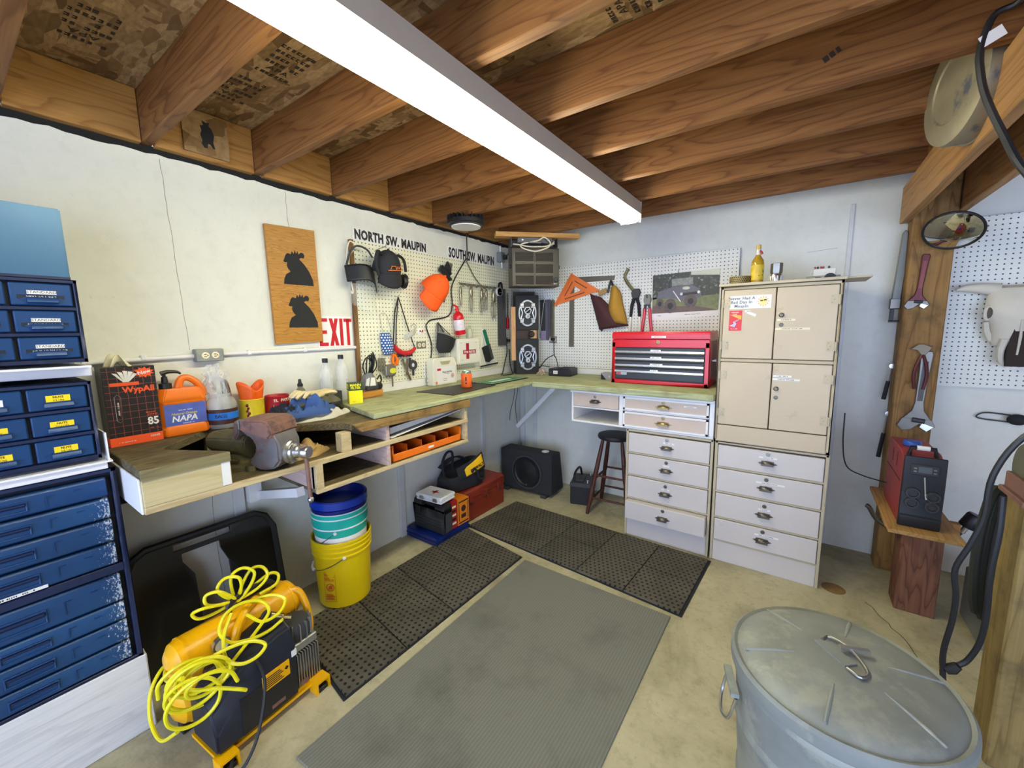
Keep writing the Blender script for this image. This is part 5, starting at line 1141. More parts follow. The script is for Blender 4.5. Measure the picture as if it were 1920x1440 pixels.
for cx0 in (-.165, -.005):
    for rz0 in (.018, .108, .198):
        for k in range(8):
            MB().prism([(-.064, rz0+.009*k), (-.070, rz0+.009*k-.003), (-.070, rz0+.009*k-.002), (-.064, rz0+.009*k+.004)], 'yz', cx0, cx0+.148).build('louvre', m_brown, t)
        MB().box(cx0-.002, -.070, rz0-.007, cx0+.15, -.064, rz0-.003).build('louvre_bar', paint('tan_trim', S(104, 92, 74), .45, .2), t)
MB().box(-.008, -.070, .01, -.002, -.064, .275).build('louvre_bar', m_brown, t)
MB().lathe([(.022, 0), (.022, .004), (.016, .006), (.015, .016), (0, .017)], (.165, -.064, .055), 20, 'y').build('thermostat_knob', m_black, t)
scrib(8, .010, m_steel, t, (.155, -.0645, .022), 'maker_mark')
MB().prism([(-.03, .31), (-.03, .386), (.10, .386), (.10, .34)], 'yz', -.192, -.188).prism([(-.03, .31), (-.03, .386), (.10, .386), (.10, .34)], 'yz', .188, .192).box(-.19, .085, .32, .19, .09, .385).build('bracket', paint('grey_bracket', S(82, 80, 82), .45, .4), t)
MB().box(-.14, -.035, .345, .14, -.03, .385).build('bracket_plate', paint('grey_plate2', S(96, 94, 100), .45, .4), t)
for x in (-.10, .11): MB().lathe([(.008, 0), (.008, .004), (0, .005)], (x, -.035, .37), 10, 'y').build('bolt', m_steel, t)
for s_ in (-1, 1): MB().lathe([(.014, 0), (.014, .012*1), (0, .014)] if s_ > 0 else [(0, -.014), (.014, -.012), (.014, 0)], (s_*.195, -.02, .16), 14, 'x').build('side_knob', m_black, t)
MB().tube([(-.06, -.02, .325), (-.06, -.05, .345), (.045, -.05, .345), (.045, -.02, .325)], .006, 8).build('handle', m_steel, t)
MB().tube([(-.17, .0, .34), (-.13, -.03, .33), (-.06, -.068, .31), (.05, -.068, .31), (.12, -.05, .325), (.165, -.02, .345)], .0055, 8, sm=5).build('cable_loop', m_cream, t)
MB().tube([(.165-.0, -.02, .36), (.13, -.05, .33), (.09, -.075, .30), (.0, -.082, .272), (-.08, -.078, .285), (-.12, -.065, .31), (-.10, -.05, .335), (.02, -.05, .36), (.07, -.055, .385), (.11, -.06, .36), (.12, -.065, .33), (.08, -.072, .31)], .0055, 8, sm=5).build('cable_loop', m_cream, t)
# dark backing board
solo(MB().box(-.10, 0, 0, .10, .02, .74), 'backing_board', paint('dark_brown_board', S(58, 44, 40), .6), 'dark brown board behind the corner speakers', 'board', (.155, -.155, 1.061), DG)
solo(MB().box(-.04, 0, 0, .04, .015, .50), 'backing_board', m_dark, 'narrow dark grey strip left of the speakers', 'board', (.055, -.36, 1.32), DG+.4)
# speakers
m_spk = paint('charcoal_carpet', (.035, .035, .037), .95, bump=.5, bscale=120); m_spsil = metalm('silver_grille', (.55, .55, .56), .3, .1)
def speaker(label, z, h):
    t = CN('box_speaker', label, 'speaker', .255, -.255, z, 'corner speakers')
    MB().box(-.103, 0, 0, .103, .12, h).build('cabinet', m_spk, t, bevel=.004)
    zc = h/2-.005; a_, b_ = .082, .118
    lo = [(a_*math.cos(q), zc+b_*math.sin(q)) for q in [2*PI*k/32 for k in range(32)]]; li = [(.068*math.cos(q), zc+.10*math.sin(q)) for q in [2*PI*k/32 for k in range(32)]]
    MB().ring(lo, li, 'xz', -.010, 0).build('rim', m_spsil, t, bevel=.002)
    MB().prism(li, 'xz', -.003, 0).build('cone', m_black, t)
    pts = []
    for k in range(8):
        q = PI/8+2*PI*k/8
        for qq, r in ((q-.16, 1.0), (q+.16, 1.0), (q+PI/8, .62)): pts.append((.070*r*math.cos(qq), zc+.103*r*math.sin(qq)))
    for k in range(4):
        q = PI/4+H*k
        MB().prism([(.045*math.cos(q), zc+.062*math.sin(q)), (.079*math.cos(q-.32), zc+.113*math.sin(q-.32)), (.079*math.cos(q+.32), zc+.113*math.sin(q+.32))], 'xz', -.013, -.003).build('spoke', m_spsil, t, bevel=.001)
        MB().rbox((.072*math.cos(q), -.012, zc+.102*math.sin(q)), (.034, .012, .03), (0, -q*.0, 0)).build('corner_clip', m_spsil, t, bevel=.003)
    for sx in (-1, 1): MB().tube([(sx*.06, -.011, zc+.05), (sx*.045, -.013, zc), (sx*.06, -.011, zc-.05)], .004, 6).build('spoke', m_spsil, t)
    MB().lathe(hollow(.026, .036, .003, .020), (0, 0, zc+.022), 6, 'y').build('tweeter_ring', m_steel, t); MB().lathe([(.026, .004), (.018, .010), (.006, .012), (0, .016)], (0, 0, zc+.022), 18, 'y').build('tweeter', m_black, t)
    MB().beam((-.018, -.02, zc+.008), (.018, -.02, zc+.036), .006, .004, up=(0, 1, 0)).build('logo_bar', m_steel, t)
    MB().lathe(hollow(.010, .021, .003, .018), (0, 0, zc-.028), 8, 'y').build('tweeter_ring', m_steel, t); MB().lathe([(.010, .004), (0, .012)], (0, 0, zc-.028), 12, 'y').build('tweeter', m_spsil, t)
speaker('lower black box speaker with silver grille standing in the corner', 1.061, .315)
t = CN('spacer_block', 'dark wooden spacer between the two corner speakers with a black knob', 'block', .255, -.255, 1.3765)
MB().box(-.10, .02, 0, .10, .12, .079).build('block', paint('dark_walnut', S(56, 36, 30), .6), t); MB().box(.03, -.0, .004, .085, .02, .076).build('pale_block', wood('offcut', S(190, 146, 92), S(216, 176, 124), 'z', .6, 5, 8, .6), t)
MB().lathe([(.028, 0), (.028, .014), (.02, .022), (.012, .022), (.010, .03), (0, .03)], (.035, -.0, .042), 22, 'y').build('volume_knob', m_black, t)
speaker('upper black box speaker with silver grille in the corner below the heater', 1.456, .305)
solo(MB().box(-.020, -.012, 0, .020, .012, .475), 'wood_stick', wood('orange_pine', S(196, 140, 92), S(226, 176, 128), 'z', .6, 5, 9, .6), 'bare pine stick hanging upright left of the corner speakers', 'stick', (.150, -.325, 1.185), DG, bevel=.001)
t = LW('red_handled_tool', 'slim red-handled tool hanging left of the pine stick', 'tool', -.265, 1.47, .045); MB().box(-.012, -.012, 0, .012, .012, .10).build('handle', m_red, t, bevel=.004); MB().cyl((0, 0, .10), (.0, 0, .32), .004, n=8).build('shaft', m_black, t)
solo(MB().tube([(.0, -.012, 0), (.02, -.012, -.12), (.03, -.012, -.30), (.045, -.014, -.40), (.05, -.02, -.52), (.0, -.03, -.62), (-.06, -.05, -.70), (-.12, -.08, -.715), (-.10, -.13, -.715), (.0, -.12, -.715), (.06, -.07, -.71), (.08, -.03, -.62), (.085, -.02, -.50)], .0042, 8, sm=6), 'speaker_cable', m_black, 'black cable hanging down the left pegboard and looping on the worktop', 'cable', (PX, -.33, 1.78), H)
solo(MB().tube([(.0, 0, 0), (.03, -.005, -.10), (.02, -.005, -.22), (-.03, -.005, -.32), (-.055, -.01, -.38), (-.06, -.01, -.45)], .006, 8, sm=5).tube([(-.06, -.01, -.43), (-.065, -.01, -.60), (-.05, -.01, -.90)], .008, 8, sm=3), 'cable_drop', paint('grey_cable', S(176, 172, 160), .5), 'grey cable dropping from the ceiling beside the heater', 'cable', (.045, -.175, 2.17), H)
t = LW('junction_box', 'grey switch box with black plug on the wall left of the heater', 'junction box', -.33, 2.055, .003)
MB().box(-.03, -.05, 0, .03, 0, .085).build('box', m_galv, t, bevel=.003); MB().box(-.012, -.085, .02, .025, -.05, .06).build('plug', m_black, t, bevel=.006)
MB().tube([(.01, -.085, .05), (.02, -.11, .075), (.09, -.12, .085), (.18, -.16, .08)], .006, 8, sm=4).build('lead', m_black, t)
MB().cyl((.018, -.02, -.0), (.022, -.02, -.05), .008, n=10).cyl((.0, -.02, .085), (0, -.02, .14), .008, n=10).build('conduit', m_white, t)
# hanging straight edges right of the speakers
t = thing('steel_rules', 'dark and silver straight edges hanging from hooks beside the speakers', 'rulers', (.33, -.024, 1.36))
MB().box(-.075, -.012, .02, -.02, 0, .37).build('dark_rule', m_dark, t); MB().box(-.012, -.012, .0, .018, 0, .37).build('grey_rule', paint('lavender_grey', S(104, 98, 116), .5, .3), t)
for k in range(4): MB().box(.024+.015*k, -.012-.004*k, .0, .034+.015*k, -.004*k, .37-.01*(k % 2)).build('steel_rule', m_plier if k % 2 else m_steeld, t)
MB().cyl((-.085, -.02, .0), (-.02, -.02, .40), .003, n=6).build('rod', m_steel, t); MB().box(-.07, -.014, .0, -.015, -.011, .085).build('paper_tag', paint('lavender_tag', S(150, 138, 166), .6), t)
for k in range(4): MB().tube([(-.02+.025*k, 0, .40), (-.02+.025*k, -.025, .39), (-.02+.025*k, -.028, .41)], .003, 6).build('peg_hook', m_steel, t)
# ================================================================ back wall pegboard
BP = -.026
def BW(name, label, cat, x, z, y=BP, group=None): return thing(name, label, cat, (x, y, z), 0, group)
t = thing('pegboard', 'white pegboard on the back wall above the red tool chest', 'pegboard', (.5029-.0127, -.02, 1.9942-.0127))
MB().box(-.39, -.006, -.866, 1.376, 0, .022).build('board', m_pegw, t); MB().box(-.39, 0, -.866, 1.376, .012, .022).build('backing', m_gap, t)
solo(MB().box(.05, -.02, 0, 1.84, 0, .052), 'wall_ledger', m_white, 'white board along the back wall between pegboard and worktop', 'board', (0, 0, 1.061), bevel=.002)
t = BW('outlet_plate', 'grey outlet with black plug on the back pegboard near the amplifier', 'outlet', .39, 1.335); outlet(t, .075, .06, .012, paint('dull_plate2', S(140, 140, 134), .5)); MB().box(-.005, -.05, .02, .03, -.015, .045).build('plug', m_black, t, bevel=.004)
m_gsteel = paint('dull_grey_steel', S(112, 106, 96), .5, .5, .1)
t = BW('framing_square', 'large grey steel framing square hanging on the back pegboard', 'square', .60, 1.89)
MB().prism([(-.05, -.59), (.0, -.59), (.0, -.035), (.365, -.035), (.37, .0), (-.045, .02)], 'xz', -.004, -.001).build('blade', m_gsteel, t)
t = BW('rafter_square', 'orange plastic triangular rafter square hanging on the back pegboard', 'square', .60, 1.79)
m_rs = paint('orange_square_plastic', S(226, 118, 58), .5, var=.06)
A_, B_, C_ = (-.015, .145), (-.185, -.12), (.245, -.013)
def lerp(p, q, s_): return (p[0]+(q[0]-p[0])*s_, p[1]+(q[1]-p[1])*s_)
G_ = ((A_[0]+B_[0]+C_[0])/3, (A_[1]+B_[1]+C_[1])/3)
MB().ring([A_, B_, C_], [lerp(G_, A_, .26), lerp(G_, B_, .26), lerp(G_, C_, .26)], 'xz', -.014, -.005).build('plate', m_rs, t)
MB().beam((A_[0], -.010, A_[1]), (B_[0], -.010, B_[1]), .022, .018, up=(0, 1, 0)).build('fence', m_rs, t)
for p, q in ((A_, C_), (B_, C_), (A_, B_)):
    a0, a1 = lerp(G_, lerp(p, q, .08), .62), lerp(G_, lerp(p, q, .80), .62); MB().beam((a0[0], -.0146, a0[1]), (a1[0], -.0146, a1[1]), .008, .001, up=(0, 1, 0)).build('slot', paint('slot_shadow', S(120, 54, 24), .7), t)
# aprons
t = BW('tool_pouch', 'maroon and mustard canvas tool pouch hanging from the framing square', 'pouch', .945, 1.66)
m_mar = paint('maroon_canvas', S(74, 40, 42), .85, bump=.4, bscale=40); m_mus = paint('mustard_canvas', S(176, 132, 48), .85, var=.2, bump=.4, bscale=25)
MB().grid(lambda u, v: (-.185+.10*u+.10*v*.0+.155*(1-v)*u*1.0+.10*(1-v)*.9, -.02-.05*math.sin(PI*u)*(.4+.6*math.sin(PI*v)), -.195+.29*v-.04*u*v+.03*(u-.5)*(1-v)), 12, 12).build('maroon_pouch', m_mar, t, solid=.008)
MB().grid(lambda u, v: (-.02+.17*u*(1-.5*v)+.02*v-.03*(1-v)*0, -.03-.055*math.sin(PI*u)*(.4+.6*math.sin(PI*v))+.006*math.sin(9*v+5*u), -.14+.25*v+.05*math.sin(PI*u)*v-.03*u), 12, 12).build('mustard_pouch', m_mus, t, solid=.008)
MB().tube([(-.02, -.04, .09), (.0, -.03, .19), (.03, -.03, .10)], .008, 8, sm=4).build('loop', m_black, t); MB().rbox((-.065, -.045, .10), (.075, .012, .04), (0, -.35, 0)).build('tan_patch', paint('tan_patch', S(166, 132, 84), .8), t)
MB().tube([(-.08, -.03, -.19), (-.075, -.03, -.22), (-.065, -.03, -.205)], .005, 6, sm=3).build('clip', m_black, t)
# crimping tool and bolt cutters
t = BW('lever_cutters', 'long-handled black cutters with bent olive jaw on the back pegboard', 'cutters', 1.15, 1.44)
m_oliv = paint('olive_steel', S(116, 108, 74), .5, .4)
MB().tube([(-.065, -.02, .495), (-.092, -.02, .43), (-.06, -.02, .37), (-.02, -.02, .32)], [.012, .012, .013, .012], 8, sm=3).build('bent_jaw', m_oliv, t)
MB().prism([(-.035, .30), (-.01, .33), (.03, .33), (.04, .30), (.025, .255), (-.02, .255)], 'xz', -.034, -.006).build('head', m_dark, t, bevel=.004)
for s_ in (-1, 1):
    MB().tube([(s_*.008, -.02, .27), (s_*.028, -.02, .20), (s_*.036, -.02, .11)], [.014, .014, .011], 8).build('arm', m_blackm, t); MB().tube([(s_*.036, -.02, .11), (s_*.045, -.02, -.02)], [.011, .012], 8).build('grip', m_fak, t)
t = BW('bolt_cutters', 'red-handled bolt cutters hanging beside the calendar', 'cutters', 1.245, 1.44)
MB().prism([(-.028, .24), (-.02, .275), (-.006, .285), (-.004, .255), (.004, .255), (.006, .285), (.022, .275), (.03, .24), (.02, .20), (-.018, .20)], 'xz', -.03, -.008).build('jaws', paint('grey_jaws', S(130, 128, 120), .4, .5), t, bevel=.003)
for s_ in (-1, 1):
    MB().tube([(s_*.012, -.02, .205), (s_*.02, -.02, .17)], .009, 8).build('link', m_dark, t); MB().tube([(s_*.020, -.02, .17), (s_*.024, -.02, .10), (s_*.040, -.02, -.02)], [.013, .012, .012], 8).build('handle', m_red, t)
# calendar with a truck picture
t = BW('wall_calendar', 'wall calendar with a photograph of a small grey truck', 'calendar', 1.515, 1.53)
MB().prism([(-.235, -.005), (.238, .012), (.233, .345), (-.238, .333)], 'xz', -.004, 0).build('sheet', m_paper, t)
pl = lambda poly, name, mat, k: MB().prism(poly, 'xz', -.0042-.0004*k, -.004-.0004*(k-1)).build(name, mat, t, smooth=False)
m_trees = paint('print_trees', S(66, 68, 62), .5, var=.55, scale=45, wear=S(150, 158, 150), wearamt=.62, wscale=38); m_grass = paint('print_grass', S(120, 128, 84), .5, var=.3, scale=35); m_soil = paint('print_soil', S(108, 90, 82), .5, var=.2, scale=30)
m_truck = paint('print_truck', S(104, 104, 116), .5, var=.12, scale=40); m_tyre = paint('print_tyre', S(96, 84, 80), .5, var=.3, scale=60); m_skyp = paint('print_sky', S(210, 212, 190), .5); m_tdark = paint('print_dark', S(44, 42, 46), .5)
pl([(-.236, .15), (.235, .165), (.233, .345), (-.238, .333)], 'print_forest', m_trees, 1); pl([(.04, .315), (.233, .30), (.233, .345), (.04, .341)], 'print_sky', m_skyp, 1.2)
pl([(-.235, .045), (.235, .055), (.235, .165), (-.236, .16)], 'print_grass', m_grass, 1); pl([(-.235, .040), (.236, .052), (.1, .085), (-.235, .10)], 'print_soil', m_soil, 2)
pl([(-.205, .15), (-.19, .205), (-.09, .235), (-.07, .235), (-.06, .245), (.045, .245), (.09, .22), (.115, .19), (.115, .15), (.06, .135), (-.02, .125), (-.06, .15), (-.12, .155)], 'print_truck', m_truck, 3)
pl([(-.092, .24), (-.096, .295), (.055, .298), (.058, .247)], 'print_windscreen', paint('print_glass', S(132, 138, 130), .4, var=.4, scale=50), 3)
pl([(-.03, .165), (-.02, .185), (.095, .195), (.10, .175)], 'print_grille', m_tdark, 4)
for cx0, cz0, r0, r1 in ((-.10, .095, .045, .055), (-.178, .112, .030, .042), (.045, .125, .045, .05)):
    pl([(cx0+r0*math.cos(q), cz0+r1*math.sin(q)) for q in [2*PI*k/20 for k in range(20)]], 'print_wheel', m_tyre, 4.5); pl([(cx0+r0*.45*math.cos(q), cz0+r1*.45*math.sin(q)) for q in [2*PI*k/14 for k in range(14)]], 'print_hub', m_tdark, 5.5)
for cx0, cz0 in ((-.022, .180), (.098, .188)): pl([(cx0+.010*math.cos(q), cz0+.011*math.sin(q)) for q in [2*PI*k/14 for k in range(14)]], 'print_headlamp', m_paper, 5.5)
pl([(-.085, .205), (-.080, .207), (-.022, .125), (-.028, .122)], 'print_pole', m_paper, 6.5); pl([(.01+.026*math.cos(q), .222+.012*math.sin(q)) for q in [2*PI*k/16 for k in range(16)]], 'print_badge', m_skyp, 5)
scrib(7, .007, m_ink, t, (-.18, -.0046, .022)); scrib(31, .006, m_ink, t, (.06, -.0046, .028))
MB().tube([(-.05, 0, .36), (-.05, -.01, .35), (-.05, -.012, .335)], .0025, 6).build('peg_hook', m_steel, t)
# amplifier with cables
t = thing('amplifier', 'small black car amplifier with wires on the worktop corner', 'amplifier', (.585, -.27, 1.061), .12)
MB().box(-.10, 0, 0, .10, .18, .062).build('case', m_black, t, bevel=.003)
for k in range(5): MB().box(-.02+.022*k, .0, .062, -.012+.022*k, .18, .067).build('heat_fin', m_black, t)
MB().box(-.055, -.0015, .018, -.015, 0, .046).build('display', m_paper, t); scrib(4, .009, m_ink, t, (-.035, -.0018, .032)); MB().lathe([(.012, 0), (.012, .008), (0, .009)], (-.08, 0, .03), 14, 'y').build('dial', m_dark, t)
solo(MB().tube([(-.0, .0, .30), (.03, -.05, .18), (.07, -.08, .13), (.10, -.10, .06)], .004, 8, sm=5).tube([(.04, -.06, .17), (-.02, -.1, .13), (-.08, -.12, .05), (-.05, -.14, .07)], .004, 8, sm=5).tube([(-.12, -.12, .02), (-.06, -.12, .07), (.02, -.11, .06)], .003, 6, sm=4), 'amplifier_cables', m_black, 'tangle of black cables from the outlet to the amplifier', 'cables', (.42, -.07, 1.065))
mb = MB()
for k in range(4): mb.tube([(-.05+.02*k, -.02, .0), (-.02+.01*k, .0, .03+.008*k), (.03, .02-.01*k, .012)], .0035, 6, sm=4)
solo(mb, 'wire_bundle', paint('salmon_wires', S(196, 164, 150), .5), 'bundle of pale speaker wires beside the amplifier', 'wires', (.43, -.30, 1.066))
solo(MB().tube([(.0, 0, 0), (.01, -.01, -.15), (-.03, -.02, -.32), (-.04, -.02, -.40)], .003, 6, sm=4).tube([(.03, 0, 0), (.05, -.01, -.10), (.03, -.02, -.25), (.05, -.02, -.42)], .003, 6, sm=4), 'hanging_wires', m_dark, 'thin dark wires hanging under the worktop in the corner', 'wires', (.06, -.20, 1.0))
# ================================================================ floor mats
m_ribmat = ribbed('grey_ribbed_vinyl', S(126, 126, 116), .0125, S(74, 72, 66))
solo(MB().prism([(.915, -2.76), (1.79, -2.70), (1.80, -1.32), (.905, -1.305)], 'xy', 0, .007), 'ribbed_mat', m_ribmat, 'large grey ribbed vinyl floor mat in the middle of the floor', 'mat', (0, 0, .001), bevel=.002)
m_perf = dotgrid('dark_perforated_rubber', S(92, 86, 74), S(20, 18, 16), .029, .23, 'xy', row_shift=.5, rough=.8, bump=.8, var=.2, dirt=S(56, 52, 44))
def perf_mat(label, P, nu, nv):
    """P: four corners; nu x nv rubber tiles"""
    t = thing('rubber_mat', label, 'mat', ((P[0][0]+P[2][0])/2, (P[0][1]+P[2][1])/2, .001)); c = t.location
    def at(u, v): return ((P[0][0]*(1-u)+P[1][0]*u)*(1-v)+(P[3][0]*(1-u)+P[2][0]*u)*v-c.x, (P[0][1]*(1-u)+P[1][1]*u)*(1-v)+(P[3][1]*(1-u)+P[2][1]*u)*v-c.y)
    MB().prism([at(-.008, -.008), at(1.008, -.008), at(1.008, 1.008), at(-.008, 1.008)], 'xy', 0, .004).build('mat_base', m_blackm, t)
    g = .008
    for i in range(nu):
        for j in range(nv):
            MB().prism([at((i+g)/nu, (j+g)/nv), at((i+1-g)/nu, (j+g)/nv), at((i+1-g)/nu, (j+1-g)/nv), at((i+g)/nu, (j+1-g)/nv)], 'xy', .004, .014).build('mat_tile', m_perf, t, bevel=.002)
perf_mat('dark perforated rubber mat running along under the left bench', [(.29, -2.45), (.85, -2.53), (.868, -1.295), (.30, -1.20)], 2, 4)
perf_mat('dark perforated rubber mat lying in front of the drawer cabinets', [(.31, -1.165), (1.835, -1.285), (1.868, -.668), (.365, -.615)], 5, 2)
# ================================================================ buckets
def bucket(name, label, loc, rb, rt, h, mat, extra):
    t = thing(name, label, 'bucket', loc)
    k = (rt-rb)/h
    R_ = lambda z: rb+k*z
    pr = [(0, .0), (rb-.004, .0), (rb, .004), (R_(h-.09), h-.09), (R_(h-.088)+.006, h-.087), (R_(h-.08)+.006, h-.08), (R_(h-.078), h-.077), (R_(h-.062), h-.062), (R_(h-.06)+.006, h-.059), (R_(h-.052)+.006, h-.052), (R_(h-.05), h-.049), (R_(h-.035), h-.035), (R_(h-.033)+.006, h-.032), (R_(h-.026)+.006, h-.026), (R_(h-.024), h-.023), (R_(h)-.001, h-.012), (R_(h)+.005, h-.010), (R_(h)+.005, h-.001), (R_(h), h), (R_(h)-.004, h-.003), (rb-.006, .006), (0, .006)]
    MB().lathe(pr, n=40).build('shell', mat, t); extra(t, h, R_)
    return t
def bail(t, R, z, a0, drop, mat_grip, tilt=1.0):
    pts = []
    for k in range(13):
        a = PI*k/12; x = R*1.03*math.cos(a); y = -R*1.04*math.sin(a)
        pts.append((x*math.cos(a0)-y*math.sin(a0), x*math.sin(a0)+y*math.cos(a0), z-drop*math.sin(a)))
    MB().tube(pts, .0022, 6).build('bail', m_steel, t)
    MB().tube(pts[5:8], .008, 10).build('grip', mat_grip, t)
    for p in (pts[0], pts[-1]): MB().sph(p, .010, 8, 6).build('ear', t['_m'] if 0 else m_white, t)
m_ybuck = paint('yellow_bucket', S(232, 200, 10), .35, var=.05, scale=4)
def ext_y(t, h, R_):
    bail(t, R_(h-.07), h-.085, -1.05, .085, m_white); 
    lab = paint('warning_red', S(196, 84, 30), .5)
    a0 = -1.25
    mb = MB()
    for z0, z1 in ((.16, .205), (.055, .09)):
        for k in range(6): mb.box(-.026, -.0006, z0+(z1-z0)*k/6, .024-.006*(k % 3), 0, z0+(z1-z0)*(k+.5)/6)
    mb.ring([(.030*sx, .045+(.165)*sz) for sx, sz in ((-1, 0), (1, 0), (1, 1), (-1, 1))], [(.0285*sx, .0465+.162*sz) for sx, sz in ((-1, 0), (1, 0), (1, 1), (-1, 1))], 'xz', -.0006, 0)
    o = mb.build('warning_print', lab, t); rr = R_(.13)+.0012; aa = -.80
    o.location = (rr*math.sin(aa)*0+rr*math.cos(-1.62), rr*math.sin(-1.62), 0); o.rotation_euler = (0, 0, 0)
    lo = [(.022*math.cos(q), .125+.022*math.sin(q)) for q in [2*PI*k/20 for k in range(20)]]; li = [(.018*math.cos(q), .125+.018*math.sin(q)) for q in [2*PI*k/20 for k in range(20)]]
    MB().ring(lo, li, 'xz', -.0008, 0).rbox((0, -.0004, .125), (.004, .0008, .04), (0, .8, 0)).prism([(-.010, .115), (.010, .115), (.012, .125), (.004, .138), (-.008, .132)], 'xz', -.0007, 0).build('warning_sign', lab, o)
bx, by = .262, -2.150
tb = bucket('utility_bucket', 'yellow plastic bucket at the bottom of the nested stack', (bx, by, .0155), .132, .150, .37, m_ybuck, ext_y)
tb.rotation_euler = (0, 0, .55)
def ext_w(t, h, R_):
    MB().lathe([(R_(h-.13)+.0006, h-.13), (R_(h-.06)+.0068, h-.06), (R_(h-.06)+.0068, h-.022), (R_(h)+.0056, h-.012), (R_(h)+.0056, h-.004)], n=40).build('teal_band', paint('teal_band', S(32, 178, 156), .4), t)
    bail(t, R_(h-.10), h-.10, -.75, .10, m_white)
bucket('utility_bucket', 'white bucket with teal band nested in the yellow bucket', (bx, by, .175), .122, .138, .36, m_white, ext_w)
def ext_b(t, h, R_): MB().lathe(hollow(R_(h)+.002, R_(h)+.008, h-.045, h-.006), n=40).build('rim_band', paint('blue_rim', S(16, 52, 150), .35), t)
bucket('utility_bucket', 'dark blue bucket nested at the top of the stack', (bx, by, .245), .116, .137, .36, paint('royal_blue_bucket', S(12, 28, 104), .35), ext_b)
# ================================================================ black plastic panel leaning on the wall
t = thing('creeper_tray', 'black plastic tray with cut-outs leaning on the left wall behind compressor', 'tray', (.15, -2.70, .0), H)
def leanM(): return Matrix.Rotation(-.17, 4, 'X')
m_pan = paint('black_panel', (.012, .012, .012), .35, var=.2)
W2, H2 = .285, .57
def rr(w_, h_, r, n=5, z0=0.0):
    out = []
    for cx0, cz0, a0 in ((w_-r, z0+r*.3, -H), (w_-r, z0+h_-r, 0), (-w_+r, z0+h_-r, H), (-w_+r, z0+r*.3, PI)):
        for k in range(n+1):
            a = a0+H*k/n; out.append((cx0+r*math.cos(a), cz0+r*(math.sin(a) if a0 >= 0 and a0 < PI else .3*math.sin(a))))
    return out
Lm = leanM()
# panel as strips around its openings
mb = MB(M=Lm); y0_, y1_ = -.018, 0
sl0, sl1 = -.11, .08                      # slot
mb.prism([(-W2, .02), (-.06, .02), (-.06, .40), (-.095, .47), (-W2, .45)], 'xz', y0_, y1_)
mb.prism([(.075, .02), (W2, .02), (W2, .45), (.05, .47), (.075, .40)], 'xz', y0_, y1_)
mb.prism([(-.06, .02), (.075, .02), (.075, .16), (-.06, .16)], 'xz', y0_, y1_)
mb.prism([(-W2, .45), (-.095, .47), (-.095, .505), (.05, .505), (.05, .47), (W2, .45), (W2, .50), (.215, .568), (.10, .568), (.10, .525), (-.12, .525), (-.12, .568), (-.215, .568), (-W2, .50)], 'xz', y0_, y1_)
mb.prism([(-.12, .552), (.10, .552), (.10, .568), (-.12, .568)], 'xz', y0_, y1_)
mb.build('panel', m_pan, t, bevel=.002)
MB(M=Lm).tube([(-W2, -.012, .03), (-W2, -.012, .48), (-W2+.03, -.012, .545), (-W2+.075, -.012, .572), (W2-.075, -.012, .572), (W2-.03, -.012, .545), (W2, -.012, .48), (W2, -.012, .03)], .016, 8).build('rim', m_pan, t)
# ================================================================ air compressor
m_ycomp = paint('compressor_yellow', S(244, 178, 0), .32, var=.06, scale=4)
m_nvy = paint('compressor_navy', S(28, 32, 44), .45, var=.1)
t = thing('air_compressor', 'yellow twin-tank portable air compressor with black motor shroud', 'compressor', (.56, -2.745, .0), H+.10)
def tank(z, y):
    MB().lathe([(0, -.235), (.045, -.228), (.07, -.21), (.078, -.185), (.078, .185), (.07, .21), (.045, .228), (0, .235)], (0, y, z), 30, 'x').build('tank', m_ycomp, t)
    MB().lathe(hollow(.0785, .0795, -.19, -.183), (0, y, z), 30, 'x').lathe(hollow(.0785, .0795, .183, .19), (0, y, z), 30, 'x').build('weld_seam', m_ycomp, t)
tank(.315, .055); tank(.145, .075)
MB().box(-.20, -.165, .032, .20, .02, .044).build('base_plate', m_ycomp, t)
for x in (-.185, .165):
    MB().prism([(x-.025, .0), (x-.025, .052), (x+.035, .052), (x+.035, .0), (x+.028, .0), (x+.028, .044), (x-.018, .044), (x-.018, .0)], 'xz', -.20, -.15).build('foot_bracket', m_ycomp, t); MB().box(x-.016, -.195, .0, x+.026, -.155, .02).build('rubber_foot', m_black, t, bevel=.003)
    MB().box(x-.016, .09, .0, x+.026, .13, .07).build('rubber_foot', m_black, t, bevel=.003)
MB().loft([[(x, y, z) for y, z in ((-.17, .055), (.0, .055), (.0, zt_), (-.06, zt_+.012), (-.14, zt_-.02), (-.17, zt_-.09))] for x, zt_ in ((-.20, .21), (-.15, .26), (-.06, .32), (.04, .345), (.09, .345))]).build('motor_shroud', m_nvy, t, bevel=.008, seg=2)
MB().loft([[(x, y, z) for y, z in ((-.172, .06), (-.168, .06), (-.168, .20), (-.172, .20))] for x in (-.12, .08)]).build('shroud_panel', m_black, t)
MB().box(-.045, -.1755, .165, .055, -.171, .225).build('yellow_label', m_ycomp, t); mb = MB()
for k in range(6): mb.box(-.04, -.1762, .172+.0075*k, .03-.006*(k % 3), -.1755, .1755+.0075*k)
mb.build('label_print', m_ink, t)
MB().prism([(.035, .20), (.043, .208), (.051, .20), (.043, .192)], 'xz', -.1764, -.1755).build('label_diamond', m_black, t)
MB().box(.068, -.172, .22, .088, -.165, .245).build('badge', m_paper, t); MB().box(-.13, -.12, .27, -.075, -.08, .285).build('silver_plate', m_steel, t)
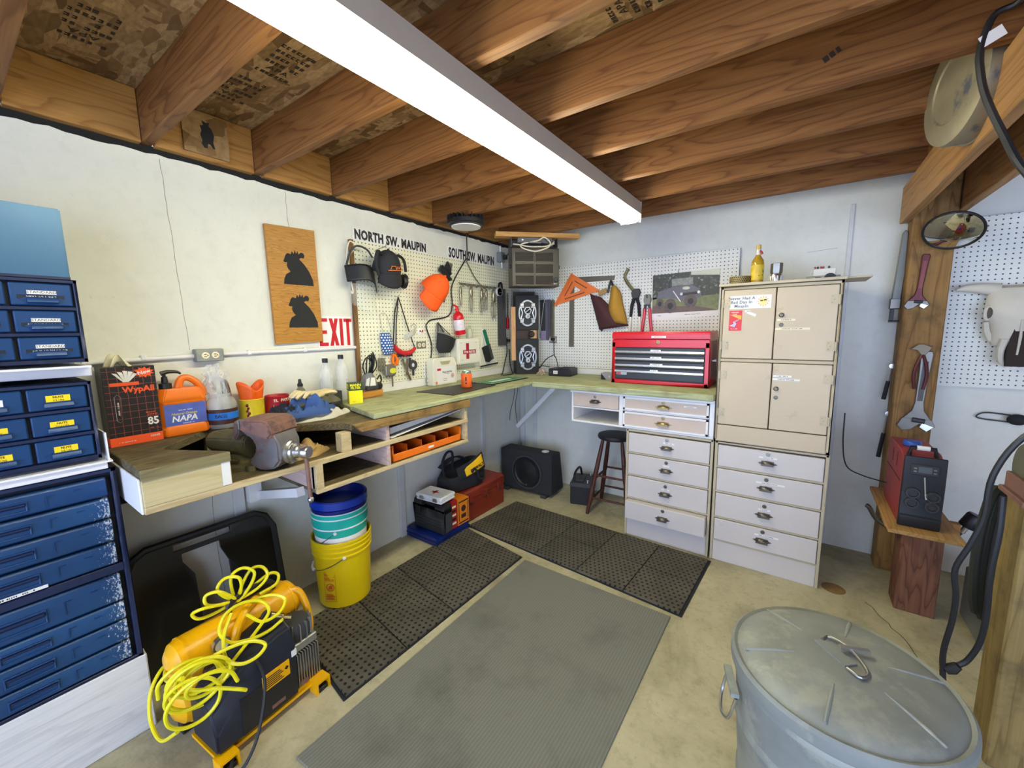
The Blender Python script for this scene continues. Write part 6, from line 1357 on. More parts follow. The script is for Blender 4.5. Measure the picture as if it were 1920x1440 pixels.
# finned pump head
m_alu = metalm('cast_aluminium', (.50, .50, .48), .5, .15)
MB().cyl((.10, -.08, .11), (.19, -.08, .11), .062, n=24).build('cylinder', m_alu, t)
for k in range(9): MB().box(.10+.011*k, -.15, .05, .104+.011*k, -.01, .19).build('cooling_fin', m_alu, t)
for k in range(10): MB().lathe(hollow(.03, .068, -.0025, .0025), (.15, -.075, .255-.0+(.0)), 4, 'z').build('cooling_fin', m_alu, t) if 0 else None
MB().lathe([(0, .0), (.055, .0), (.06, .012), (.06, .05), (.05, .07), (.02, .08), (0, .08)], (.145, -.075, .225), 24).build('motor_cap', m_dark, t)
for k in range(14):
    a = 2*PI*k/14; MB().rbox((.145+.057*math.cos(a), -.075+.057*math.sin(a), .262), (.012, .004, .07), (0, 0, a)).build('cap_fin', m_alu, t)
MB().box(.09, -.135, .19, .20, -.015, .225).build('head', m_alu, t, bevel=.004)
MB().tube([(.16, .03, .36), (.21, .0, .36), (.225, -.03, .30), (.22, -.06, .22), (.20, -.07, .16)], .014, 10, sm=4).build('discharge_tube', m_ycomp, t)
MB().tube([(-.06, -.02, .28), (-.05, -.04, .36), (.0, -.01, .405), (.06, .03, .40)], .016, 10, sm=4).build('frame_tube', m_ycomp, t)
MB().tube([(-.03, .05, .395), (-.02, .05, .43), (.06, .05, .445), (.13, .05, .43), (.14, .05, .395)], .011, 8, sm=3).build('carry_handle', m_black, t)
MB().lathe([(.026, 0), (.026, .014), (.022, .017), (0, .017)], (-.10, -.022, .345), 22, 'y').build('pressure_gauge', m_white, t); MB().lathe(hollow(.023, .029, .0, .018), (-.10, -.022, .345), 22, 'y').build('gauge_bezel', m_steel, t)
MB().lathe([(.018, 0), (.018, .012), (0, .014)], (.045, -.06, .375), 16, 'y').build('regulator_gauge', m_dark, t); MB().cyl((.05, -.045, .37), (.095, -.09, .345), .012, n=12).cyl((.09, -.085, .345), (.115, -.11, .335), .008, n=10).build('quick_coupler', m_brass, t)
MB().box(-.155, -.05, .245, -.065, .0, .29).build('switch_box', m_black, t, bevel=.005); MB().box(-.135, -.052, .258, -.105, -.05, .28).build('switch_label', m_paper, t)
MB().box(-.02, -.174, .075, .03, -.170, .088).box(.095, -.174, .075, .125, -.170, .092).build('rivet_plate', m_rust, t)
MB().tube([(-.03, -.03, .31), (-.045, -.10, .31), (-.05, -.20, .24), (-.10, -.235, .10), (-.16, -.24, .02), (-.19, -.215, .012), (-.16, -.18, .04)], .0055, 8, sm=6).build('power_lead', m_black, t)
# coiled yellow air hose draped over the compressor
m_hose = paint('yellow_hose', S(238, 226, 30), .3, var=.04)
t2 = thing('air_hose', 'coiled bright yellow air hose draped over the compressor', 'hose', (.62, -2.85, .12))
def hose(pts, sm=7): return MB((.62, -2.85, .12)).tube(pts, .0060, 8, sm=sm).build('hose_coil', m_hose, t2)
def loopc(c, r0, turns, n, seed, e1=(.23, .97, 0), e2=(.12, 0, .99), squash=1.0, a0=0.0):
    out = []; e1 = Vector(e1).normalized(); e2 = Vector(e2).normalized(); nn = e1.cross(e2)
    for k in range(int(turns*n)+1):
        a = a0+2*PI*k/n; r = r0*(1+.16*math.sin(seed+a*.43)); s_ = .018*math.sin(seed*2+a*.31)
        out.append(tuple(Vector(c)+e1*(r*math.cos(a)+s_)+e2*(r*squash*math.sin(a)+.012*math.cos(a*.37+seed))+nn*(-.0045*k*6/n+.012*math.sin(a*.5))))
    return out
hose(loopc((.735, -2.955, .285), .078, 4.6, 9, 1.0))
hose(loopc((.720, -2.925, .315), .072, 2.3, 9, 4.0, squash=.75, a0=1.0))
cp = Vector((.50, -2.745, .415))
pth = []
for ty, tz, w_ in ((-2.885, .445, .022), (-2.84, .492, .026), (-2.775, .528, .034), (-2.712, .540, .036), (-2.645, .510, .034), (-2.590, .448, .024)):
    d = Vector((.0, ty, tz))-Vector((0, cp.y, cp.z)); p = Vector((0, -d.z, d.y)).normalized()
    tip = Vector((.50+.05*(ty+2.74), ty, tz))
    pth += [cp+Vector((random.uniform(-.012, .012), 0, .006)), cp+d*.45+p*w_*.8, cp+d*.85+p*w_, tip, cp+d*.85-p*w_+Vector((.02, 0, 0)), cp+d*.45-p*w_*.8+Vector((.02, 0, 0))]
hose([tuple(q) for q in pth], 6)
hose([(.665, -2.655, .352), (.675, -2.71, .345), (.675, -2.77, .352), (.66, -2.83, .372), (.63, -2.85, .41), (.60, -2.82, .445), (.585, -2.76, .45), (.60, -2.70, .43), (.64, -2.69, .40), (.66, -2.73, .375), (.675, -2.80, .335), (.70, -2.86, .315)])
hose([(.56, -2.72, .425), (.60, -2.665, .435), (.64, -2.63, .415), (.66, -2.66, .385), (.655, -2.72, .38), (.62, -2.76, .42)])
hose([(.60, -2.80, .44), (.65, -2.845, .40), (.70, -2.86, .35), (.735, -2.83, .325), (.745, -2.78, .325), (.735, -2.75, .345), (.715, -2.79, .375), (.70, -2.86, .385), (.69, -2.93, .375), (.68, -2.975, .35), (.70, -2.965, .315), (.73, -2.90, .285), (.755, -2.85, .255), (.755, -2.83, .235)])
hose([(.70, -2.98, .37), (.62, -3.0, .33), (.52, -2.985, .30), (.45, -2.95, .29), (.42, -2.93, .27)])
hose([(.70, -3.01, .20), (.58, -3.03, .11), (.50, -3.035, .14), (.47, -3.02, .22), (.45, -2.98, .27), (.44, -2.95, .26), (.46, -2.94, .20)])
# ================================================================ boxes along the left wall
def SO(mb, *a, **k): return solo(mb, *a, **k)
t = thing('tool_case', 'dark blue plastic case lying flat under the black case', 'case', (.18, -1.345, .0))
MB().box(-.16, -.165, 0, .15, .160, .068).build('case', paint('deep_blue_plastic', S(10, 36, 108), .35), t, bevel=.006, seg=2); MB().box(-.165, -.168, .030, .155, .163, .036).build('seam', m_navy, t)
t = thing('tool_case', 'black moulded drill case standing on the blue case', 'case', (.205, -1.42, .069))
m_mold = paint('black_moulded_plastic', (.02, .02, .021), .55, bump=.2)
MB().box(-.15, -.045, 0, .15, .045, .165).box(-.15, -.045, .165, -.055, .045, .215).box(.055, -.045, .165, .15, .045, .205).build('shell', m_mold, t, bevel=.010, seg=2)
MB().tube([(-.065, 0, .19), (-.05, 0, .178), (.05, 0, .178), (.065, 0, .19)], .016, 8).build('handle', m_mold, t)
for x in (-.10, .09): MB().box(x-.02, -.05, .12, x+.02, -.045, .16).build('latch', m_black, t, bevel=.003)
for k in range(4): MB().box(-.12, -.048, .02+.022*k, .12, -.045, .03+.022*k).build('rib', m_mold, t)
MB().box(.15, -.03, .02, .153, .03, .15).build('side_label', m_dark, t)
t = thing('small_carton', 'red printed carton standing between black case and orange carton', 'carton', (.19, -1.338, .069)); MB().box(-.14, -.032, 0, .14, .032, .20).build('box', paint('red_card', S(170, 34, 30), .5, var=.15, scale=20), t)
scrib(8, .016, m_paper, t, (.0, -.0325, .16))
for k in range(5): MB().box(.14, -.02, .03+.03*k, .1408, .018, .045+.03*k).build('printed_bar', m_black if k % 2 else m_cream, t)
t = thing('small_carton', 'orange carton with black emblem leaning on the red steel box', 'carton', (.19, -1.243, .069)); MB().box(-.14, -.058, 0, .142, .058, .185).build('box', paint('orange_card', S(226, 128, 24), .5), t)
MB().box(.142, -.05, .01, .1428, .05, .02).box(.142, -.05, .165, .1428, .05, .175).box(.142, -.05, .03, .1428, -.044, .16).box(.142, .044, .03, .1428, .05, .16).build('printed_frame', m_ink, t); MB().lathe([(.024, 0), (.024, .001), (0, .001)], (.142, 0, .115), 18, 'x').rbox((.1426, 0, .06), (.0008, .05, .03)).build('emblem', m_ink, t)
t = thing('first_aid_tin', 'white first aid tin lying on top of the black case', 'first aid kit', (.215, -1.40, .288), .08)
MB().box(-.115, -.075, 0, .115, .075, .022).build('tin', m_white, t, bevel=.006, seg=2); MB().box(-.117, -.077, .023, .117, .077, .046).build('lid', m_white, t, bevel=.006, seg=2)
for x in (-.06, .06): MB().box(x-.02, -.081, .010, x+.02, -.077, .036).build('latch', m_steel, t, bevel=.002)
MB().box(-.03, -.008, .046, .03, .008, .0466).box(-.010, -.028, .046, .010, .028, .0466).build('red_cross', m_red, t)
m_rbox = paint('brick_red_enamel', S(132, 44, 26), .45, var=.12, scale=5, wear=S(100, 32, 20), wearamt=.62, wscale=8)
t = thing('steel_tool_box', 'long brick red steel tool box on the floor by left wall', 'tool box', (.15, -.915, .0), H)
MB().box(-.255, -.115, 0, .255, .115, .175).build('body', m_rbox, t, bevel=.003); MB().prism([(-.119, .176), (-.119, .235), (-.10, .25), (.10, .25), (.119, .235), (.119, .176)], 'yz', -.258, .258).build('lid', m_rbox, t, bevel=.003)
for x in (-.17, .0, .18): 
    l_ = MB().box(x-.022, -.127, .15, x+.022, -.117, .205).build('latch', m_rbox, t, bevel=.002); MB().tube([(x-.012, -.128, .16), (x-.012, -.134, .14), (x+.012, -.134, .14), (x+.012, -.128, .16)], .003, 6).build('hasp', m_bronze, l_)
# tool bag
t = thing('tool_bag', 'black canvas tool bag with yellow panel slumped on the red tool box', 'bag', (.16, -1.075, .262), H-.15)
m_canv = paint('black_canvas', (.014, .014, .018), .85, bump=.35, bscale=50)
lo = []
for z, rx, ry, sx in ((0, .19, .085, 0), (.03, .205, .095, 0), (.09, .20, .10, .005), (.15, .175, .09, .01)):
    lo.append([(sx+rx*(abs(math.cos(a))**.7)*(1 if math.cos(a) > 0 else -1), ry*(abs(math.sin(a))**.7)*(1 if math.sin(a) > 0 else -1), z+(.035*math.cos(a) if z > .1 else 0)+(.02*math.sin(a) if z > .1 else 0)) for a in [2*PI*k/28 for k in range(28)]])
lo.append([(q[0]*.80, q[1]*.72, q[2]-.012) for q in lo[-1]]); lo.append([(q[0]*.75, q[1]*.6, q[2]-.10) for q in lo[-1]])
MB().loft(lo).build('body', m_canv, t)
MB().grid(lambda u, v: (-.09+.26*u, -.092-.015*math.sin(PI*u)+.035*v, .085+.05*u*.8+.085*v+.035*u*v), 14, 6).build('front_flap', m_canv, t, solid=.008)
MB().grid(lambda u, v: (-.03+.18*u, -.099-.015*math.sin(PI*(.2+.7*u))+.030*v, .105+.045*u+.055*v+.03*u*v), 14, 6).build('yellow_panel', paint('yellow_canvas', S(240, 186, 10), .7), t, solid=.004)
txt('DEWALT', .034, m_black, t, (.075, -.112, .155), rot=.26, bold=.001, sx=1.0)
MB().tube([(-.16, .0, .12), (-.17, -.0, .22), (-.13, .0, .29), (-.08, .0, .285), (-.06, .02, .20), (-.05, .04, .14)], .010, 8, sm=5).build('handle', m_canv, t); MB().tube([(.02, -.10, .09), (.035, -.115, .15), (.07, -.118, .12), (.09, -.11, .06), (.17, -.08, .04), (.20, -.03, .13)], .009, 8, sm=4).build('handle', m_canv, t)
MB().grid(lambda u, v: (-.15+.26*u, .02+.07*v, .16+.075*math.sin(PI*u)*(1-.3*v)), 12, 6).build('back_flap', m_canv, t, solid=.008)
# subwoofer
t = thing('subwoofer', 'black wedge-shaped subwoofer box standing on the floor in the corner', 'subwoofer', (.32, -.41, .0), .03)
m_sub = paint('charcoal_vinyl', (.022, .022, .026), .8, bump=.3, bscale=120)
MB().prism([(0, .03), (0, .385), (.165, .385), (.235, .03)], 'yz', -.262, .262).build('cabinet', m_sub, t, bevel=.005)
MB().lathe([(.148, 0), (.148, .008), (.140, .012), (.130, .012), (.125, .004), (.112, -.004), (.085, .002), (.02, .014), (0, .016)], (.02, -.001, .205), 44, 'y').build('driver', m_black, t); MB().lathe(hollow(.140, .152, .0, .014), (.02, 0, .205), 44, 'y').build('driver_rim', m_dark, t)
MB().box(.012, -.014, .085, .022, -.008, .097).build('maker_badge', m_steel, t)
for x in (-.20, .19): MB().prism([(-.02, 0), (-.02, .03), (.20, .03), (.20, .0)], 'yz', x-.025, x+.025).build('foot', m_dark, t)
solo(MB().lathe([(0, 0), (.032, 0), (.034, .003), (.030, .007), (.012, .008), (.010, .004), (0, .004)], n=24), 'small_reel', m_white, 'small white disc lying on top of the subwoofer', 'disc', (.47, -.31, .386))
# car battery
t = thing('car_battery', 'black car battery with carrying strap on the floor beside the stool', 'battery', (.80, -.24, .0), .28)
MB().box(-.085, -.125, .0, .085, .125, .165).build('case', m_black, t, bevel=.004); MB().box(-.088, -.128, .15, .088, .128, .185).build('lid', m_dark, t, bevel=.005); MB().box(-.05, -.08, .185, .02, .07, .197).build('vent_cover', m_dark, t, bevel=.004)
for y in (-.09, .09): MB().lathe([(.012, .185), (.010, .205), (0, .205)], (.055, y, 0), 12).build('terminal', m_steel, t)
MB().tube([(-.06, -.10, .19), (-.055, -.07, .25), (-.04, .0, .275), (-.03, .06, .26), (-.025, .10, .19)], [.008, .010, .010, .010, .008], 8, sm=4).build('strap', m_black, t); MB().box(.086, -.08, .06, .088, .06, .12).build('side_label', paint('green_label', S(150, 170, 130), .5, var=.4, scale=30), t)
# stool
m_dkw = wood('dark_red_wood', S(54, 30, 24), S(98, 58, 46), 'z', .4, 6, 10, .8); m_seat = paint('dark_stool_seat', S(46, 38, 40), .45)
t = thing('bar_stool', 'round dark wooden stool with turned legs tucked beside the drawers', 'stool', (1.105, -.30, 0), .06)
MB().lathe([(0, .595), (.12, .598), (.135, .606), (.138, .618), (.132, .632), (.11, .634), (0, .630)], n=36).build('seat', m_seat, t)
legs = []
for sx, sy in ((-1, -1), (1, -1), (1, 1), (-1, 1)):
    p0 = Vector((sx*.075, sy*.075, .60)); p1 = Vector((sx*.165, sy*.165, 0)); legs.append((p0, p1))
    MB().tube([p0.lerp(p1, s_) for s_ in (0, .12, .3, .5, .55, .62, .8, .95, 1)], [.012, .015, .017, .018, .014, .018, .018, .015, .012], 12).build('leg', m_dkw, t)
for i in range(4):
    for s_ in (.48, .78):
        a, b = legs[i], legs[(i+1) % 4]; q = s_+(.05 if i % 2 else 0)
        MB().tube([a[0].lerp(a[1], q), (a[0].lerp(a[1], q)+b[0].lerp(b[1], q))/2, b[0].lerp(b[1], q)], [.008, .010, .008], 8).build('stretcher', m_dkw, t)
# ================================================================ galvanised trash can
t = thing('trash_can', 'galvanised steel trash can with lid in the right foreground', 'trash can', (2.379, -2.09, 0))
zl = .592
MB().lathe([(0, 0), (.185, 0), (.19, .01), (.205, .20), (.209, .205), (.209, .222), (.205, .228), (.218, .40), (.222, .405), (.222, .42), (.218, .426), (.226, zl-.055), (.231, zl-.05), (.231, zl-.035), (.228, zl-.03), (.230, zl-.012), (.224, zl-.012), (.19, .02), (0, .02)], n=64).build('can', m_galv, t)
def lidz(r): return zl+.012+.030*(1-(r/.245)**2)
pr = [(.234, zl-.028), (.238, zl-.028), (.240, zl-.018), (.239, zl+.002), (.232, zl+.010), (.224, zl+.006), (.216, zl+.012)]+[(r, lidz(r)+(.004 if 0 else 0)) for r in (.20, .17, .14, .11, .08, .05, .02)]+[(0, lidz(0))]
MB().lathe(pr, n=72).build('lid', m_galv, t)
for k in range(6):
    a = 2*PI*k/6+.35
    MB().tube([(r*math.cos(a), r*math.sin(a), lidz(r)-.0005) for r in (.10, .14, .18, .212)], [.002, .004, .0045, .003], 8).build('lid_rib', m_galv, t)
MB().rbox((-.01, .01, lidz(.02)+.002), (.034, .085, .004), (0, 0, .75)).build('handle_plate', m_galv, t)
MB().tube([(-.035, .04, lidz(.05)+.006), (-.02, .06, .64), (.02, .03, .645), (.05, -.02, .635), (.035, -.055, lidz(.06)+.006), (.01, -.04, lidz(.05)+.006)], .0042, 8, sm=5).build('lid_handle', m_steeld, t)
MB().beam((.0, .02, .648), (.06, .044, .646), .012, .008).build('handle_grip', m_steel, t)
hz = zl-.10
for aa in (PI+.30, .30):
    hx, hy = .236*math.cos(aa), .236*math.sin(aa); tx, ty = -math.sin(aa), math.cos(aa)
    MB().tube([(hx+tx*.05, hy+ty*.05, hz), (hx*1.06+tx*.045, hy*1.06+ty*.045, hz-.065), (hx*1.10, hy*1.10, hz-.085), (hx*1.06-tx*.045, hy*1.06-ty*.045, hz-.065), (hx-tx*.05, hy-ty*.05, hz)], .004, 8, sm=4).build('side_handle', m_steel, t)
    MB().beam((hx*1.01+tx*.05, hy*1.01+ty*.05, hz+.008), (hx*1.01-tx*.05, hy*1.01-ty*.05, hz+.008), .02, .012).build('handle_clip', m_galv, t)
# rust ring on the floor
solo(MB().lathe([(0, 0), (.018, .0004), (.03, .0008), (.05, .0010), (.055, 0)], n=30), 'rust_stain', paint('rust_stain', S(142, 112, 66), .8, var=.25, scale=30), 'round rusty stain on the concrete beside the locker base', 'stain', (2.49, -.57, .0005))
# grey rubber thing by the can
solo(MB().tube([(-.035, -.03, .012), (-.01, .03, .02), (.06, .05, .02), (.12, .02, .02)], .014, 10, sm=5), 'floor_hose', m_dark, 'dark rubber hose end on the floor left of the trash can', 'hose', (2.08, -2.30, .0))
# ================================================================ right side: post tools, heater stand, pegboard, skull, grinder post
t = thing('pegboard', 'white pegboard behind the animal skull on the right', 'pegboard', (2.915-.0127, -.030, 1.870-.0127))
MB().box(-.03, -.006, -.744, .75, 0, .165).build('board', m_pegw, t); MB().box(-.03, 0, -.744, .75, .028, .165).build('backing', m_gap, t)
PF = -.182                                   # front face of the timber post
def PW(name, label, cat, x, z, y=PF-.002): return thing(name, label, cat, (x, y, z))
m_rsteel = paint('dark_red_wrench', S(96, 44, 46), .4, .5, .2); m_cast = paint('grey_wrench_steel', S(128, 124, 116), .4, .7, .15)
def adj_wrench(label, x, z, L, mat, rot, slot):
    t = PW('adjustable_wrench', label, 'wrench', x, z)
    M_ = Matrix.Rotation(rot, 4, 'Y')
    MB(M=M_).loft([[(-w_, -.012, z_), (w_, -.012, z_), (w_, 0, z_), (-w_, 0, z_)] for w_, z_ in ((L*.045, L*.5), (L*.055, L*.46), (L*.045, L*.2), (L*.040, -L*.12), (L*.055, -L*.22), (L*.13, -L*.33))]).build('handle', mat, t, bevel=.003)
    MB(M=M_).box(-L*.024, -.0132, -L*.10, L*.024, -.012, L*.38).build('handle_inset', slot, t)
    MB(M=M_).prism([(-L*.13, -L*.32), (L*.13, -L*.32), (L*.17, -L*.40), (L*.11, -L*.44), (L*.03, -L*.38), (-L*.04, -L*.46), (-L*.12, -L*.48), (-L*.17, -L*.42)], 'xz', -.013, .0).build('fixed_jaw', m_cast, t, bevel=.002)
    MB(M=M_).prism([(L*.05, -L*.36), (L*.16, -L*.40), (L*.10, -L*.47), (L*.03, -L*.42)], 'xz', -.015, -.002).build('moving_jaw', m_steel, t, bevel=.002)
    MB(M=M_).cyl((-L*.04, -.014, -L*.335), (L*.07, -.014, -L*.345), L*.03, n=10).build('worm_screw', m_dark, t)
    return t
adj_wrench('dark red adjustable wrench hanging below the round mirror', 2.760, 1.685, .30, m_rsteel, .06, paint('worn_red_inset', S(124, 66, 62), .45, .4))
adj_wrench('large bare steel adjustable wrench hanging behind the diesel heater', 2.812, 1.085, .46, m_cast, .03, paint('dark_inset', S(84, 80, 76), .5, .4))
t = PW('tongue_pliers', 'old pliers with dark red handles hanging above the large wrench', 'pliers', 2.797, 1.325, PF-.016)
MB().prism([(-.05, .0), (-.02, .028), (.0, .03), (.03, .015), (.038, .022), (.03, .0), (.012, -.03), (-.006, -.03), (-.022, -.005)], 'xz', -.012, 0).build('jaws', paint('rusty_grey', S(128, 116, 96), .5, .5), t, bevel=.002)
for s_ in (-1, 1): MB().tube([(.002+s_*.004, -.006, -.03), (.002+s_*.020, -.006, -.09), (.002+s_*.026, -.006, -.15), (.002+s_*.018, -.006, -.22)], [.006, .008, .008, .007], 8, sm=3).build('handle', m_rsteel, t)
t = thing('pipe_wrench', 'grey pipe wrench hanging against the white wall edge beside the post', 'wrench', (2.672, -.075, 1.55))
MB().prism([(-.012, .05), (.028, .05), (.034, .20), (.030, .42), (.018, .44), (.006, .42), (-.004, .20)], 'xz', -.03, 0).build('handle', paint('grey_casting', S(132, 134, 128), .5, .4), t, bevel=.004)
MB().box(-.018, -.032, -.0, .03, .0, .06).build('housing', m_cast, t, bevel=.004); MB().box(-.012, -.026, -.07, .006, -.006, .0).box(-.014, -.026, -.075, .03, -.006, -.062).build('hook_jaw', m_dark, t, bevel=.002)
for lab, x, z, L in (('ratchet handle with black grip hanging on the post side, upper one', 2.690, 1.22, .20), ('ratchet handle with black grip hanging on the post side, lower one', 2.695, .935, .27)):
    t = thing('ratchet', lab, 'ratchet', (x, -.08, z), 0, 'ratchets on the post side')
    MB().lathe([(0, -.012), (.014, -.012), (.015, .0), (.014, .008), (0, .009)], (.008, 0, .0), 16, 'y').build('head', m_steel, t)
    MB().cyl((.006, 0, -.01), (-.002, 0, -L*.5), .006, n=10).build('shank', m_steel, t); MB().tube([(-.002, 0, -L*.45), (-.014, 0, -L)], [.010, .011], 10).build('grip', m_black, t)
# round mirror
t = thing('round_mirror', 'round convex mirror with black rim mounted on top of the post', 'mirror', (2.835, -.30, 1.925))
Rm = Matrix.Rotation(math.radians(-20), 4, 'Z') @ Matrix.Rotation(math.radians(46), 4, 'X') @ Matrix.Rotation(-.05, 4, 'Y')
mm = metalm('mirror_glass', (.88, .90, .88), .03, .01)
MB(M=Rm).lathe([(.108, .0), (.09, .008), (.05, .016), (0, .019)], (0, 0, 0), 36, 'y').build('glass', mm, t)
MB(M=Rm).tube([(.109*math.cos(a), 0, .109*math.sin(a)) for a in [2*PI*k/40 for k in range(40)]], .006, 8, closed=True).build('rim', m_black, t)
MB(M=Rm).lathe([(0, -.012), (.10, -.010), (.106, .0)], (0, 0, 0), 36, 'y').build('back', m_dark, t); MB().cyl((0, .01, 0), (-.01, .12, .02), .008, n=10).build('stem', m_black, t)
# cow skull
m_bone = paint('weathered_bone', S(214, 206, 188), .75, var=.08, scale=12, bump=.35, bscale=26)
t = thing('cow_skull', 'weathered cow skull with short horns hanging on the right pegboard', 'skull', (3.150, -.04, 1.44))
def ell(z, w_, d0, d1, n=18): return [(w_*math.cos(a), -(d0+d1)/2-(d1-d0)/2*math.sin(a), z) for a in [2*PI*k/n for k in range(n)]]
MB().loft([ell(.215, .085, .01, .05), ell(.20, .105, .0, .085), ell(.16, .115, 0, .105), ell(.10, .122, 0, .115), ell(.055, .120, 0, .115), ell(.02, .098, 0, .112), ell(-.03, .085, 0, .108), ell(-.07, .088, 0, .10), ell(-.095, .078, 0, .092)]).build('cranium', m_bone, t)
for s_ in (-1, 1):
    MB().tube([(s_*.08, -.04, .195), (s_*.14, -.05, .205), (s_*.20, -.06, .208), (s_*.235, -.065, .200)], [.034, .027, .018, .004], 12, sm=4).build('horn', m_bone, t)
    MB().tube([(s_*.112+s_*.012*math.cos(a), -.078-.012*math.cos(a), .075+.034*math.sin(a)) for a in [2*PI*k/16 for k in range(16)]], .008, 8, closed=True).build('orbit_rim', m_bone, t)
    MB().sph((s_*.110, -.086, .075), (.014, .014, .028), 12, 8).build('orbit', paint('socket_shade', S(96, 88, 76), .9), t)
    MB().tube([(s_*.045, -.095, -.06), (s_*.052, -.09, -.12), (s_*.042, -.075, -.175), (s_*.020, -.07, -.205)], [.018, .014, .012, .006], 10, sm=4).build('nasal_bone', m_bone, t)
    MB().tube([(s_*.11, -.06, .03), (s_*.10, -.05, -.02), (s_*.08, -.05, -.07)], [.012, .014, .014], 8, sm=3).build('cheek_bone', m_bone, t)
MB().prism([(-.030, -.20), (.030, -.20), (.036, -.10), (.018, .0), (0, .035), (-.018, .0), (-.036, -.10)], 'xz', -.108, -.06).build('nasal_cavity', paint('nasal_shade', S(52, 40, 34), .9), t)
MB().tube([(0, -.112, .04), (.002, -.113, -.05), (0, -.11, -.14)], [.004, .006, .004], 8, sm=3).build('septum', m_bone, t)
# small hooks and chain on the lower right wall
t = thing('wire_hook', 'loop of thin dark chain hanging on the wall by the grinder', 'chain', (3.10, -.006, .965)); MB().tube([(.14, -.01, .0), (.02, -.012, .01), (-.02, -.012, -.005), (-.01, -.012, -.025), (.12, -.012, -.035)], .004, 6, sm=5).build('chain', m_dark, t); MB().sph((.12, -.03, -.015), (.04, .025, .03), 12, 8).build('clump', m_blackm, t)
# heater stand
t = thing('heater_stand', 'timber stub post with a plywood shelf carrying the red heater', 'stand', (2.81, -.53, 0))
MB((2.81, -.53, 0)).box(2.733, -.60, 0, 2.885, -.45, .495).build('stub_post', m_redwood, t, bevel=.004)
MB((2.81, -.53, 0)).prism([(2.635, -.875), (2.885, -.875), (2.885, -.26), (2.635, -.26)], 'xy', .512, .530).build('shelf', wood('plywood_shelf', S(156, 116, 62), S(190, 150, 92), 'y', .6, 6, 7, .5), t, bevel=.002)
MB((2.81, -.53, 0)).box(2.665, -.60, .43, 2.733, -.45, .5115).build('cleat', m_beam, t, bevel=.002); MB((2.81, -.53, 0)).box(2.885, -.60, .42, 2.93, -.56, .5115).build('cleat', m_joisty, t, bevel=.002)
solo(MB().tube([(.0, 0, .10), (.015, 0, .09), (.05, 0, .03), (.10, 0, .0), (.16, 0, .0)], .012, 10, sm=4), 'bent_pipe', m_bronze, 'bent steel bar sticking out beneath the heater shelf', 'bar', (2.62, -.32, .33))
t = thing('diesel_heater', 'red diesel air heater with black control front and blue filler cap', 'heater', (2.745, -.80, .531))
m_hred = paint('heater_red', S(150, 52, 56), .45, var=.06)
MB().prism([(.012, .0), (.012, .30), (.10, .335), (.40, .335), (.40, .0)], 'yz', -.068, .068).build('case', m_hred, t, bevel=.004)
MB().box(-.0695, .06, .195, -.068, .40, .198).build('seam', m_gap, t); MB().box(-.0695, .16, .24, -.068, .165, .31).box(-.0695, .26, .24, -.068, .265, .31).build('vent_slot', m_gap, t)
MB().prism([(-.004, .0), (-.012, .05), (-.004, .06), (-.004, .20), (.004, .335), (.012, .335), (.012, .0)], 'yz', -.071, .071).build('front_panel', m_black, t, bevel=.003)
MB().rbox((.0, -.002, .275), (.095, .008, .05), (.06, 0, 0)).build('control_panel', m_dark, t, bevel=.004); MB().rbox((.0, -.0075, .278), (.045, .002, .028), (.06, 0, 0)).build('display', paint('lcd_grey', S(96, 104, 108), .25), t)
for sx in (-.032, .032): MB().rbox((sx, -.0075, .282), (.010, .002, .006), (.06, 0, 0)).rbox((sx, -.0075, .268), (.010, .002, .006), (.06, 0, 0)).build('button', m_steeld, t)
for x, z in ((-.032, .165), (.034, .158), (-.032, .118), (.034, .112)): MB().lathe([(.024, 0), (.026, .006), (.024, .014), (.018, .014), (.017, .002), (0, .002)], (x, -.004, z), 20, 'y').build('air_outlet', m_dark, t)
MB().cyl((.0, -.010, .245), (.008, -.012, .17), .0035, n=8).build('key_chain', m_steel, t); MB().cyl((.008, -.012, .17), (.013, -.014, .145), .005, n=8).build('key_fob', m_steel, t)
MB().lathe([(0, .36), (.03, .36), (.034, .354), (.034, .338), (.030, .336), (0, .336)], (-.012, .22, 0), 24).build('filler_cap', paint('blue_cap', S(34, 84, 176), .35), t)
MB().tube([(-.045, .075, .32), (-.04, .07, .36), (.04, .07, .36), (.048, .075, .32)], .010, 8).build('carry_handle', m_black, t); MB().tube([(-.022, .07, .3605), (.022, .07, .3605)], .011, 8).build('handle_grip', m_paper, t)
t = thing('spray_canister', 'black canister filter sticking out beside the heater shelf', 'canister', (2.945, -.52, .43))
Rc = Matrix.Rotation(.42, 4, 'Y'); MB(M=Rc).lathe([(0, .055), (.030, .055), (.033, .06), (.033, .12), (.028, .128), (0, .128)], n=22).build('canister', m_black, t); MB(M=Rc).cyl((0, 0, .02), (0, 0, .056), .012, n=10).build('neck', m_steel, t); MB(M=Rc).cyl((0, 0, -.04), (0, 0, .025), .008, n=8).build('stem', m_dark, t)
solo(MB().tube([(.0, .0, .36), (.005, -.0, .18), (.03, -.0, .06), (.10, .0, .02), (.20, -.0, .0)], .0035, 6, sm=6), 'heater_lead', m_black, 'thin black lead drooping from the locker side to the heater', 'cable', (2.475, -.45, .62))
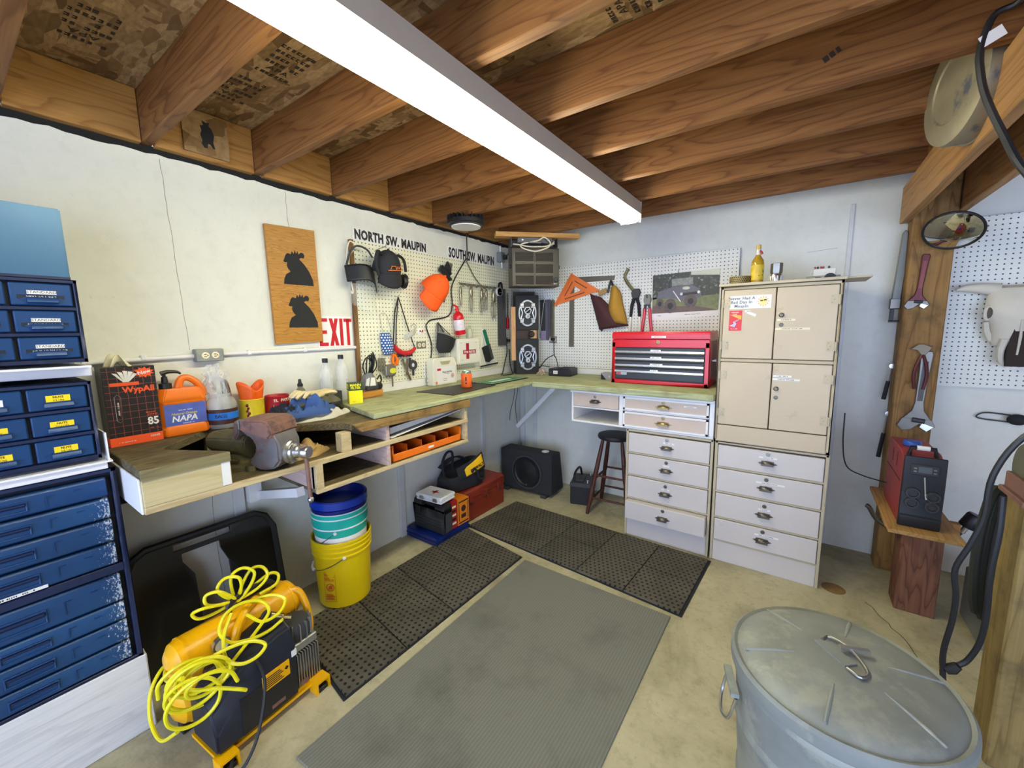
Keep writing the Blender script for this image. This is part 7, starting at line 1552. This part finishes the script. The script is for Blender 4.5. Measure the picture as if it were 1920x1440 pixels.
# old round pan hung among the joists
t = thing('round_pan', 'battered round metal pan hanging on the beam at upper right', 'pan', (2.615, -1.29, 2.225))
Rp = Matrix.Rotation(math.radians(-76), 4, 'Z')
m_pan2 = paint('battered_tin', S(150, 140, 116), .5, .5, .2, 8, wear=S(96, 100, 112), wearamt=.58, wscale=7)
MB(M=Rp).lathe([(0, .018), (.10, .018), (.105, .022), (.15, .020), (.168, .014), (.172, .0), (.170, -.045), (.176, -.048), (.176, -.052), (.166, -.050), (.164, .0), (.15, .010), (0, .010)], (0, 0, 0), 44, 'y').build('pan', m_pan2, t)
MB(M=Rp).tube([(0, .02, .165), (0, .04, .18), (0, .05, .172)], .003, 6).build('hanging_hook', m_steel, t)
# black cord with a tag hanging from the beam, and the cord pair by the grinder post
t = thing('extension_lead', 'thick black extension lead with white tag hanging from the beam', 'lead', (2.66, -1.56, 2.2))
MB((2.66, -1.56, 2.2)).tube([(2.66, -1.68, 2.29), (2.645, -1.61, 2.277), (2.609, -1.60, 2.271), (2.595, -1.60, 2.238), (2.588, -1.60, 2.189), (2.592, -1.60, 2.142), (2.609, -1.60, 2.07), (2.645, -1.62, 1.96), (2.69, -1.66, 1.834), (2.80, -1.66, 1.70), (2.93, -1.55, 1.45), (2.90, -1.52, 1.25), (2.80, -1.50, 1.13), (2.755, -1.49, 1.0), (2.752, -1.48, .86), (2.735, -1.47, .76), (2.712, -1.46, .66), (2.722, -1.46, .57), (2.722, -1.46, .48), (2.712, -1.46, .36), (2.72, -1.46, .26), (2.735, -1.46, .12), (2.76, -1.46, .012)], .0085, 8, sm=5).build('cord', m_black, t)
MB((2.66, -1.56, 2.2)).rbox((2.606, -1.606, 2.215), (.045, .001, .030), (0, -.45, 0)).build('tag', m_paper, t)
t = thing('power_cable', 'black cable with a plug end dangling beside the right post', 'cable', (2.78, -1.46, .3))
MB((2.78, -1.46, .3)).tube([(2.80, -1.43, .92), (2.80, -1.44, .80), (2.795, -1.44, .66), (2.80, -1.44, .52), (2.795, -1.44, .42), (2.775, -1.44, .345), (2.752, -1.445, .315)], .0085, 8, sm=5).build('cable', m_black, t)
MB((2.78, -1.46, .3)).tube([(2.75, -1.46, .325), (2.738, -1.46, .308), (2.722, -1.46, .298)], [.012, .017, .015], 10).build('plug', m_black, t); MB((2.78, -1.46, .3)).box(2.706, -1.463, .292, 2.722, -1.460, .297).box(2.706, -1.463, .300, 2.722, -1.460, .305).build('prongs', m_brass, t)
# front post with grinder
solo(MB().box(-.07, -.07, 0, .07, .07, .905), 'timber_post', m_postr, 'weathered greenish timber post at the right edge carrying the grinder', 'post', (2.91, -1.385, 0), bevel=.006)
t = thing('bench_grinder', 'dark old bench grinder on the weathered post at right edge', 'grinder', (2.91, -1.39, .906))
m_gri = paint('grimy_black', S(38, 36, 32), .6, .3, .3, 10, bump=.3)
MB().box(-.085, -.09, 0, .16, .10, .018).box(-.075, -.085, .018, -.06, .09, .07).build('base_tray', m_rust, t, bevel=.003)
MB().cyl((-.01, .0, .10), (.16, .0, .10), .06, n=24).build('motor', m_gri, t); MB().box(-.01, -.04, .018, .14, .04, .06).build('pedestal', m_gri, t)
MB().lathe([(0, -.016), (.08, -.016), (.086, -.010), (.086, .010), (.08, .016), (0, .016)], (-.045, .02, .095), 30, 'x').build('wheel_guard', paint('olive_grey_guard', S(104, 104, 88), .5, .3), t)
MB().box(.03, .065, .018, .085, .095, .36).build('lamp_stalk', m_black, t, bevel=.006)
solo(MB().tube([(-.05, -.03, .0), (.05, -.01, .012), (.16, .0, .012)], [.005, .007, .007], 8), 'wood_stick', m_lumber, 'short pale stick lying on the grinder tray', 'stick', (2.87, -1.47, .985))
t = thing('garden_hose', 'dark green hose coils hanging between the grinder post and wall', 'hose', (2.86, -1.20, .5))
m_gh = paint('dark_green_rubber', S(38, 42, 34), .55)
for k in range(4):
    r = .10+.012*k; MB().tube([(-.01+.02*k+.04*math.cos(a), .0+.05*k*.3+r*.5*math.cos(a), .14-.012*k+(r+.14)*math.sin(a)) for a in [2*PI*j/20 for j in range(20)]], .013, 8, closed=True).build('coil', m_gh, t)
t = thing('vented_box', 'grey ventilated plastic box on the floor beside the right post', 'box', (3.12, -.62, 0)); MB().box(-.12, -.14, 0, .16, .16, .26).build('body', paint('grey_vent_box', S(120, 124, 128), .5), t, bevel=.006)
for k in range(6): MB().rbox((-.121, -.10+.03*k, .19), (.003, .012, .05), (.5, 0, 0)).build('vent', m_gap, t)
